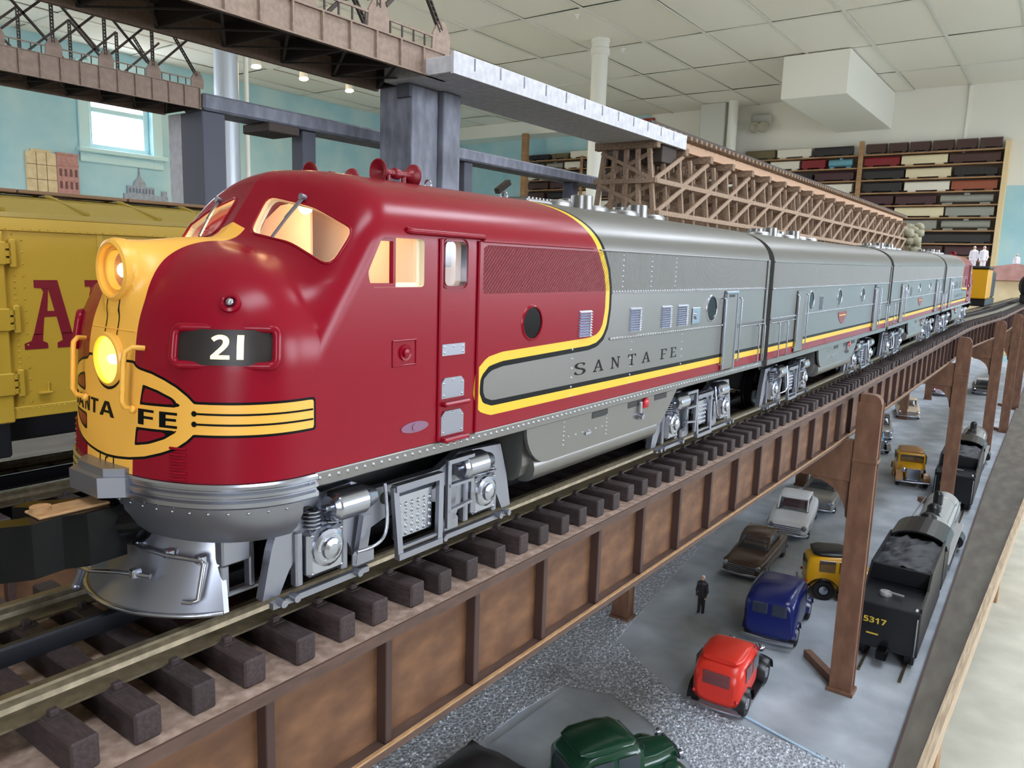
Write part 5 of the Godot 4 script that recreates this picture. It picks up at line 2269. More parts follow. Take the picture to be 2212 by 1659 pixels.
# pull an outline (x across, y up) along the line between z0 and z1
func sweep(mb: MB, prof: PackedVector2Array, cx: float, z0: float, z1: float, climb := true, smooth := false) -> void:
	var zs := [z0]
	if climb:
		var z := -400.0
		while z > z1:
			if z < z0:
				zs.append(z)
			z -= 50.0
	zs.append(z1)
	var m := prof.size()
	for i in zs.size() - 1:
		var a := line_at(cx, zs[i], climb)
		var b := line_at(cx, zs[i + 1], climb)
		for k in m:
			var p := prof[k]
			var q := prof[(k + 1) % m]
			var e := (q - p)
			var o := Vector3(e.y, -e.x, 0)
			mb.quad(a + Vector3(p.x, p.y, 0), a + Vector3(q.x, q.y, 0), b + Vector3(q.x, q.y, 0), b + Vector3(p.x, p.y, 0), o)
	for e in [[z0, 1.0], [z1, -1.0]]:
		var c := line_at(cx, e[0], climb)
		var ix := Geometry2D.triangulate_polygon(prof)
		for i in range(0, ix.size(), 3):
			mb.face(c + Vector3(prof[ix[i]].x, prof[ix[i]].y, 0), c + Vector3(prof[ix[i + 1]].x, prof[ix[i + 1]].y, 0), c + Vector3(prof[ix[i + 2]].x, prof[ix[i + 2]].y, 0), Vector3(0, 0, e[1]))


func boxprof(x0: float, y0: float, x1: float, y1: float) -> PackedVector2Array:
	return PackedVector2Array([Vector2(x0, y0), Vector2(x1, y0), Vector2(x1, y1), Vector2(x0, y1)])


func make_track(label: String, cx: float, z0: float, z1: float, climb: bool, group := "") -> void:
	var T := thing("railroad_track", label, "track", Vector3(cx, -18.0, (z0 + z1) / 2), group)
	for s in [-1.0, 1.0]:
		var mb := MB.new()
		var x: float = 19.5 * s
		sweep(mb, PackedVector2Array([Vector2(x - 1.3, -8.5), Vector2(x - 1.3, -9.7), Vector2(x + 1.3, -9.7), Vector2(x + 1.3, -8.5), Vector2(x + 0.9, RT), Vector2(x - 0.9, RT)]), cx, z0, z1, climb)
		var head := obj("rail", mb, "rail", T)
		mb = MB.new()
		sweep(mb, PackedVector2Array([Vector2(x - 5.0, -12.0), Vector2(x + 5.0, -12.0), Vector2(x + 5.0, -11.5), Vector2(x + 1.0, -11.0), Vector2(x + 0.7, -9.6), Vector2(x - 0.7, -9.6), Vector2(x - 1.0, -11.0), Vector2(x - 5.0, -11.5)]), cx, z0, z1, climb)
		obj("rail_base", mb, "rail_web", head)
	var c := MB.new()
	sweep(c, PackedVector2Array([Vector2(-1.5, -12.0), Vector2(1.5, -12.0), Vector2(1.2, -8.6), Vector2(0.7, -8.2), Vector2(-0.7, -8.2), Vector2(-1.2, -8.6)]), cx, z0, z1, climb)
	obj("centre_rail", c, "rail_dark", T)
	var kinds := []
	for i in 6:
		kinds.append(shared("tie_%d" % i, "tie_%d" % (i % 3), func(mb: MB):
			var w := 2.4 + (i % 2) * 0.15
			mb.box(Vector3(-35.5 - (i % 3) * 0.4, -18.0, -w), Vector3(35.5 + ((i + 1) % 3) * 0.4, -12.0, w), 0.35 + 0.1 * (i % 2))
			for s in [-1.0, 1.0]:
				for d in [14.0, 25.2]:
					mb.box(Vector3(d * s - 0.8, -12.0, -0.9), Vector3(d * s + 0.8, -10.6, 0.9), 0.25)
				mb.box(Vector3(12.6 * s - 0.2 * s, -12.0, -1.6), Vector3(26.6 * s, -11.8, 1.6)) if s > 0 else mb.box(Vector3(-26.6, -12.0, -1.6), Vector3(-12.4, -11.8, 1.6))))
	var rest := MB.new()
	var z := z0 - 1.0
	var n := 0
	var zt := 97.0
	while zt > z1 + 4.0:
		if zt < z0 - 2.0:
			var p := line_at(cx, zt, climb)
			if n < 150:
				piece("tie", kinds[rng.randi() % 6], T, Vector3(p.x, p.y, p.z), Basis(Vector3.UP, rng.randf_range(-0.03, 0.03)))
			else:
				rest.box(p + Vector3(-35.5, -18, -2.4), p + Vector3(35.5, -12, 2.4))
			n += 1
		zt -= 11.75
	if rest.v.size():
		obj("distant_ties", rest, "tie_1", T).set_meta("kind", "stuff")


func make_girder(label: String, cx: float, z0: float, z1: float, climb: bool, fine: bool, group: String) -> void:
	var B := thing("girder_bridge", label, "bridge", Vector3(cx, -51.0, (z0 + z1) / 2), group)
	var mb := MB.new()
	sweep(mb, boxprof(-38.6, -20.6, 38.6, -18.0), cx, z0, z1, climb)
	var top := obj("deck_board", mb, "dust_board", B)
	for s in [-1.0, 1.0]:
		mb = MB.new()
		sweep(mb, boxprof(minf(38.6 * s, 39.2 * s), -20.8, maxf(38.6 * s, 39.2 * s), -18.1), cx, z0, z1, climb)
		obj("top_flange", mb, "flange_brown", B)
		mb = MB.new()
		sweep(mb, boxprof(minf(33.6 * s, 39.2 * s), -51.0, maxf(33.6 * s, 39.2 * s), -49.0), cx, z0, z1, climb)
		obj("bottom_flange", mb, "flange_brown", B)
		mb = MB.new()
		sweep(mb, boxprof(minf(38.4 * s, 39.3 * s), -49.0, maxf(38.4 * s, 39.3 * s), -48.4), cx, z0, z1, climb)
		obj("painted_lit_edge", mb, "tan_and_lit_edge", B)  # pale strip: light on the flange top, put into the colour
		# plates between the stiffeners, each a piece of its own
		var pm := shared("girder_plate_%d" % int(s), "girder_brown", func(b: MB): b.box(Vector3(34.0 * s - 0.8, -49.2, -17.0), Vector3(34.0 * s + 0.8, -20.4, 17.0)))
		var sm := shared("stiffener_%d" % int(s), "stiffener", func(b: MB): b.box(Vector3(minf(34.6 * s, 38.0 * s), -49.1, -1.1), Vector3(maxf(34.6 * s, 38.0 * s), -20.5, 1.1), 0.2))
		var z := 26.4 + 34.2 * 4
		while z > z1 + 10.0:
			if z < z0:
				var p := line_at(cx, z, climb)
				piece("stiffener", sm, B, p)
			var zc := z - 17.1
			if zc < z0 - 17.0 and zc > z1 + 16.0:
				piece("girder_plate", pm, B, line_at(cx, zc, climb), Basis.from_scale(Vector3(1, 1, 1.008)))
			z -= 34.2


func make_bents() -> void:
	# steel towers under the two girder bridges
	var zs := [-440.0, -1000.0, -1400.0, -1700.0, -2050.0]
	var names := ["brown bridge tower standing beside the black coal tender", "brown bridge tower standing behind the first steam engine", "brown bridge tower beyond the steam engines", "thin brown bridge tower further along the street", "last brown bridge tower down the street"]
	for i in zs.size():
		var z: float = zs[i]
		var up := rise(z)
		var dx := drift(z)
		var T := thing("bridge_tower", names[i], "tower", Vector3(CX + dx, G, z), "towers under the girder bridge")
		for x in [52.0 + dx, -136.0 + dx]:
			var mb := MB.new()
			var yt: float = (-16.0 if x > 0.0 else -52.0) + up
			# a tall plate post, a little wider at the foot, with a rounded head
			var o := PackedVector2Array([Vector2(x - 7.5, G), Vector2(x + 6.5, G), Vector2(x + 6.5, yt - 8)])
			for k in 7:
				var a := PI / 2 * k / 6.0
				o.append(Vector2(x + 0.5 + cos(a) * 6.0, yt - 6 + sin(a) * 6.0))
			o.append(Vector2(x - 7.5, yt))
			mb.prism(o, 2, z - 4.5, z + 4.5)
			var post := obj("tower_post", mb, "post_brown", T)
			mb = MB.new()
			for zz in [z - 5.6, z + 4.6]:
				mb.box(Vector3(x - 8.6, G, zz), Vector3(x + 7.4, yt - 6, zz + 1.0), 0.2)
			mb.box(Vector3(x - 9.0, -66.0 + up, z - 6.2), Vector3(x + 8.0, -63.6 + up, z + 6.2), 0.3)
			mb.box(Vector3(x - 10.0, G, z - 8.0), Vector3(x + 9.0, G + 3.0, z + 8.0), 0.4)
			obj("post_flange", mb, "post_brown", post)
		var c := MB.new()
		c.box(Vector3(-128.0 + dx, -82.0 + up, z - 4.0), Vector3(45.0 + dx, -51.0 + up, z + 4.0), 0.5)
		obj("cap_beam", c, "post_brown", T)
		for s in [1.0, -1.0]:
			var g := MB.new()
			var xo: float = (44.5 if s > 0 else -128.5) + dx
			var o := PackedVector2Array([Vector2(xo, -80.0 + up), Vector2(xo, -112.0 + up)])
			for k in 8:
				var a := PI / 2 * k / 7.0
				o.append(Vector2(xo - s * 28.0 + s * 25.0 * cos(a), -109.0 + up + 25.0 * sin(a)))
			o.append(Vector2(xo - s * 30.0, -80.0 + up))
			g.prism(o, 2, z - 2.0, z + 2.0)
			obj("knee_gusset", g, "post_brown", T)
		var f := MB.new()
		f.bar(Vector3(46.0 + dx, G + 3.2, z - 4.0), Vector3(16.0 + dx, G + 3.2, z - 36.0), 6.0, 6.0)  # brown bar lying on the ground, running back from the post
		obj("ground_bar", f, "post_brown", T)


func make_boxcar() -> void:
	var cx := -129.0
	var hw := 33.0
	var U := thing("box_car", "yellow box car with dark red lettering on the second track", "box car", Vector3(cx, RT, 0))
	var z0 := 150.0
	var z1 := -110.0
	var mb := MB.new()
	mb.box(Vector3(cx - hw, 17.6, z1), Vector3(cx + hw, 78.4, z0), 0.6)
	obj("body", mb, "car_yellow", U)
	mb = MB.new()
	mb.prism(poly([cx - hw - 0.8, 78.2, cx + hw + 0.8, 78.2, cx + hw + 0.8, 79.6, cx + 16, 84.6, cx, 86.6, cx - 16, 84.6, cx - hw - 0.8, 79.6]), 2, z1 - 1, z0 + 1)
	obj("roof", mb, "car_yellow_roof", U)
	mb = MB.new()
	for k in 7:
		mb.box(Vector3(cx - 6.0, 87.0, z1 + 3 + k * 36.6), Vector3(cx + 6.0, 88.2, z1 + 3 + k * 36.6 + 36.0), 0.2)
	obj("roof_walk", mb, "rust_brown", U)
	var zz := -90.0
	while zz < 150.0:
		mb = MB.new()
		mb.bar(Vector3(cx + 3, 87.2, zz), Vector3(cx + hw, 80.4, zz), 1.6, 0.9)
		mb.bar(Vector3(cx - 3, 87.2, zz), Vector3(cx - hw, 80.4, zz), 1.6, 0.9)
		obj("roof_rib", mb, "car_yellow_roof", U)
		zz += 24.0
	# near side: upper and lower strips, panel seams and rivets
	var x := cx + hw
	mb = MB.new()
	mb.box(Vector3(x, 74.2, z1), Vector3(x + 0.7, 78.2, z0), 0.2)
	mb.box(Vector3(x, 17.6, z1), Vector3(x + 0.7, 21.2, 55.0), 0.2)
	for z in [26.5, -6.0, -38.0, -70.0, -102.0]:
		mb.box(Vector3(x, 21.2, z - 0.9), Vector3(x + 0.35, 74.2, z + 0.9), 0.1)
	obj("side_strip", mb, "car_yellow", U)
	mb = MB.new()
	for k in 110:
		mb.rivet(Vector3(x + 0.7, 74.9, z0 - 2.0 - k * 2.35), Vector3.RIGHT, 0.32)
		mb.rivet(Vector3(x + 0.7, 20.4, 54.0 - k * 1.5), Vector3.RIGHT, 0.3)
	for z in [27.6, 25.4, -5.0, -7.0, -37.0, -39.0]:
		for k in 26:
			mb.rivet(Vector3(x + 0.3, 22.5 + k * 2.0, z), Vector3.RIGHT, 0.3)
	for k in 30:
		mb.rivet(Vector3(x + 0.1, 22.5 + k * 1.75, 52.2), Vector3.RIGHT, 0.32)
		if k % 2 == 0:
			mb.rivet(Vector3(x + 0.1, 22.5 + k * 1.75, 49.6), Vector3.RIGHT, 0.32)
	obj("side_rivets", mb, "car_yellow", U)
	# sliding door with hinges at the edge of the picture
	mb = MB.new()
	mb.box(Vector3(x, 16.8, 55.0), Vector3(x + 1.6, 74.0, 96.0), 0.4)
	var door := obj("door", mb, "car_yellow", U)
	for y in [67.6, 48.0, 28.6]:
		mb = MB.new()
		mb.box(Vector3(x, y - 4.2, 51.6), Vector3(x + 1.4, y + 4.2, 53.4), 0.3)
		for k in 3:
			mb.cyl(Vector3(x + 1.2, y - 3.0 + k * 2.2, 54.4), Vector3(x + 1.2, y - 1.4 + k * 2.2, 54.4), 1.0, 8)
		mb.box(Vector3(x + 1.2, y - 3.4, 54.6), Vector3(x + 2.2, y + 3.4, 60.0), 0.3)
		obj("hinge", mb, "car_yellow", door)
	mb = MB.new()
	mb.box(Vector3(x, 24.6, 44.0), Vector3(x + 1.6, 25.2, 47.6), 0.1)
	mb.box(Vector3(x, 24.8, 44.4), Vector3(x + 0.6, 28.0, 45.0), 0.1)
	obj("tack_bracket", mb, "car_yellow", U)
	# lettering: a slab-serif A and d
	mb = MB.new()
	var slab := func(pts: Array) -> void:
		var o := PackedVector2Array()
		for i in range(0, pts.size(), 2):
			o.append(Vector2(pts[i + 1], pts[i]))
		mb.prism(o, 0, x + 0.02, x + 0.12)
	slab.call([47.0, 59.7, 40.2, 59.7, 36.6, 43.0, 39.9, 43.0, 41.0, 48.4, 44.6, 48.4, 44.6, 50.2, 41.5, 50.2, 43.0, 57.0, 47.0, 57.4])
	slab.call([44.9, 57.2, 43.0, 57.2, 43.6, 50.2, 44.6, 50.2, 44.6, 48.4, 45.2, 43.0, 47.9, 43.0, 44.4, 56.0])
	slab.call([50.6, 38.6, 44.0, 38.6, 44.0, 40.2, 45.4, 41.0, 45.2, 43.2, 47.9, 43.2, 48.6, 41.2, 50.6, 40.4])
	slab.call([41.2, 38.6, 33.2, 38.6, 33.2, 40.4, 35.6, 41.2, 36.6, 43.2, 39.9, 43.2, 39.6, 41.0, 41.2, 40.2])
	slab.call([32.0, 59.7, 27.0, 59.7, 27.0, 38.8, 32.0, 38.8, 33.4, 41.0, 33.5, 49.4, 32.4, 51.4, 30.4, 52.0, 30.4, 57.6, 32.0, 57.6])
	tag(obj("lettering", mb, "car_red", U), "large dark red letters")
	# far side, ends and running gear
	mb = MB.new()
	mb.box(Vector3(cx - 26, 9.0, z1 + 4), Vector3(cx + 26, 17.6, z0 - 4), 0.8)
	obj("underframe", mb, "car_black", U)
	mb = MB.new()
	mb.box(Vector3(cx + 26, 6.0, 56.0), Vector3(cx + 33.5, 17.6, 98.0), 0.6)
	obj("side_sill", mb, "car_black", U)
	for zc in [-62.0, 106.0]:
		mb = MB.new()
		for s in [-1.0, 1.0]:
			var xx: float = cx + 25.0 * s
			mb.prism(poly([3.0, zc - 26, 10.5, zc - 18, 11.5, zc + 18, 3.0, zc + 26, -1.0, zc + 26, -1.0, zc + 20, 3.0, zc + 12, -1.5, zc + 6, -1.5, zc - 6, 3.0, zc - 12, -1.0, zc - 20, -1.0, zc - 26]), 0, xx - 1.6, xx + 1.6)
		obj("truck_frame", mb, "car_black", U)
		for d in [-18.0, 18.0]:
			mb = MB.new()
			for s in [-1.0, 1.0]:
				mb.lathe(Vector3(cx + 16.0 * s, 0.6, zc + d), Vector3(s, 0, 0), [[0, 0], [9.8, 0], [9.8, 1.0], [8.7, 1.4], [8.5, 5.0], [3.0, 4.0], [0, 4.0]], 20)
			mb.cyl(Vector3(cx - 24, 0.6, zc + d), Vector3(cx + 24, 0.6, zc + d), 1.8, 8)
			obj("wheel_set", mb, "rail_dark", U)
	for z in [30.0, 4.0]:
		mb = MB.new()
		mb.bar(Vector3(cx + 27, 12.0, z), Vector3(cx + 27.5, -3.0, z + 3.0), 1.6, 2.0, Vector3(0, 0, 1))
		obj("hanger", mb, "frame_silver", U)


# ---------------------------------------------------------------- the bridges high behind the train
func truss_bridge(label: String, xn: float, w: float, yb: float, h: float, z0: float, z1: float, pitch: float, first: float) -> void:
	# plate girders with stiffeners, gussets, a railing and a light laced truss above
	var B := thing("truss_bridge", label, "bridge", Vector3(xn - w / 2, yb, (z0 + z1) / 2), "truss bridges")
	var k := pitch / 31.4
	for e in [[xn, 1.0], [xn - w, -1.0]]:
		var x: float = e[0]
		var s: float = e[1]
		var mb := MB.new()
		mb.box(Vector3(x - 1.0 * k, yb, z1), Vector3(x + 1.0 * k, yb + h, z0))
		var g := obj("plate_girder", mb, "bridge_tan", B)
		mb = MB.new()
		for y in [yb, yb + h - 1.6 * k]:
			mb.box(Vector3(minf(x, x + 3.4 * s * k), y, z1), Vector3(maxf(x, x + 3.4 * s * k), y + 1.6 * k, z0), 0.2)
		obj("girder_flange", mb, "bridge_tan", g)
		var sm := shared("truss_stiffener_%d_%d" % [int(pitch), int(s)], "bridge_tan", func(b: MB): b.box(Vector3(minf(0, 2.8 * s * k), 0, -0.9 * k), Vector3(maxf(0, 2.8 * s * k), h - 3.2 * k, 0.9 * k), 0.15))
		var z := first
		while z < z0:
			piece("stiffener", sm, B, Vector3(x + s * k, yb + 1.6 * k, z))
			z += pitch
		# railing, gusset plates and laced members
		mb = MB.new()
		var yr := yb + h + 12.0 * k
		mb.box(Vector3(x - 0.8 * k, yr, z1 + 2), Vector3(x + 0.8 * k, yr + 2.0 * k, z0))
		var rail := obj("hand_rail", mb, "bridge_tan", B)
		mb = MB.new()
		z = first + pitch * 0.35
		while z < z0:
			mb.box(Vector3(x - 0.6 * k, yb + h, z), Vector3(x + 0.6 * k, yr, z + 1.5 * k))
			z += pitch * 0.5
		obj("rail_posts", mb, "truss_dark", rail)
		var gs := shared("gusset_%d" % int(pitch), "bridge_tan", func(b: MB): b.prism(poly([0, -13 * k, 16 * k, -14 * k, 30 * k, -6 * k, 30 * k, 4 * k, 16 * k, 12 * k, 0, 13 * k]), 0, -1.1 * k, 1.1 * k))
		z = first - pitch * 0.05
		var n := 0
		while z < z0:
			piece("gusset_plate", gs, B, Vector3(x, yb + h - 0.5, z + 6 * k))
			var lm := MB.new()
			var yt := yb + h + 96.0 * k
			if n == 0:
				laced(lm, Vector3(x, yb + h + 20 * k, z + 6 * k), Vector3(x, yt, z + 60 * k), 4.0 * k)
			else:
				laced(lm, Vector3(x, yb + h + 20 * k, z + 6 * k), Vector3(x, yt, z + 6 * k), 4.0 * k)
				lm.bar(Vector3(x, yb + h + 24 * k, z - 4 * k), Vector3(x, yt, z + 6 * k - pitch * 2.7), 3.0 * k, 3.6 * k)
				lm.bar(Vector3(x, yb + h + 24 * k, z + 16 * k), Vector3(x, yt, z + 6 * k + pitch * 2.7), 3.0 * k, 3.6 * k)
			obj("truss_member", lm, "truss_dark", B)
			z += pitch * 2.7 if n > 0 else pitch * 2.75
			n += 1
	# floor between the girders: cross beams, stringers and crossed bracing under a deck
	var d := MB.new()
	d.box(Vector3(xn - w + 2, yb + h - 6 * k, z1), Vector3(xn - 2, yb + h - 3 * k, z0))
	obj("deck", d, "bridge_dark", B)
	var cb := shared("cross_beam_%d" % int(pitch), "bridge_dark", func(b: MB): b.box(Vector3(-w + 1, 2.0 * k, -1.4 * k), Vector3(-1, h - 6 * k, 1.4 * k)))
	var z := first
	var br := MB.new()
	while z < z0:
		piece("cross_beam", cb, B, Vector3(xn, yb, z))
		br.bar(Vector3(xn - 3, yb + 2.4 * k, z), Vector3(xn - w + 3, yb + 2.4 * k, z + pitch * 2), 2.4 * k, 1.2 * k)
		br.bar(Vector3(xn - 3, yb + 3.6 * k, z + pitch * 2), Vector3(xn - w + 3, yb + 3.6 * k, z), 2.4 * k, 1.2 * k)
		z += pitch * 2
	obj("bottom_bracing", br, "bridge_dark", B)


# two flats joined by a row of small battens
func laced(mb: MB, a: Vector3, b: Vector3, w: float) -> void:
	var d := (b - a).normalized()
	var s := Vector3(1, 0, 0).cross(d).normalized()
	for e in [-1.0, 1.0]:
		mb.bar(a + s * w * e * 0.5, b + s * w * e * 0.5, w * 0.9, w * 0.28, s)
	var l := a.distance_to(b)
	var n := int(l / (w * 1.3))
	for i in n:
		var p := a + d * (i + 0.5) * l / n
		mb.bar(p - s * w * 0.45 - d * w * 0.35, p + s * w * 0.45 + d * w * 0.35, w * 0.8, w * 0.22, d)


func make_upper() -> void:
	truss_bridge("tan plate-girder truss bridge resting on the tall grey pier", -388.0, 96.0, 250.0, 27.0, 200.0, -468.0, 31.4, -466.0)
	truss_bridge("smaller tan truss bridge in front of the bright window", -508.0, 60.0, 199.0, 19.0, 120.0, -269.0, 15.0, -268.0)
	var floor_y := -60.0
	# tall grey pier under the nearer truss bridge
	var P := thing("bridge_pier", "tall grey wooden pier under the end of the tan truss bridge", "pier", Vector3(-430, floor_y, -490))
	var mb := MB.new()
	mb.box(Vector3(-469, floor_y, -497), Vector3(-421, 249, -456), 1.0)
	obj("pier_post", mb, "pier_grey", P)
	mb = MB.new()
	mb.box(Vector3(-466, floor_y, -528), Vector3(-415, 249, -499), 1.0)
	obj("pier_post", mb, "pier_grey", P)
	mb = MB.new()
	mb.box(Vector3(-440, 236, -456), Vector3(-421, 249.5, -452), 0.6)
	obj("bearing_block", mb, "pier_dark", P)
	# pier under the smaller bridge
	P = thing("bridge_pier", "dark grey pier with a pale post under the smaller truss bridge", "pier", Vector3(-530, floor_y, -280))
	mb = MB.new()
	mb.box(Vector3(-541, floor_y, -292), Vector3(-505, 198, -268), 0.8)
	obj("pier_post", mb, "pier_dark", P)
	mb = MB.new()
	mb.box(Vector3(-566, floor_y, -290), Vector3(-542, 199, -270), 0.8)
	obj("pale_post", mb, "beam_light", P)
	# plain beam that carries on from the tall pier to the timber trestle
	P = thing("beam_bridge", "long grey beam bridge with a white ruled edge behind the cab", "bridge", Vector3(-400, 250, -700))
	mb = MB.new()
	mb.box(Vector3(-446, 250, -990), Vector3(-353, 266, -440), 0.6)
	obj("beam", mb, "beam_under", P)
	mb = MB.new()
	mb.box(Vector3(-353, 248, -985), Vector3(-349, 269, -438), 0.4)
	var fs := obj("ruled_edge", mb, "beam_light", P)
	mb = MB.new()
	for i in 12:
		var z := -470.0 - i * 42.5
		mb.box(Vector3(-349.2, 256, z - 1.2), Vector3(-348.8, 268, z + 1.2))
	obj("ruled_marks", mb, "pier_grey", fs).set_meta("kind", "stuff")
	mb = MB.new()
	mb.box(Vector3(-440, 224, -975), Vector3(-360, 250, -925), 1.0)
	obj("end_bearing", mb, "truss_dark", P)
	# second beam, on slender posts
	P = thing("beam_bridge", "lower blue-grey beam bridge on slender posts behind the horns", "bridge", Vector3(-520, 200, -650))
	mb = MB.new()
	mb.box(Vector3(-540, 199, -1110), Vector3(-504, 214, -270), 2.0)
	obj("beam", mb, "pier_grey", P)
	mb = MB.new()
	mb.box(Vector3(-545, 190, -376), Vector3(-502, 199, -338), 1.0)
	obj("junction_block", mb, "truss_dark", P)
	for z in [-396.0, -660.0, -930.0]:
		mb = MB.new()
		mb.box(Vector3(-530, floor_y, z - 9), Vector3(-512, 199, z + 9), 0.8)
		obj("beam_post", mb, "pier_dark", P)
	# small security-camera like fitting on a stalk beyond the beam
	P = thing("yard_lamp", "tiny dark floodlight on a stalk beyond the beam", "lamp", Vector3(-560, floor_y, -800))
	mb = MB.new()
	mb.cyl(Vector3(-560, floor_y, -800), Vector3(-560, 176, -800), 2.0, 8)
	obj("stalk", mb, "pier_dark", P)
	mb = MB.new()
	mb.bar(Vector3(-560, 174, -786), Vector3(-560, 190, -814), 9, 8)
	obj("lamp_head", mb, "truss_dark", P)
	make_trestle(floor_y)


func make_trestle(floor_y: float) -> void:
	var T := thing("timber_trestle", "brown timber trestle bridge with many crossed bents", "trestle", Vector3(-400, 95, -1900))
	var x0 := -440.0
	var x1 := -366.0
	var yt := 240.0
	var bent := shared("trestle_bent", "timber_1", func(b: MB):
		for k in 5:
			var u := k / 4.0
			b.bar(Vector3(lerpf(-37, 37, u), 0, 0), Vector3(lerpf(-56, 56, u), -146, 0), 6.0, 6.0, Vector3(0, 0, 1))
		for y in [-46.0, -96.0]:
			b.bar(Vector3(-52, y, 4), Vector3(52, y, 4), 3.0, 7.0)
		b.bar(Vector3(-40, -4, 4), Vector3(46, -44, 4), 3.0, 5.0)
		b.bar(Vector3(40, -4, -4), Vector3(-46, -44, -4), 3.0, 5.0)
		b.bar(Vector3(-44, -50, 4), Vector3(50, -92, 4), 3.0, 5.0)
		b.bar(Vector3(44, -50, -4), Vector3(-50, -92, -4), 3.0, 5.0))
	var cap := shared("trestle_cap", "timber_0", func(b: MB): b.box(Vector3(-52, 0, -6), Vector3(52, 12, 6), 0.8))
	var brace := shared("trestle_brace", "timber_2", func(b: MB):
		b.bar(Vector3(0, 0, 0), Vector3(0, -46, 100), 3.0, 6.0))
	var girt := shared("trestle_girt", "timber_2", func(b: MB): b.box(Vector3(-2, -3.5, -51), Vector3(2, 3.5, 51), 0.4))
	for i in 21:
		var z := -895.0 - i * 100.0
		piece("bent", bent, T, Vector3((x0 + x1) / 2, yt, z))
		if i < 20:
			piece("bent", bent, T, Vector3((x0 + x1) / 2, yt, z - 50.0), Basis.from_scale(Vector3(0.93, 1, 0.9)))
		piece("bent_cap", cap, T, Vector3((x0 + x1) / 2, yt, z))
		if i < 20:
			for e in [0.0, -46.0]:
				piece("cross_brace", brace, T, Vector3(x1 + (7 if e == 0.0 else 13) + 2, yt + e, z - 100.0))
				piece("girt", girt, T, Vector3(x1 + (12 if e == 0.0 else 18) + 2, yt - 46.0 + e, z - 50.0))
				piece("cross_brace", brace, T, Vector3(x0 - 8, yt + e, z - 100.0))
				piece("girt", girt, T, Vector3(x0 - 14, yt - 46.0 + e, z - 50.0))
	var mb := MB.new()
	for x in [-430.0, -403.0, -376.0]:
		mb.box(Vector3(x - 6, yt + 12, -2910), Vector3(x + 6, yt + 26, -880))
	obj("stringer", mb, "deck_pink", T)
	var tie := shared("trestle_tie", "timber_0", func(b: MB): b.box(Vector3(-50, 0, -4), Vector3(50, 6, 4), 0.5))
	for i in 100:
		piece("tie", tie, T, Vector3((x0 + x1) / 2, yt + 26, -892.0 - i * 20.2))
	mb = MB.new()
	for x in [x0 + 16, x1 - 16, x0 - 6, x1 + 6]:
		mb.box(Vector3(x - 2, yt + 32, -2910), Vector3(x + 2, yt + 37, -880))
	obj("rail", mb, "truss_dark", T)
	# tuft of scenery at the far end
	var S := MB.new()
	for i in 140:
		var p := Vector3(-360 + rng.randf_range(-70, 40), 95 + rng.randf() * 150, -2960 + rng.randf_range(-50, 40))
		var r := 10.0 + rng.randf() * 14.0
		S.ball(p, Vector3(r, r * 0.8, r), 6)
	lone("shrub", "pale dry shrub at the far end of the timber trestle", "shrub", S, "shrub", Vector3(-370, 95, -2960))
	# layout tables that carry all of this
	mb = MB.new()
	mb.box(Vector3(-1250, -100, -3300), Vector3(-190, floor_y, 420), 2.0)
	var tb := thing("layout_table", "raised wooden table of the layout behind the tracks", "table", Vector3(-700, -Y0, -1500))
	obj("table_top", mb, "fascia", tb)
	for e in [[-1180.0, 300.0], [-260.0, 300.0], [-1180.0, -1400.0], [-260.0, -1400.0], [-1180.0, -3200.0], [-260.0, -3200.0]]:
		mb = MB.new()
		mb.box(Vector3(e[0] - 40, -Y0, e[1] - 40), Vector3(e[0] + 40, -100, e[1] + 40), 2.0)
		obj("leg", mb, "shelf_wood", tb)
	mb = MB.new()
	mb.box(Vector3(-620, floor_y, -3100), Vector3(-250, 95, -860), 6.0)
	lone("scenery_base", "brown scenery block under the timber trestle", "scenery", mb, "weeds", Vector3(-430, floor_y, -1980))


# ---------------------------------------------------------------- the street below the bridge
func slab(mb: MB, pts: Array, y0: float, y1: float) -> void:
	mb.prism(poly(pts), 1, y0, y1)


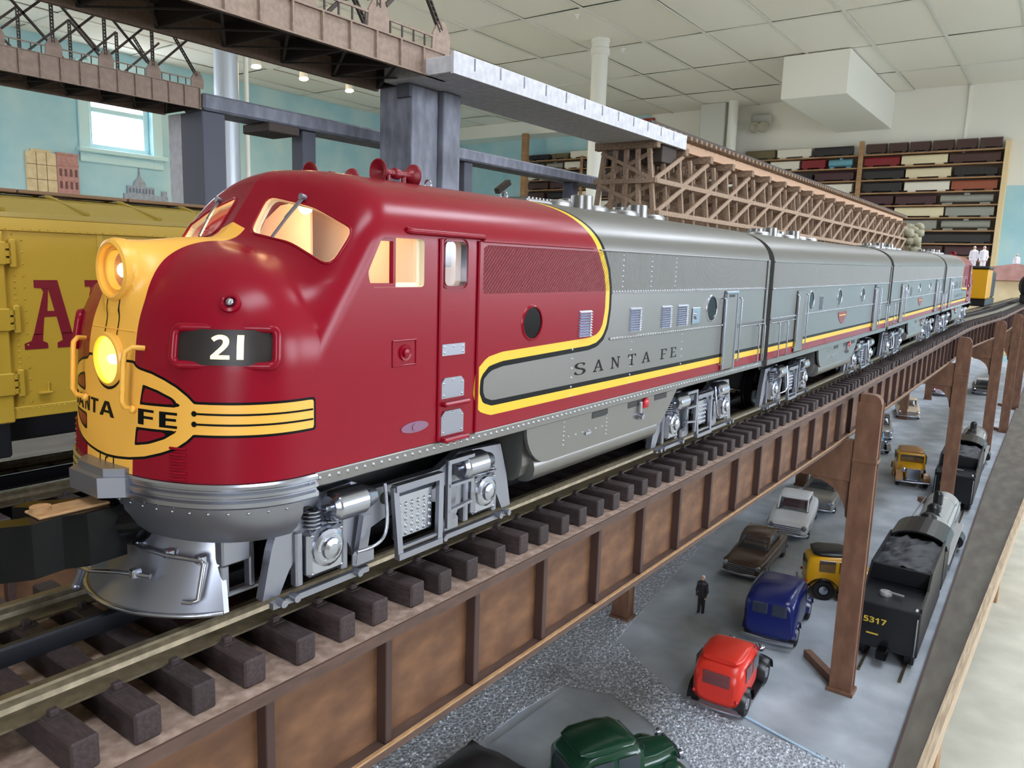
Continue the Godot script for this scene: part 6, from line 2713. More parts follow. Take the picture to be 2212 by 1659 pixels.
func make_street() -> void:
	var mb := MB.new()
	slab(mb, [-192, 420, 112, 420, 100.4, -362, 84, -1194, 60, -3300, -192, -3300], G - 25, G)
	var gr := lone("street_ground", "dusty grey-blue street surface under the bridge", "ground", mb, "street", Vector3(-60, G - 25, -1000))
	# gravel beds, slightly raised, with loose stones
	var beds := [[-190, 420, -122, 420, -122, -260, -112, -345, -124, -430, -140, -550, -163, -750, -190, -940], [-138, -300, -84, -322, -45, -308, 0, -280, 33, -306, 78, -318, 76, -346, 8, -345, -52, -355, -117, -396, -138, -340]]
	var stones := []
	for i in 3:
		stones.append(MB.new())
	for b in beds:
		mb = MB.new()
		slab(mb, b, G, G + 0.8)
		lone("gravel_bed", "bed of coarse grey gravel along the foot of the bridge" if b == beds[0] else "strip of grey gravel crossing the street behind the red car", "gravel", mb, "gravel", Vector3(b[0], G, b[1]))
		var pl := poly(b)
		var n := 0
		while n < 2600:
			var p := Vector2(rng.randf_range(-190, 80), rng.randf_range(-960, -150))
			if not Geometry2D.is_point_in_polygon(p, pl):
				n += 1 if rng.randf() < 0.02 else 0
				continue
			n += 1
			var r := rng.randf_range(0.5, 1.25)
			var s: MB = stones[rng.randi() % 3]
			var a := rng.randf() * TAU
			var tp := Vector3(p.x + rng.randf_range(-0.3, 0.3), G + 0.8 + r * rng.randf_range(0.7, 1.2), p.y)
			var ring := []
			for k in 5:
				ring.append(Vector3(p.x + cos(a + TAU * k / 5) * r * rng.randf_range(0.8, 1.3), G + 0.7, p.y + sin(a + TAU * k / 5) * r * rng.randf_range(0.8, 1.3)))
			for k in 5:
				s.face(ring[k], ring[(k + 1) % 5], tp, tp - Vector3(p.x, G, p.y) + ring[k] - Vector3(p.x, G, p.y))
	var ls := thing("loose_stones", "loose grey stones lying on the gravel beds", "stones", Vector3(-100, G + 0.7, -400))
	ls.set_meta("kind", "stuff")
	for i in 3:
		obj("stones", stones[i], "stone_%d" % i, ls).set_meta("kind", "stuff")
	mb = MB.new()
	slab(mb, [84, -300, 20, -283, 36, -230, 100, -225], G, G + 1.0)
	lone("weed_patch", "patch of dry brownish weeds beside the gravel strip", "weeds", mb, "weeds", Vector3(60, G, -270))
	mb = MB.new()
	mb.bar(Vector3(0, G + 1.2, -358), Vector3(63, G + 1.2, -342), 2.0, 0.6)
	lone("chalk_line", "thin pale blue line across the gravel strip", "line", mb, "street_line", Vector3(30, G + 0.9, -350))
	# concrete pad at the front, with specks
	mb = MB.new()
	slab(mb, [-118, -120, 40, -120, 20, -262, -60, -292, -112, -290], G, G + 1.4)
	lone("concrete_pad", "pale concrete pad in front of the green car", "slab", mb, "street", Vector3(-60, G, -200))
	# layout edge: a grey board, an upright fascia and a raw wooden strip
	var E := thing("layout_edge", "grey edge board of the layout with a raw wooden strip", "edge board", Vector3(120, -Y0, -700))
	mb = MB.new()
	slab(mb, [113, 420, 114.5, -362, 134, -1120, 190, -3300, 60, -3300, 84, -1194, 100.4, -362, 112, 420], G - 25, G + 5.0)
	obj("edge_board", mb, "fascia", E)
	mb = MB.new()
	slab(mb, [118.4, 420, 120, -362, 139.5, -1120, 195, -3300, 190, -3300, 134, -1120, 114.5, -362, 113, 420], G - 8, G + 7.0)
	obj("edge_strip", mb, "plywood", E)
	mb = MB.new()
	slab(mb, [101.6, 420, 101.8, -362, 85.5, -1194, 61.5, -3300, 60, -3300, 84, -1194, 100.4, -362, 100.4, 420], G + 5.0, G + 6.4)
	obj("inner_lip", mb, "stiffener", E)
	var T := thing("street_table", "low wooden table under the street of the layout", "table", Vector3(0, -Y0, -1400))
	mb = MB.new()
	slab(mb, [112, 420, 100, -362, 84, -1194, 60, -3300, -186, -3300, -186, 420], G - 60, G - 25)
	obj("table_top", mb, "fascia", T)
	for z in [300.0, -1400.0, -3200.0]:
		for x in [-150.0, 20.0]:
			mb = MB.new()
			mb.box(Vector3(x - 35, -Y0, z - 35), Vector3(x + 35, G - 60, z + 35), 2.0)
			obj("leg", mb, "shelf_wood", T)
	# a dark scrap of canvas at the foot of the bridge
	mb = MB.new()
	var rows := []
	for i in 9:
		var row := PackedVector3Array()
		for j in 9:
			var u := i / 4.0 - 1.0
			var w := j / 4.0 - 1.0
			row.append(Vector3(-100 + u * 26, G + 1.6 + 12.0 * maxf(0.0, 1.0 - u * u) * maxf(0.0, 1.0 - w * w) + rng.randf() * 1.6, -188 + w * 24))
		rows.append(row)
	mb.sheet(rows, Vector3.UP)
	lone("tarpaulin", "crumpled dark tarpaulin heap at the foot of the bridge", "tarpaulin", mb, "figure_dark", Vector3(-100, G + 1.4, -188))


# ---- toy motor cars; authored nose towards +z about the origin, then placed
func wheel(o: Node3D, x: float, z: float, r: float, w: float) -> void:
	var mb := MB.new()
	var s := signf(x)
	mb.lathe(Vector3(x - s * w, G + r, z), Vector3(s, 0, 0), [[0, 0], [r * 0.9, 0], [r, w * 0.2], [r, w * 0.8], [r * 0.88, w], [r * 0.55, w * 0.95], [r * 0.5, w * 0.7], [0, w * 0.7]], 18)
	var t := obj("wheel", mb, "tyre", o)
	mb = MB.new()
	mb.lathe(Vector3(x - s * w * 0.3, G + r, z), Vector3(s, 0, 0), [[r * 0.5, 0], [r * 0.42, w * 0.3], [0, w * 0.42]], 12)
	obj("hub_cap", mb, "chrome", t)


func shell(stations: Array) -> MB:
	# stations: [z, half width, bottom, top, roundness]; a smooth hull through rounded sections
	var mb := MB.new()
	var rows := []
	var cs := []
	for s in stations:
		var row := PackedVector3Array()
		var yc: float = (s[2] + s[3]) / 2
		var hh: float = (s[3] - s[2]) / 2
		for k in 24:
			var a := TAU * k / 24.0
			var e: float = 2.0 / s[4]
			row.append(Vector3(signf(cos(a)) * pow(absf(cos(a)), e) * s[1], G + yc + signf(sin(a)) * pow(absf(sin(a)), e) * hh, s[0]))
		rows.append(row)
		cs.append(Vector3(0, G + yc, s[0]))
	mb.sheet(rows, Vector3.ZERO, true, cs)
	for e in [[0, stations[0][0] - stations[1][0]], [rows.size() - 1, stations[-1][0] - stations[-2][0]]]:
		var c: Vector3 = cs[e[0]]
		for k in 24:
			mb.face(c, rows[e[0]][k], rows[e[0]][(k + 1) % 24], Vector3(0, 0, e[1]))
	return mb


func old_car(label: String, at: Vector3, yaw: float, paint: String, fender: String, roof: String, k := 1.0) -> Node3D:
	# upright closed car of the thirties with separate fenders
	var C := thing("toy_car", label, "toy car", Vector3(0, G, 0), "toy cars in the street")
	var mb := shell([[-41, 13, 12, 30, 4.0], [-39.5, 17, 9, 38, 4.0], [-30, 18.5, 8, 43, 4.2], [-12, 18.5, 8, 44, 4.4], [0, 18.0, 8, 43, 4.4], [5, 17.2, 8, 40, 4.2], [6.5, 16.5, 8, 30, 4.0]])
	obj("body", mb, paint, C)
	mb = shell([[-36, 12, 40, 43.6, 2.6], [-30, 15.5, 38, 45.6, 2.6], [-12, 16.0, 38, 46.4, 2.6], [-2, 15.2, 38, 45.0, 2.6], [2, 12, 39, 43.0, 2.6]])
	obj("roof", mb, roof, C)
	mb = shell([[6, 15.0, 9, 29, 3.6], [20, 12.5, 9, 28, 3.6], [34, 10.0, 9, 27, 3.4], [36, 9.0, 10, 26, 3.0]])
	obj("hood", mb, paint, C)
	mb = MB.new()
	mb.box(Vector3(-8.2, G + 9.5, 35.6), Vector3(8.2, G + 26.5, 37.2), 0.6)
	obj("grille", mb, "chrome", C)
	mb = MB.new()
	mb.box(Vector3(-10, G + 24, -41.6), Vector3(10, G + 34, -40.2), 1.0)
	mb.box(Vector3(-14.6, G + 29, 5.6), Vector3(14.6, G + 39, 7.0), 1.0)
	for s in [-1.0, 1.0]:
		for z in [[-31.0, -17.0], [-14.0, 1.0]]:
			mb.box(Vector3(minf(18.2 * s, 18.9 * s), G + 27, z[0]), Vector3(maxf(18.2 * s, 18.9 * s), G + 38, z[1]), 0.3)
	obj("window_glass", mb, "toy_glass", C)
	for s in [-1.0, 1.0]:
		for e in [[-26.0, 12.0], [27.0, 12.0]]:
			mb = MB.new()
			var rows := []
			for i in 11:
				var a := PI * (0.02 + 0.96 * i / 10.0)
				var row := PackedVector3Array()
				for j in 5:
					var u := j / 4.0
					row.append(Vector3((12.5 + 8.5 * u) * s, G + 9 + sin(a) * 13.0 - u * u * 2.0, e[0] + cos(a) * 14.0))
				rows.append(row)
			mb.sheet(rows, Vector3(0, 1, 0))
			obj("fender", mb, fender, C)
			wheel(C, 20.0 * s, e[0], 9.6, 5.0)
		mb = MB.new()
		mb.box(Vector3(minf(14 * s, 21 * s), G + 7, -14), Vector3(maxf(14 * s, 21 * s), G + 8.6, 15), 0.4)
		obj("running_board", mb, fender, C)
		mb = MB.new()
		mb.lathe(Vector3(11.6 * s, G + 24, 33.0), Vector3(0, 0, 1), [[0, 0], [2.4, 1.2], [3.2, 3.4], [0, 4.4]], 12)
		obj("headlamp", mb, "chrome", C)
		mb = MB.new()
		mb.ball(Vector3(15.5 * s, G + 16, -41.0), Vector3(1.4, 1.4, 1.2), 8)
		obj("tail_lamp", mb, "valve_red", C)
	mb = MB.new()
	mb.tube([Vector3(-20, G + 9, 41), Vector3(0, G + 9, 43), Vector3(20, G + 9, 41)], 1.1, 8)
	obj("bumper", mb, "chrome", C)
	mb = MB.new()
	mb.tube([Vector3(-20, G + 9, -44), Vector3(0, G + 9, -46), Vector3(20, G + 9, -44)], 1.1, 8)
	obj("bumper", mb, "chrome", C)
	C.position = V(at)
	C.rotation.y = yaw
	C.scale = Vector3.ONE * k
	return C


func fifties_car(label: String, at: Vector3, yaw: float, paint: String, roof: String, inside: String, k := 1.0) -> Node3D:
	# long low sedan with a chrome face
	var C := thing("toy_car", label, "toy car", Vector3(0, G, 0), "toy cars in the street")
	var mb := shell([[-58, 17, 8, 19, 3.4], [-56, 20, 6, 22, 4.0], [-44, 21, 5, 23.5, 4.4], [-20, 21.5, 5, 23, 4.6], [14, 21.5, 5, 22.5, 4.6], [40, 21, 5, 22, 4.4], [54, 20, 5.5, 20.5, 4.0], [57, 17, 7, 18, 3.4]])
	obj("body", mb, paint, C)
	mb = shell([[-34, 15, 22, 23.6, 3.0], [-24, 16.0, 22, 34.0, 3.4], [-14, 16.2, 22, 36.0, 3.4], [2, 16.0, 22, 36.0, 3.4], [9, 16.0, 22, 33.0, 3.4], [19, 16.5, 21.6, 23.2, 3.0]])
	obj("glasshouse", mb, "toy_glass", C)
	mb = shell([[-25, 13.0, 33.0, 34.4, 2.6], [-22, 15.6, 32.4, 36.2, 3.0], [-8, 16.0, 33.0, 37.4, 3.0], [5, 15.4, 32.6, 36.4, 3.0], [8.5, 13.0, 33.0, 34.6, 2.6]])
	obj("roof", mb, roof, C)
	mb = MB.new()
	for s in [-1.0, 1.0]:
		mb.bar(Vector3(15.2 * s, G + 22.6, 18.4), Vector3(14.6 * s, G + 34.2, 7.6), 1.4, 1.4)
		mb.bar(Vector3(15.0 * s, G + 22.6, -33.0), Vector3(14.6 * s, G + 34.2, -23.6), 2.0, 3.0)
	obj("roof_pillar", mb, roof, C)
	mb = MB.new()
	mb.box(Vector3(-13, G + 20, -12), Vector3(13, G + 27, -6), 1.5)
	mb.box(Vector3(-13, G + 20, 2), Vector3(13, G + 25, 6), 1.0)
	obj("seat", mb, inside, C)
	mb = MB.new()
	for i in 4:
		mb.box(Vector3(-14, G + 9.4 + i * 2.0, 56.0), Vector3(14, G + 10.4 + i * 2.0, 58.4), 0.2)
	obj("grille", mb, "chrome", C)
	for z in [58.0, -58.5]:
		mb = MB.new()
		mb.tube([Vector3(-20, G + 7.5, z - signf(z) * 6), Vector3(-18, G + 7.5, z), Vector3(0, G + 7.5, z + signf(z) * 1.6), Vector3(18, G + 7.5, z), Vector3(20, G + 7.5, z - signf(z) * 6)], 1.7, 8)
		obj("bumper", mb, "chrome", C)
	for s in [-1.0, 1.0]:
		mb = MB.new()
		mb.lathe(Vector3(16.4 * s, G + 15.6, 55.0), Vector3(0, 0, 1), [[2.8, 0], [2.8, 2.4], [2.2, 3.0], [0, 3.4]], 14)
		obj("headlamp", mb, "chrome", C)
		mb = MB.new()
		mb.bar(Vector3(21.6 * s, G + 14, -50), Vector3(21.6 * s, G + 15.5, 48), 0.6, 1.0)
		obj("side_trim", mb, "chrome", C)
		for z in [-36.0, 36.0]:
			wheel(C, 21.0 * s, z, 8.0, 5.0)
	C.position = V(at)
	C.rotation.y = yaw
	C.scale = Vector3.ONE * k
	return C


func van(label: String, at: Vector3, yaw: float, paint: String, k := 1.0) -> Node3D:
	var C := thing("toy_van", label, "toy van", Vector3(0, G, 0), "toy cars in the street")
	var mb := shell([[-42, 16, 10, 36, 4.6], [-40.5, 19, 8, 42, 5.0], [-24, 20, 7, 45, 5.0], [4, 20, 7, 45, 5.0], [14, 19, 7, 42, 4.6], [18, 18, 7, 28, 4.2]])
	obj("body", mb, paint, C)
	mb = shell([[16, 18, 8, 28, 3.8], [30, 16, 8, 26, 3.8], [42, 13, 8, 24, 3.4], [44, 11, 9, 22, 3.0]])
	obj("hood", mb, paint, C)
	mb = MB.new()
	mb.box(Vector3(-13, G + 27, -42.8), Vector3(-1.5, G + 36, -41.4), 0.8)
	mb.box(Vector3(1.5, G + 27, -42.8), Vector3(13, G + 36, -41.4), 0.8)
	mb.box(Vector3(-15.5, G + 28, 15.5), Vector3(15.5, G + 39, 17.5), 0.8)
	for s in [-1.0, 1.0]:
		mb.box(Vector3(minf(19.6 * s, 20.3 * s), G + 27, 1), Vector3(maxf(19.6 * s, 20.3 * s), G + 37, 12), 0.3)
	obj("window_glass", mb, "toy_glass", C)
	mb = MB.new()
	mb.tube([Vector3(-20, G + 8, -44), Vector3(0, G + 8, -46), Vector3(20, G + 8, -44)], 1.9, 8)
	obj("bumper", mb, "chrome", C)
	mb = MB.new()
	mb.tube([Vector3(-17, G + 8, 45), Vector3(0, G + 8, 47), Vector3(17, G + 8, 45)], 1.4, 8)
	obj("bumper", mb, "chrome", C)
	for s in [-1.0, 1.0]:
		for z in [-26.0, 30.0]:
			wheel(C, 20.0 * s, z, 9.0, 5.0)
			mb = MB.new()
			var rows := []
			for i in 9:
				var a := PI * (0.05 + 0.9 * i / 8.0)
				rows.append(PackedVector3Array([Vector3(13 * s, G + 9 + sin(a) * 12, z + cos(a) * 13), Vector3(20.5 * s, G + 8 + sin(a) * 11, z + cos(a) * 12)]))
			mb.sheet(rows, Vector3.UP)
			obj("fender", mb, paint, C)
		mb = MB.new()
		mb.lathe(Vector3(13.6 * s, G + 21, 38.0), Vector3(0, 0, 1), [[0, 0], [2.2, 1.2], [2.9, 3.4], [0, 4.4]], 12)
		obj("headlamp", mb, "chrome", C)
	C.position = V(at)
	C.rotation.y = yaw
	C.scale = Vector3.ONE * k
	return C


func make_cars() -> void:
	old_car("bright red toy coach car with black fenders on the gravel strip", Vector3(-14, G + 1.0, -382), PI + 0.06, "toy_red", "loco_black", "toy_red", 0.98)
	old_car("glossy dark green toy saloon on the concrete pad", Vector3(-26, G + 1.4, -229), PI - 0.5, "toy_green", "toy_green", "toy_green", 0.98)
	van("dark blue toy panel van behind the red car", Vector3(-20, G, -514), PI + 0.1, "toy_blue", 1.08)
	old_car("yellow toy taxi with a black roof beside the blue van", Vector3(14, G, -628), PI * 0.5 + 0.4, "toy_yellow", "loco_black", "loco_black", 1.05)
	fifties_car("brown toy sedan with a chrome grille near the white car", Vector3(-86, G, -650), 0.06, "toy_brown", "toy_brown", "toy_tan", 1.0)
	fifties_car("white toy sedan with a red interior between brown and silver cars", Vector3(-92, G, -806), 0.16, "toy_white", "toy_white", "toy_interior", 1.12)
	fifties_car("silver-grey toy sedan parked behind the white one", Vector3(-90, G, -930), 0.12, "toy_silver", "toy_silver", "figure_dark", 1.1)
	old_car("small light blue toy car beside the bridge tower", Vector3(-104, G, -1330), 0.5, "toy_sky", "toy_silver", "toy_sky", 0.9)
	old_car("yellow and tan toy truck in front of the second tender", Vector3(-14, G, -1140), 0.25, "toy_yellow", "toy_tan", "toy_tan", 1.1)
	fifties_car("dark grey toy car with an open top beyond the light blue one", Vector3(-124, G, -1480), 0.2, "toy_silver", "loco_black", "figure_dark", 1.1)
	fifties_car("cream toy car with a tan roof down the street", Vector3(-118, G, -1760), 0.2, "toy_cream", "toy_cream", "toy_tan", 1.1)
	fifties_car("maroon toy car beyond the cream one", Vector3(-108, G, -2190), 0.2, "toy_maroon", "toy_cream", "toy_tan", 1.1)
	fifties_car("dark toy car behind the last tower", Vector3(-20, G, -2300), 0.1, "loco_black", "toy_white", "figure_dark", 1.1)
	# small figure on the street
	var F := thing("person", "small figure in a dark jacket standing alone on the street", "person", Vector3(-85, G, -496))
	person_mesh(F, Vector3(-85, G, -496), 36.0, "figure_dark", "figure_white")
	figurines()


# a standing figure: legs, coat, arms and head joined in one hull
func person_mesh(F: Node3D, at: Vector3, h: float, coat: String, hair: String, lean := 0.0) -> void:
	var bones := [[0.055, 0.02, 0.0, 0.05, 0.46, 0.0, 0.036, 0.055], [-0.055, 0.02, 0.02, -0.05, 0.46, 0.0, 0.036, 0.055], [0.055, 0.015, 0.0, 0.06, 0.015, 0.07, 0.022, 0.02], [-0.055, 0.015, 0.02, -0.06, 0.015, 0.09, 0.022, 0.02],
		[0.0, 0.48, 0.0, 0.0, 0.62, 0.0, 0.085, 0.08], [0.0, 0.62, 0.0, 0.0, 0.78, 0.0, 0.08, 0.1], [-0.085, 0.79, 0.0, 0.085, 0.79, 0.0, 0.045, 0.045], [0.105, 0.78, 0.0, 0.14, 0.6, 0.01, 0.04, 0.03], [0.14, 0.6, 0.01, 0.12, 0.46, 0.06, 0.03, 0.024],
		[-0.105, 0.78, 0.0, -0.14, 0.6, 0.01, 0.04, 0.03], [-0.14, 0.6, 0.01, -0.12, 0.46, 0.06, 0.03, 0.024], [0.0, 0.8, 0.0, 0.0, 0.88, 0.005, 0.03, 0.03]]
	var mb := MB.new()
	field_mesh(mb, bones, at, h, 0.02)
	obj("body", mb, coat, F)
	mb = MB.new()
	mb.ball(at + Vector3(0, 0.925, 0.01) * h, Vector3(0.048, 0.068, 0.058) * h, 12)
	mb.ball(at + Vector3(0, 0.915, 0.068) * h, Vector3(0.01, 0.016, 0.014) * h, 6)
	for s in [-1.0, 1.0]:
		mb.ball(at + Vector3(0.048 * s, 0.92, 0.0) * h, Vector3(0.01, 0.018, 0.012) * h, 6)
		for k in 5:
			var q := at + Vector3((0.12 + (k - 2) * 0.009) * s, 0.44, 0.062) * h
			mb.tube([q, q + Vector3(0, -0.03, 0.006) * h, q + Vector3(-0.004 * s, -0.045 + absf(k - 2) * 0.006, 0.016) * h], 0.006 * h, 5)
	obj("head_and_hands", mb, "skin", F)
	mb = MB.new()
	mb.ball(at + Vector3(0, 0.945, -0.01) * h, Vector3(0.052, 0.06, 0.058) * h, 10)
	obj("hair", mb, hair, F)


# smooth union of tapered capsules, meshed as surface nets on a small grid
func field_mesh(mb: MB, bones: Array, at: Vector3, h: float, cell: float) -> void:
	var lo := Vector3(-0.24, -0.04, -0.16)
	var n := Vector3i(int(0.48 / cell), int(1.0 / cell), int(0.34 / cell))
	var W := n.x + 1
	var Hh := n.y + 1
	var val := PackedFloat32Array()
	val.resize(W * Hh * (n.z + 1))
	var f := func(p: Vector3) -> float:
		var d := 1.0
		for b in bones:
			var a := Vector3(b[0], b[1], b[2])
			var e := Vector3(b[3], b[4], b[5]) - a
			var t := clampf((p - a).dot(e) / e.length_squared(), 0.0, 1.0)
			d = smin(d, p.distance_to(a + e * t) - lerpf(b[6], b[7], t), 0.035)
		return d
	for k in n.z + 1:
		for j in Hh:
			for i in W:
				val[(k * Hh + j) * W + i] = f.call(lo + Vector3(i, j, k) * cell)
	var vid := {}
	var vp := PackedVector3Array()
	var vn := PackedVector3Array()
	var off := []
	for k in 8:
		off.append(((k >> 2) * Hh + ((k >> 1) & 1)) * W + (k & 1))
	for k in n.z:
		for j in n.y:
			for i in n.x:
				var id := (k * Hh + j) * W + i
				var s := Vector3.ZERO
				var c := 0
				for e in [[0, 1], [2, 3], [4, 5], [6, 7], [0, 2], [1, 3], [4, 6], [5, 7], [0, 4], [1, 5], [2, 6], [3, 7]]:
					var a := val[id + off[e[0]]]
					var b := val[id + off[e[1]]]
					if (a < 0.0) != (b < 0.0):
						s += Vector3(e[0] & 1, (e[0] >> 1) & 1, e[0] >> 2).lerp(Vector3(e[1] & 1, (e[1] >> 1) & 1, e[1] >> 2), a / (a - b))
						c += 1
				if c:
					var p := lo + (Vector3(i, j, k) + s / c) * cell
					vid[id] = vp.size()
					vp.append(p)
					vn.append(Vector3(f.call(p + Vector3(0.004, 0, 0)) - f.call(p - Vector3(0.004, 0, 0)), f.call(p + Vector3(0, 0.004, 0)) - f.call(p - Vector3(0, 0.004, 0)), f.call(p + Vector3(0, 0, 0.004)) - f.call(p - Vector3(0, 0, 0.004))).normalized())
	var step := [1, W, W * Hh]
	for id in vid:
		for ax in 3:
			if (val[id] < 0.0) == (val[id + step[ax]] < 0.0):
				continue
			var o1: int = step[(ax + 1) % 3]
			var o2: int = step[(ax + 2) % 3]
			var q := [id, id - o1, id - o1 - o2, id - o2]
			if not (vid.has(q[1]) and vid.has(q[2]) and vid.has(q[3])):
				continue
			var w := [vid[q[0]], vid[q[1]], vid[q[2]], vid[q[3]]]
			mb.tri(at + vp[w[0]] * h, at + vp[w[1]] * h, at + vp[w[2]] * h, vn[w[0]], vn[w[1]], vn[w[2]])
			mb.tri(at + vp[w[0]] * h, at + vp[w[2]] * h, at + vp[w[3]] * h, vn[w[0]], vn[w[2]], vn[w[3]])


# ---- steam engines parked in a row at the layout edge
func make_tender() -> Node3D:
	var C := thing("coal_tender", "black coal tender with small gold lettering beside the bridge tower", "tender", Vector3(0, G, 0), "coal tenders")
	var w := 24.0
	var mb := MB.new()
	mb.box(Vector3(-w, G + 12, -150), Vector3(w, G + 50, 0), 1.0)
	obj("tank_body", mb, "loco_black", C)
	mb = MB.new()
	for s in [-1.0, 1.0]:
		var o := PackedVector2Array([Vector2(G + 49, -150), Vector2(G + 49, -2), Vector2(G + 53, -4), Vector2(G + 55, -40), Vector2(G + 66, -56), Vector2(G + 68, -150)])
		mb.prism(o, 0, minf(w * s, (w - 1.6) * s), maxf(w * s, (w - 1.6) * s))
	mb.box(Vector3(-w + 1, G + 50, -58), Vector3(w - 1, G + 65, -55), 0.6)
	obj("bunker_wall", mb, "loco_black", C)
	mb = MB.new()
	var rows := []
	for i in 15:
		var row := PackedVector3Array()
		for j in 11:
			row.append(Vector3(lerpf(-w + 1.6, w - 1.6, j / 10.0), G + 60 + rng.randf() * 4.0 + 3.0 * sin(PI * j / 10.0), lerpf(-58, -150, i / 14.0)))
		rows.append(row)
	mb.sheet(rows, Vector3.UP)
	obj("coal_load", mb, "coal", C)
	mb = MB.new()
	mb.lathe(Vector3(-6, G + 50, -24), Vector3.UP, [[5.0, 0], [5.0, 2.0], [4.4, 3.0], [0, 3.4]], 14)
	mb.bar(Vector3(-4, G + 53, -24), Vector3(8, G + 53, -22), 1.4, 1.2)
	obj("water_hatch", mb, "loco_grey", C)
	mb = MB.new()
	for s in [-1.0, 1.0]:
		mb.tube([Vector3((w - 2) * s, G + 14, 1.2), Vector3((w - 2) * s, G + 46, 1.6)], 0.7, 6)
	mb.ball(Vector3(w - 4, G + 52, -1), Vector3(1.8, 1.8, 1.8), 8)
	obj("hand_rail", mb, "chrome", C)
	mb = MB.new()
	letters(mb, "5317", 17.0, 5.0, 0.2, func(x: float, y: float, d: float) -> Vector3: return Vector3(-17.0 + x, G + 33 + y, 0.1 + d), false, true)
	mb.box(Vector3(-14, G + 23.4, 0.0), Vector3(-5, G + 24.6, 0.3))
	tag(obj("lettering", mb, "gold_print", C), "small gold number on the tender")
	for z in [-28.0, -118.0]:
		mb = MB.new()
		for s in [-1.0, 1.0]:
			mb.box(Vector3(minf(19 * s, 22 * s), G + 4, z - 24), Vector3(maxf(19 * s, 22 * s), G + 12, z + 24), 0.6)
		obj("truck_frame", mb, "loco_black", C)
		for d in [-15.0, 15.0]:
			mb = MB.new()
			for s in [-1.0, 1.0]:
				mb.lathe(Vector3(15 * s, G + 9, z + d), Vector3(s, 0, 0), [[0, 0], [9, 0], [9, 1], [8, 1.4], [8, 4], [0, 4]], 16)
			obj("wheel_set", mb, "rail_dark", C)
	mb = MB.new()
	mb.box(Vector3(-4, G + 8, 0), Vector3(4, G + 16, 12), 1.0)
	obj("coupler", mb, "gloss_black", C)
	return C


func make_steamer() -> Node3D:
	var C := thing("steam_locomotive", "black steam engine with a grey boiler coupled ahead of the numbered tender", "locomotive", Vector3(0, G, 0), "steam engines")
	var mb := MB.new()
	# cab with an arched roof
	mb.box(Vector3(-24, G + 16, -44), Vector3(-22.4, G + 58, 0), 0.4)
	mb.box(Vector3(22.4, G + 16, -44), Vector3(24, G + 58, 0), 0.4)
	mb.box(Vector3(-24, G + 16, -46), Vector3(24, G + 62, -44), 0.4)
	obj("cab", mb, "loco_black", C)
	mb = MB.new()
	var o := PackedVector2Array()
	for i in 13:
		var a := PI * i / 12.0
		o.append(Vector2(cos(a) * 26.0, G + 58 + sin(a) * 13.0))
	for i in range(12, -1, -1):
		var a := PI * i / 12.0
		o.append(Vector2(cos(a) * 24.4, G + 56.6 + sin(a) * 12.8))
	mb.prism(o, 2, -50, 6)
	obj("cab_roof", mb, "loco_black", C)
	mb = MB.new()
	mb.lathe(Vector3(0, G + 40, -44), Vector3(0, 0, -1), [[20, 0], [20, 60], [17.5, 66], [17.5, 150], [18.5, 152], [18.5, 176], [15, 180], [0, 181]], 28)
	obj("boiler", mb, "loco_grey", C)
	for e in [[-70.0, 8.0, 11.0], [-118.0, 7.0, 9.0], [-150.0, 5.0, 16.0]]:
		mb = MB.new()
		mb.lathe(Vector3(0, G + 56, e[0]), Vector3.UP, [[e[1] + 2, 0], [e[1], 4], [e[1], e[2]], [e[1] * 0.6, e[2] + 3], [0, e[2] + 3.4]], 16)
		obj("dome" if e[1] > 5.5 else "smokestack", mb, "loco_black", C)
	for s in [-1.0, 1.0]:
		mb = MB.new()
		mb.box(Vector3(minf(14 * s, 25 * s), G + 27, -200), Vector3(maxf(14 * s, 25 * s), G + 29, -44), 0.4)
		obj("running_board", mb, "loco_grey", C)
		mb = MB.new()
		mb.cyl(Vector3(21 * s, G + 14, -196), Vector3(21 * s, G + 14, -172), 7.5, 16)
		obj("cylinder", mb, "loco_black", C)
		mb = MB.new()
		mb.bar(Vector3(23.4 * s, G + 12, -170), Vector3(23.4 * s, G + 12, -74), 1.0, 2.6)
		obj("main_rod", mb, "chrome", C)
		for z in [-78.0, -108.0, -138.0]:
			mb = MB.new()
			mb.lathe(Vector3(15 * s, G + 13.5, z), Vector3(s, 0, 0), [[0, 0], [14, 0], [14, 1], [13, 1.4], [13, 5], [10, 5], [10, 4], [0, 4]], 20)
			obj("driving_wheel", mb, "rail_dark", C)
		mb = MB.new()
		mb.tube([Vector3(19 * s, G + 50, -46), Vector3(19.6 * s, G + 51, -120), Vector3(18 * s, G + 51, -210)], 0.8, 6)
		obj("hand_rail", mb, "chrome", C)
	mb = MB.new()
	mb.box(Vector3(-16, G + 12, -224), Vector3(16, G + 26, -30), 1.0)
	obj("engine_frame", mb, "loco_black", C)
	mb = MB.new()
	mb.prism(poly([-20, -222, 20, -222, 12, -238, -12, -238]), 1, G + 3, G + 14)
	obj("pilot", mb, "loco_black", C)
	return C


func make_steamers() -> void:
	var t := make_tender()
	t.position = V(Vector3(68, G, -503))
	t.rotation.y = 0.02
	var s := make_steamer()
	s.position = V(Vector3(65, G, -660))
	s.rotation.y = 0.02
	copy_of(t, "black coal tender further along, behind the first steam engine", Vector3(57, G, -1016), 0.03)
	copy_of(s, "black steam engine coupled ahead of the second tender", Vector3(52, G, -1176), 0.03)
	# grey track under them
	var T := thing("yard_track", "yard track under the row of steam engines", "track", Vector3(60, G, -900))
	for dx in [-15.0, 15.0]:
		var mb := MB.new()
		mb.bar(Vector3(70 + dx, G + 1.0, -480), Vector3(45 + dx, G + 1.0, -1500), 2.0, 2.0)
		obj("rail", mb, "rail_web", T)


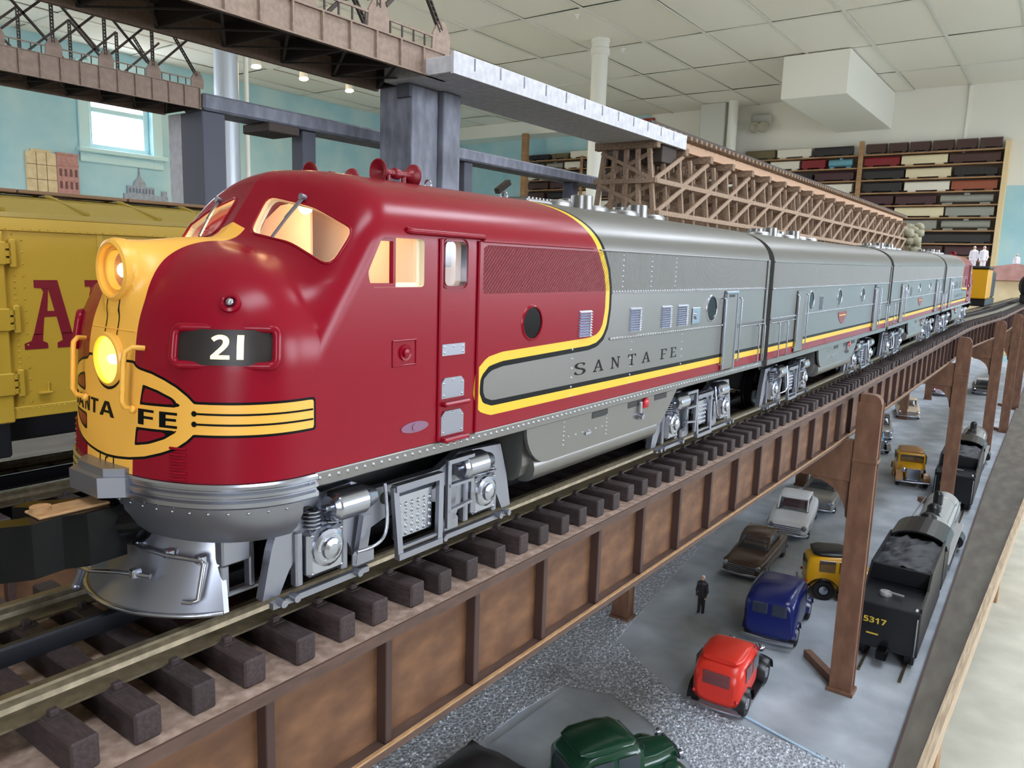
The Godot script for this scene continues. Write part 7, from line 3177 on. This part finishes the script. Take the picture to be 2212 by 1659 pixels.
func figurines() -> void:
	# things on the far shelf beyond the train
	var B := thing("yellow_engine", "small yellow and black engine on the line beyond the train", "locomotive", Vector3(-20, 6, -1900))
	var mb := MB.new()
	mb.box(Vector3(-44, 24, -1850), Vector3(6, 86, -1760), 2.0)
	obj("body", mb, "toy_yellow", B)
	mb = MB.new()
	mb.box(Vector3(-46, 86, -1852), Vector3(8, 93, -1758), 3.0)
	mb.box(Vector3(-44, 8, -1960), Vector3(6, 24, -1764), 2.0)
	mb.box(Vector3(-43, 24, -1960), Vector3(5, 84, -1852), 4.0)
	obj("roof_and_frame", mb, "loco_black", B)
	var D := thing("dark_engine", "dark round-nosed engine at the bend beyond the train", "locomotive", Vector3(70, 6, -2300))
	mb = MB.new()
	mb.lathe(Vector3(70, 52, -2260), Vector3(0, 0, -1), [[0, 0], [30, 4], [36, 14], [36, 180], [0, 180]], 20)
	obj("boiler", mb, "loco_black", D)
	mb = MB.new()
	mb.box(Vector3(40, 6, -2440), Vector3(100, 30, -2270), 3.0)
	obj("engine_frame", mb, "loco_black", D)
	# station platform with two white figures
	var P := thing("station_platform", "reddish station roof and platform far behind the train", "platform", Vector3(-120, G, -3700))
	mb = MB.new()
	mb.box(Vector3(-320, G, -3990), Vector3(220, 60, -3560), 4.0)
	obj("building", mb, "mural_tan", P)
	mb = MB.new()
	mb.prism(poly([-340, 60, 240, 60, 240, 78, -50, 128, -340, 78]), 2, -4000, -3540)
	obj("roof", mb, "mural_rose", P)
	for e in [[-215.0, -3700.0, 0.3, "two white statue figures standing close together on the far roof"], [-178.0, -3690.0, -0.4, "white statue figure leaning to its partner on the far roof"], [-60.0, -3720.0, 0.0, "single white statue figure beside the pale shelf post"]]:
		var F := thing("person", e[3], "person", Vector3(e[0], 78, e[1]), "white figures on the far roof")
		person_mesh(F, Vector3(e[0], 90, e[1]), 110.0 if e[2] != 0.0 else 80.0, "figure_white", "figure_white")


# ---------------------------------------------------------------- shelves of models on the end wall, mural on the side wall
func model_car(kind: int) -> MB:
	# simple rolling stock seen from far away; authored about its base, lying along x, 1 unit long
	var mb := MB.new()
	match kind:
		0:  # passenger coach with a rounded roof
			mb.box(Vector3(-0.5, 12, -32), Vector3(0.5, 60, 32))
			var o := PackedVector2Array()
			for i in 9:
				var a := PI * i / 8.0
				o.append(Vector2(60 + sin(a) * 20.0, cos(a) * 33.0))
			mb.prism(o, 0, -0.5, 0.5)
		1:  # box car with a pitched roof
			mb.box(Vector3(-0.48, 14, -33), Vector3(0.48, 74, 33))
			mb.prism(PackedVector2Array([Vector2(74, -34), Vector2(74, 34), Vector2(84, 0)]), 0, -0.49, 0.49)
		2:  # tank car
			mb.t = Transform3D(Basis.from_scale(Vector3(1, 1, 1)), Vector3.ZERO)
			var o := PackedVector2Array()
			for i in 14:
				var a := TAU * i / 14.0
				o.append(Vector2(46 + sin(a) * 28.0, cos(a) * 28.0))
			mb.prism(o, 0, -0.46, 0.46)
			mb.box(Vector3(-0.05, 70, -10), Vector3(0.05, 86, 10))
		3:  # open hopper
			mb.box(Vector3(-0.47, 16, -32), Vector3(0.47, 62, 32))
			for k in 8:
				mb.box(Vector3(-0.46 + k * 0.13, 16, 32), Vector3(-0.445 + k * 0.13, 62, 36))
	for x in [-0.33, 0.33]:
		mb.box(Vector3(x - 0.09, 0, -26), Vector3(x + 0.09, 14, 26))
	return mb


func make_shelves() -> void:
	var W := WALL_B
	var S := thing("shelf_rack", "tall rack of thin wooden shelves of models on the end wall", "shelf rack", Vector3(-2900, -Y0, W + 60))
	var ys := [1491.0, 1342.0, 1190.0, 1037.0, 885.0, 742.0, 595.0, 445.0, 300.0, 150.0]
	var xr := -668.0
	var xl := -3620.0
	var mb := MB.new()
	mb.box(Vector3(xl, 120, W + 1), Vector3(xr, 1500, W + 8))
	obj("back_panel", mb, "shelf_back", S)
	for y in ys:
		mb = MB.new()
		mb.box(Vector3(xl, y - 16, W + 8), Vector3(xr, y, W + 110), 2.0)
		obj("shelf_board", mb, "shelf_wood", S)
	mb = MB.new()
	mb.box(Vector3(xr, 100, W + 1), Vector3(xr + 52, 1570, W + 130), 3.0)
	obj("end_post", mb, "pale_wood", S)
	mb = MB.new()
	mb.box(Vector3(-2180, 100, W + 100), Vector3(-2126, 1650, W + 128), 3.0)
	obj("upright", mb, "shelf_wood", S)
	var S2 := thing("shelf_rack", "wide rack of model shelves behind the timber trestle and white column", "shelf rack", Vector3(-5700, -Y0, W + 60))
	var ys2 := [1660.0, 1510.0, 1360.0, 1210.0, 1060.0, 910.0, 760.0, 610.0]
	mb = MB.new()
	mb.box(Vector3(-7150, 400, W + 1), Vector3(-4200, 1668, W + 8))
	obj("back_panel", mb, "shelf_back", S2)
	for y in ys2:
		mb = MB.new()
		mb.box(Vector3(-7150, y - 16, W + 8), Vector3(-4200, y, W + 110), 2.0)
		obj("shelf_board", mb, "shelf_wood", S2)
	for x in [-7170.0, -6120.0, -5100.0, -4200.0]:
		mb = MB.new()
		mb.box(Vector3(x - 22, 380, W + 96), Vector3(x + 22, 1690, W + 122), 3.0)
		obj("upright", mb, "shelf_wood", S2)
	var cols := ["charcoal", "umber", "oxide", "cream", "pewter", "crimson", "teal", "soot", "olive", "plum", "bone", "rust"]
	var words := {"charcoal": "charcoal", "umber": "dark brown", "oxide": "red-brown", "cream": "cream", "pewter": "grey", "crimson": "crimson", "teal": "light blue", "soot": "black", "olive": "olive", "plum": "plum brown", "bone": "white", "rust": "rust red"}
	var kinds := ["passenger coach", "box car", "tank car", "hopper car"]
	var order := ["top", "second", "third", "fourth", "fifth", "sixth", "seventh", "eighth", "ninth", "tenth"]
	# the runs of the right-hand rack as the photograph shows them: [x from, x to, colour, kind]
	var rows := [
		[[-3600, -3200, "olive", 1], [-3180, -2740, "bone", 1], [-2720, -2260, "charcoal", 0], [-2110, -1880, "umber", 1], [-1860, -1650, "umber", 1], [-1630, -1410, "umber", 1], [-1390, -1170, "umber", 1], [-1150, -940, "umber", 1], [-920, -700, "umber", 1]],
		[[-3600, -3280, "soot", 0], [-3260, -2880, "bone", 1], [-2860, -2560, "crimson", 1], [-2540, -2240, "teal", 2], [-2110, -1720, "crimson", 0], [-1700, -1220, "cream", 0], [-1200, -700, "umber", 0]],
		[[-3600, -3120, "charcoal", 0], [-3100, -2700, "charcoal", 3], [-2680, -2220, "plum", 0], [-2110, -1660, "charcoal", 0], [-1640, -1170, "cream", 0], [-1150, -700, "charcoal", 3]],
		[[-3600, -3100, "soot", 0], [-3080, -2640, "charcoal", 3], [-2620, -2220, "bone", 1], [-2110, -1660, "charcoal", 1], [-1640, -1170, "bone", 0], [-1150, -700, "rust", 0]],
		[[-3600, -3100, "umber", 0], [-3080, -2640, "cream", 0], [-2620, -2220, "bone", 2], [-2110, -1740, "plum", 1], [-1720, -1290, "plum", 0], [-1270, -700, "pewter", 2]],
		[[-3600, -3100, "charcoal", 0], [-2620, -2220, "umber", 1], [-2110, -1740, "plum", 0], [-1720, -1200, "cream", 0], [-1180, -700, "pewter", 0]],
		[[-3600, -3100, "charcoal", 0], [-2620, -2220, "umber", 1], [-2110, -1760, "umber", 0], [-1740, -1260, "pewter", 0], [-1230, -700, "pewter", 2]],
		[[-3600, -3100, "charcoal", 0], [-2620, -2220, "umber", 1], [-2110, -1460, "soot", 0], [-1440, -700, "charcoal", 0]],
		[[-2110, -1600, "soot", 0], [-1580, -1160, "umber", 1], [-1140, -700, "plum", 0]],
	]
	var counts := {}
	var put := func(rack: String, row: int, x0: float, x1: float, col: String, kind: int, y: float) -> void:
		var o := MeshInstance3D.new()
		o.name = numbered("model_" + ["coach", "box_car", "tank_car", "hopper_car"][kind])
		o.mesh = shared("shelf_model_%d_%s" % [kind, col], "model_" + col, func(b: MB): b.add(model_car(kind)))
		o.position = V(Vector3((x0 + x1) / 2, y, W + 60))
		o.scale = Vector3((x1 - x0) * 1000.0 * K * 1.0, 1.5 if rack == "right" else 1.4, 1.3)
		add_child(o, true)
		var near := "by the pale post" if rack == "right" and x1 > -1100 else ("between upright and pale post" if rack == "right" and x0 > -2130 else ("under the hanging duct" if rack == "right" else "behind the trestle"))
		tag(o, "%s model %s on the %s shelf, %s" % [words[col], kinds[kind], order[row], near], "model", "models on the end wall shelves")
	for i in rows.size():
		for r in rows[i]:
			put.call("right", i, float(r[0]), float(r[1]), r[2], r[3], ys[i])
	var bright := [["bone", 1], ["charcoal", 0], ["plum", 1], ["soot", 3], ["bone", 0], ["umber", 1], ["pewter", 2], ["charcoal", 1], ["rust", 1], ["bone", 1], ["soot", 0]]
	for i in ys2.size():
		var x := -7130.0
		while x < -4520.0:
			var l := rng.randf_range(230, 420)
			var pick: Array = bright[rng.randi() % bright.size()]
			if i == 0 and x < -6200:
				pick = [["bone", 1], ["olive", 3], ["charcoal", 3], ["bone", 0]][rng.randi() % 4]
			put.call("left", i, x, x + l, pick[0], pick[1], ys2[i])
			x += l + rng.randf_range(14, 60)


func make_mural() -> void:
	# building flats fixed to the blue side wall under the window
	var x := WALL_L
	var B := thing("building_flat", "tan painted building flat with a grid front on the blue wall", "building flat", Vector3(x, 350, -3548))
	var mb := MB.new()
	mb.box(Vector3(x, 350, -3694), Vector3(x + 26, 1040, -3401), 2.0)
	mb.box(Vector3(x, 1040, -3650), Vector3(x + 20, 1066, -3450), 2.0)
	obj("front", mb, "mural_tan", B)
	mb = MB.new()
	for k in 2:
		mb.box(Vector3(x + 26, 350, -3600 + k * 98.0), Vector3(x + 29, 1040, -3594 + k * 98.0))
	for k in 4:
		mb.box(Vector3(x + 26, 460 + k * 150.0, -3694), Vector3(x + 29, 466 + k * 150.0, -3401))
	obj("grid_lines", mb, "mural_line", B)
	B = thing("building_flat", "rose brick building flat with rows of windows on the blue wall", "building flat", Vector3(x, 350, -3800))
	mb = MB.new()
	mb.box(Vector3(x, 350, -3914), Vector3(x + 30, 1040, -3696), 2.0)
	mb.box(Vector3(x, 930, -3920), Vector3(x + 38, 952, -3694), 2.0)
	mb.box(Vector3(x, 1036, -3920), Vector3(x + 38, 1060, -3694), 2.0)
	obj("front", mb, "mural_rose", B)
	for r in 4:
		for k in 4:
			mb = MB.new()
			mb.box(Vector3(x + 29, 430 + r * 130.0, -3900 + k * 52.0), Vector3(x + 33, 505 + r * 130.0, -3874 + k * 52.0), 1.0)
			obj("window", mb, "mural_window", B)
	B = thing("building_flat", "hazy grey domed building flat with a spire on the blue wall", "building flat", Vector3(x, 350, -4650))
	mb = MB.new()
	mb.box(Vector3(x, 350, -4925), Vector3(x + 24, 700, -4400), 2.0)
	mb.box(Vector3(x, 700, -4760), Vector3(x + 24, 790, -4440), 2.0)
	mb.box(Vector3(x, 700, -4915), Vector3(x + 24, 760, -4850), 2.0)
	var o := PackedVector2Array()
	for i in 13:
		var a := PI * i / 12.0
		o.append(Vector2(790 + sin(a) * 95.0, -4590 + cos(a) * 70.0))
	mb.prism(o, 0, x, x + 24)
	mb.prism(PackedVector2Array([Vector2(870, -4612), Vector2(870, -4568), Vector2(910, -4580), Vector2(1000, -4588), Vector2(1000, -4592), Vector2(910, -4600)]), 0, x, x + 20)
	obj("front", mb, "mural_grey", B)
	for r in 2:
		for k in 8:
			mb = MB.new()
			var y0 := 590.0 if r == 0 else 715.0
			var z0 := -4905.0 + k * 62.0 if r == 0 else -4748.0 + k * 38.0
			mb.box(Vector3(x + 23, y0, z0), Vector3(x + 27, y0 + 50.0, z0 + 20.0), 1.0)
			obj("window", mb, "mural_slate", B)
	B = thing("building_flat", "low tan row building flat beside the domed one on the blue wall", "building flat", Vector3(x, 350, -4150))
	mb = MB.new()
	mb.box(Vector3(x, 350, -4395), Vector3(x + 22, 640, -3930), 2.0)
	obj("front", mb, "mural_tan", B)


func _ready() -> void:
	rng.seed = 21
	make_materials()
	sky_and_camera()
	make_room()
	make_train()
	make_track("main three-rail track under the red and silver train", CX, 135.0, -3000.0, true, "")
	make_girder("brown plate-girder bridge carrying the main track", CX, 150.0, -3000.0, true, true, "girder bridges")
	make_track("second three-rail track under the yellow box car", -129.0, 135.0, -900.0, false)
	make_girder("brown plate-girder bridge under the yellow box car", -129.0, 150.0, -900.0, false, false, "girder bridges")
	make_bents()
	make_boxcar()
	make_upper()
	make_street()
	make_cars()
	make_steamers()
	make_shelves()
	make_mural()
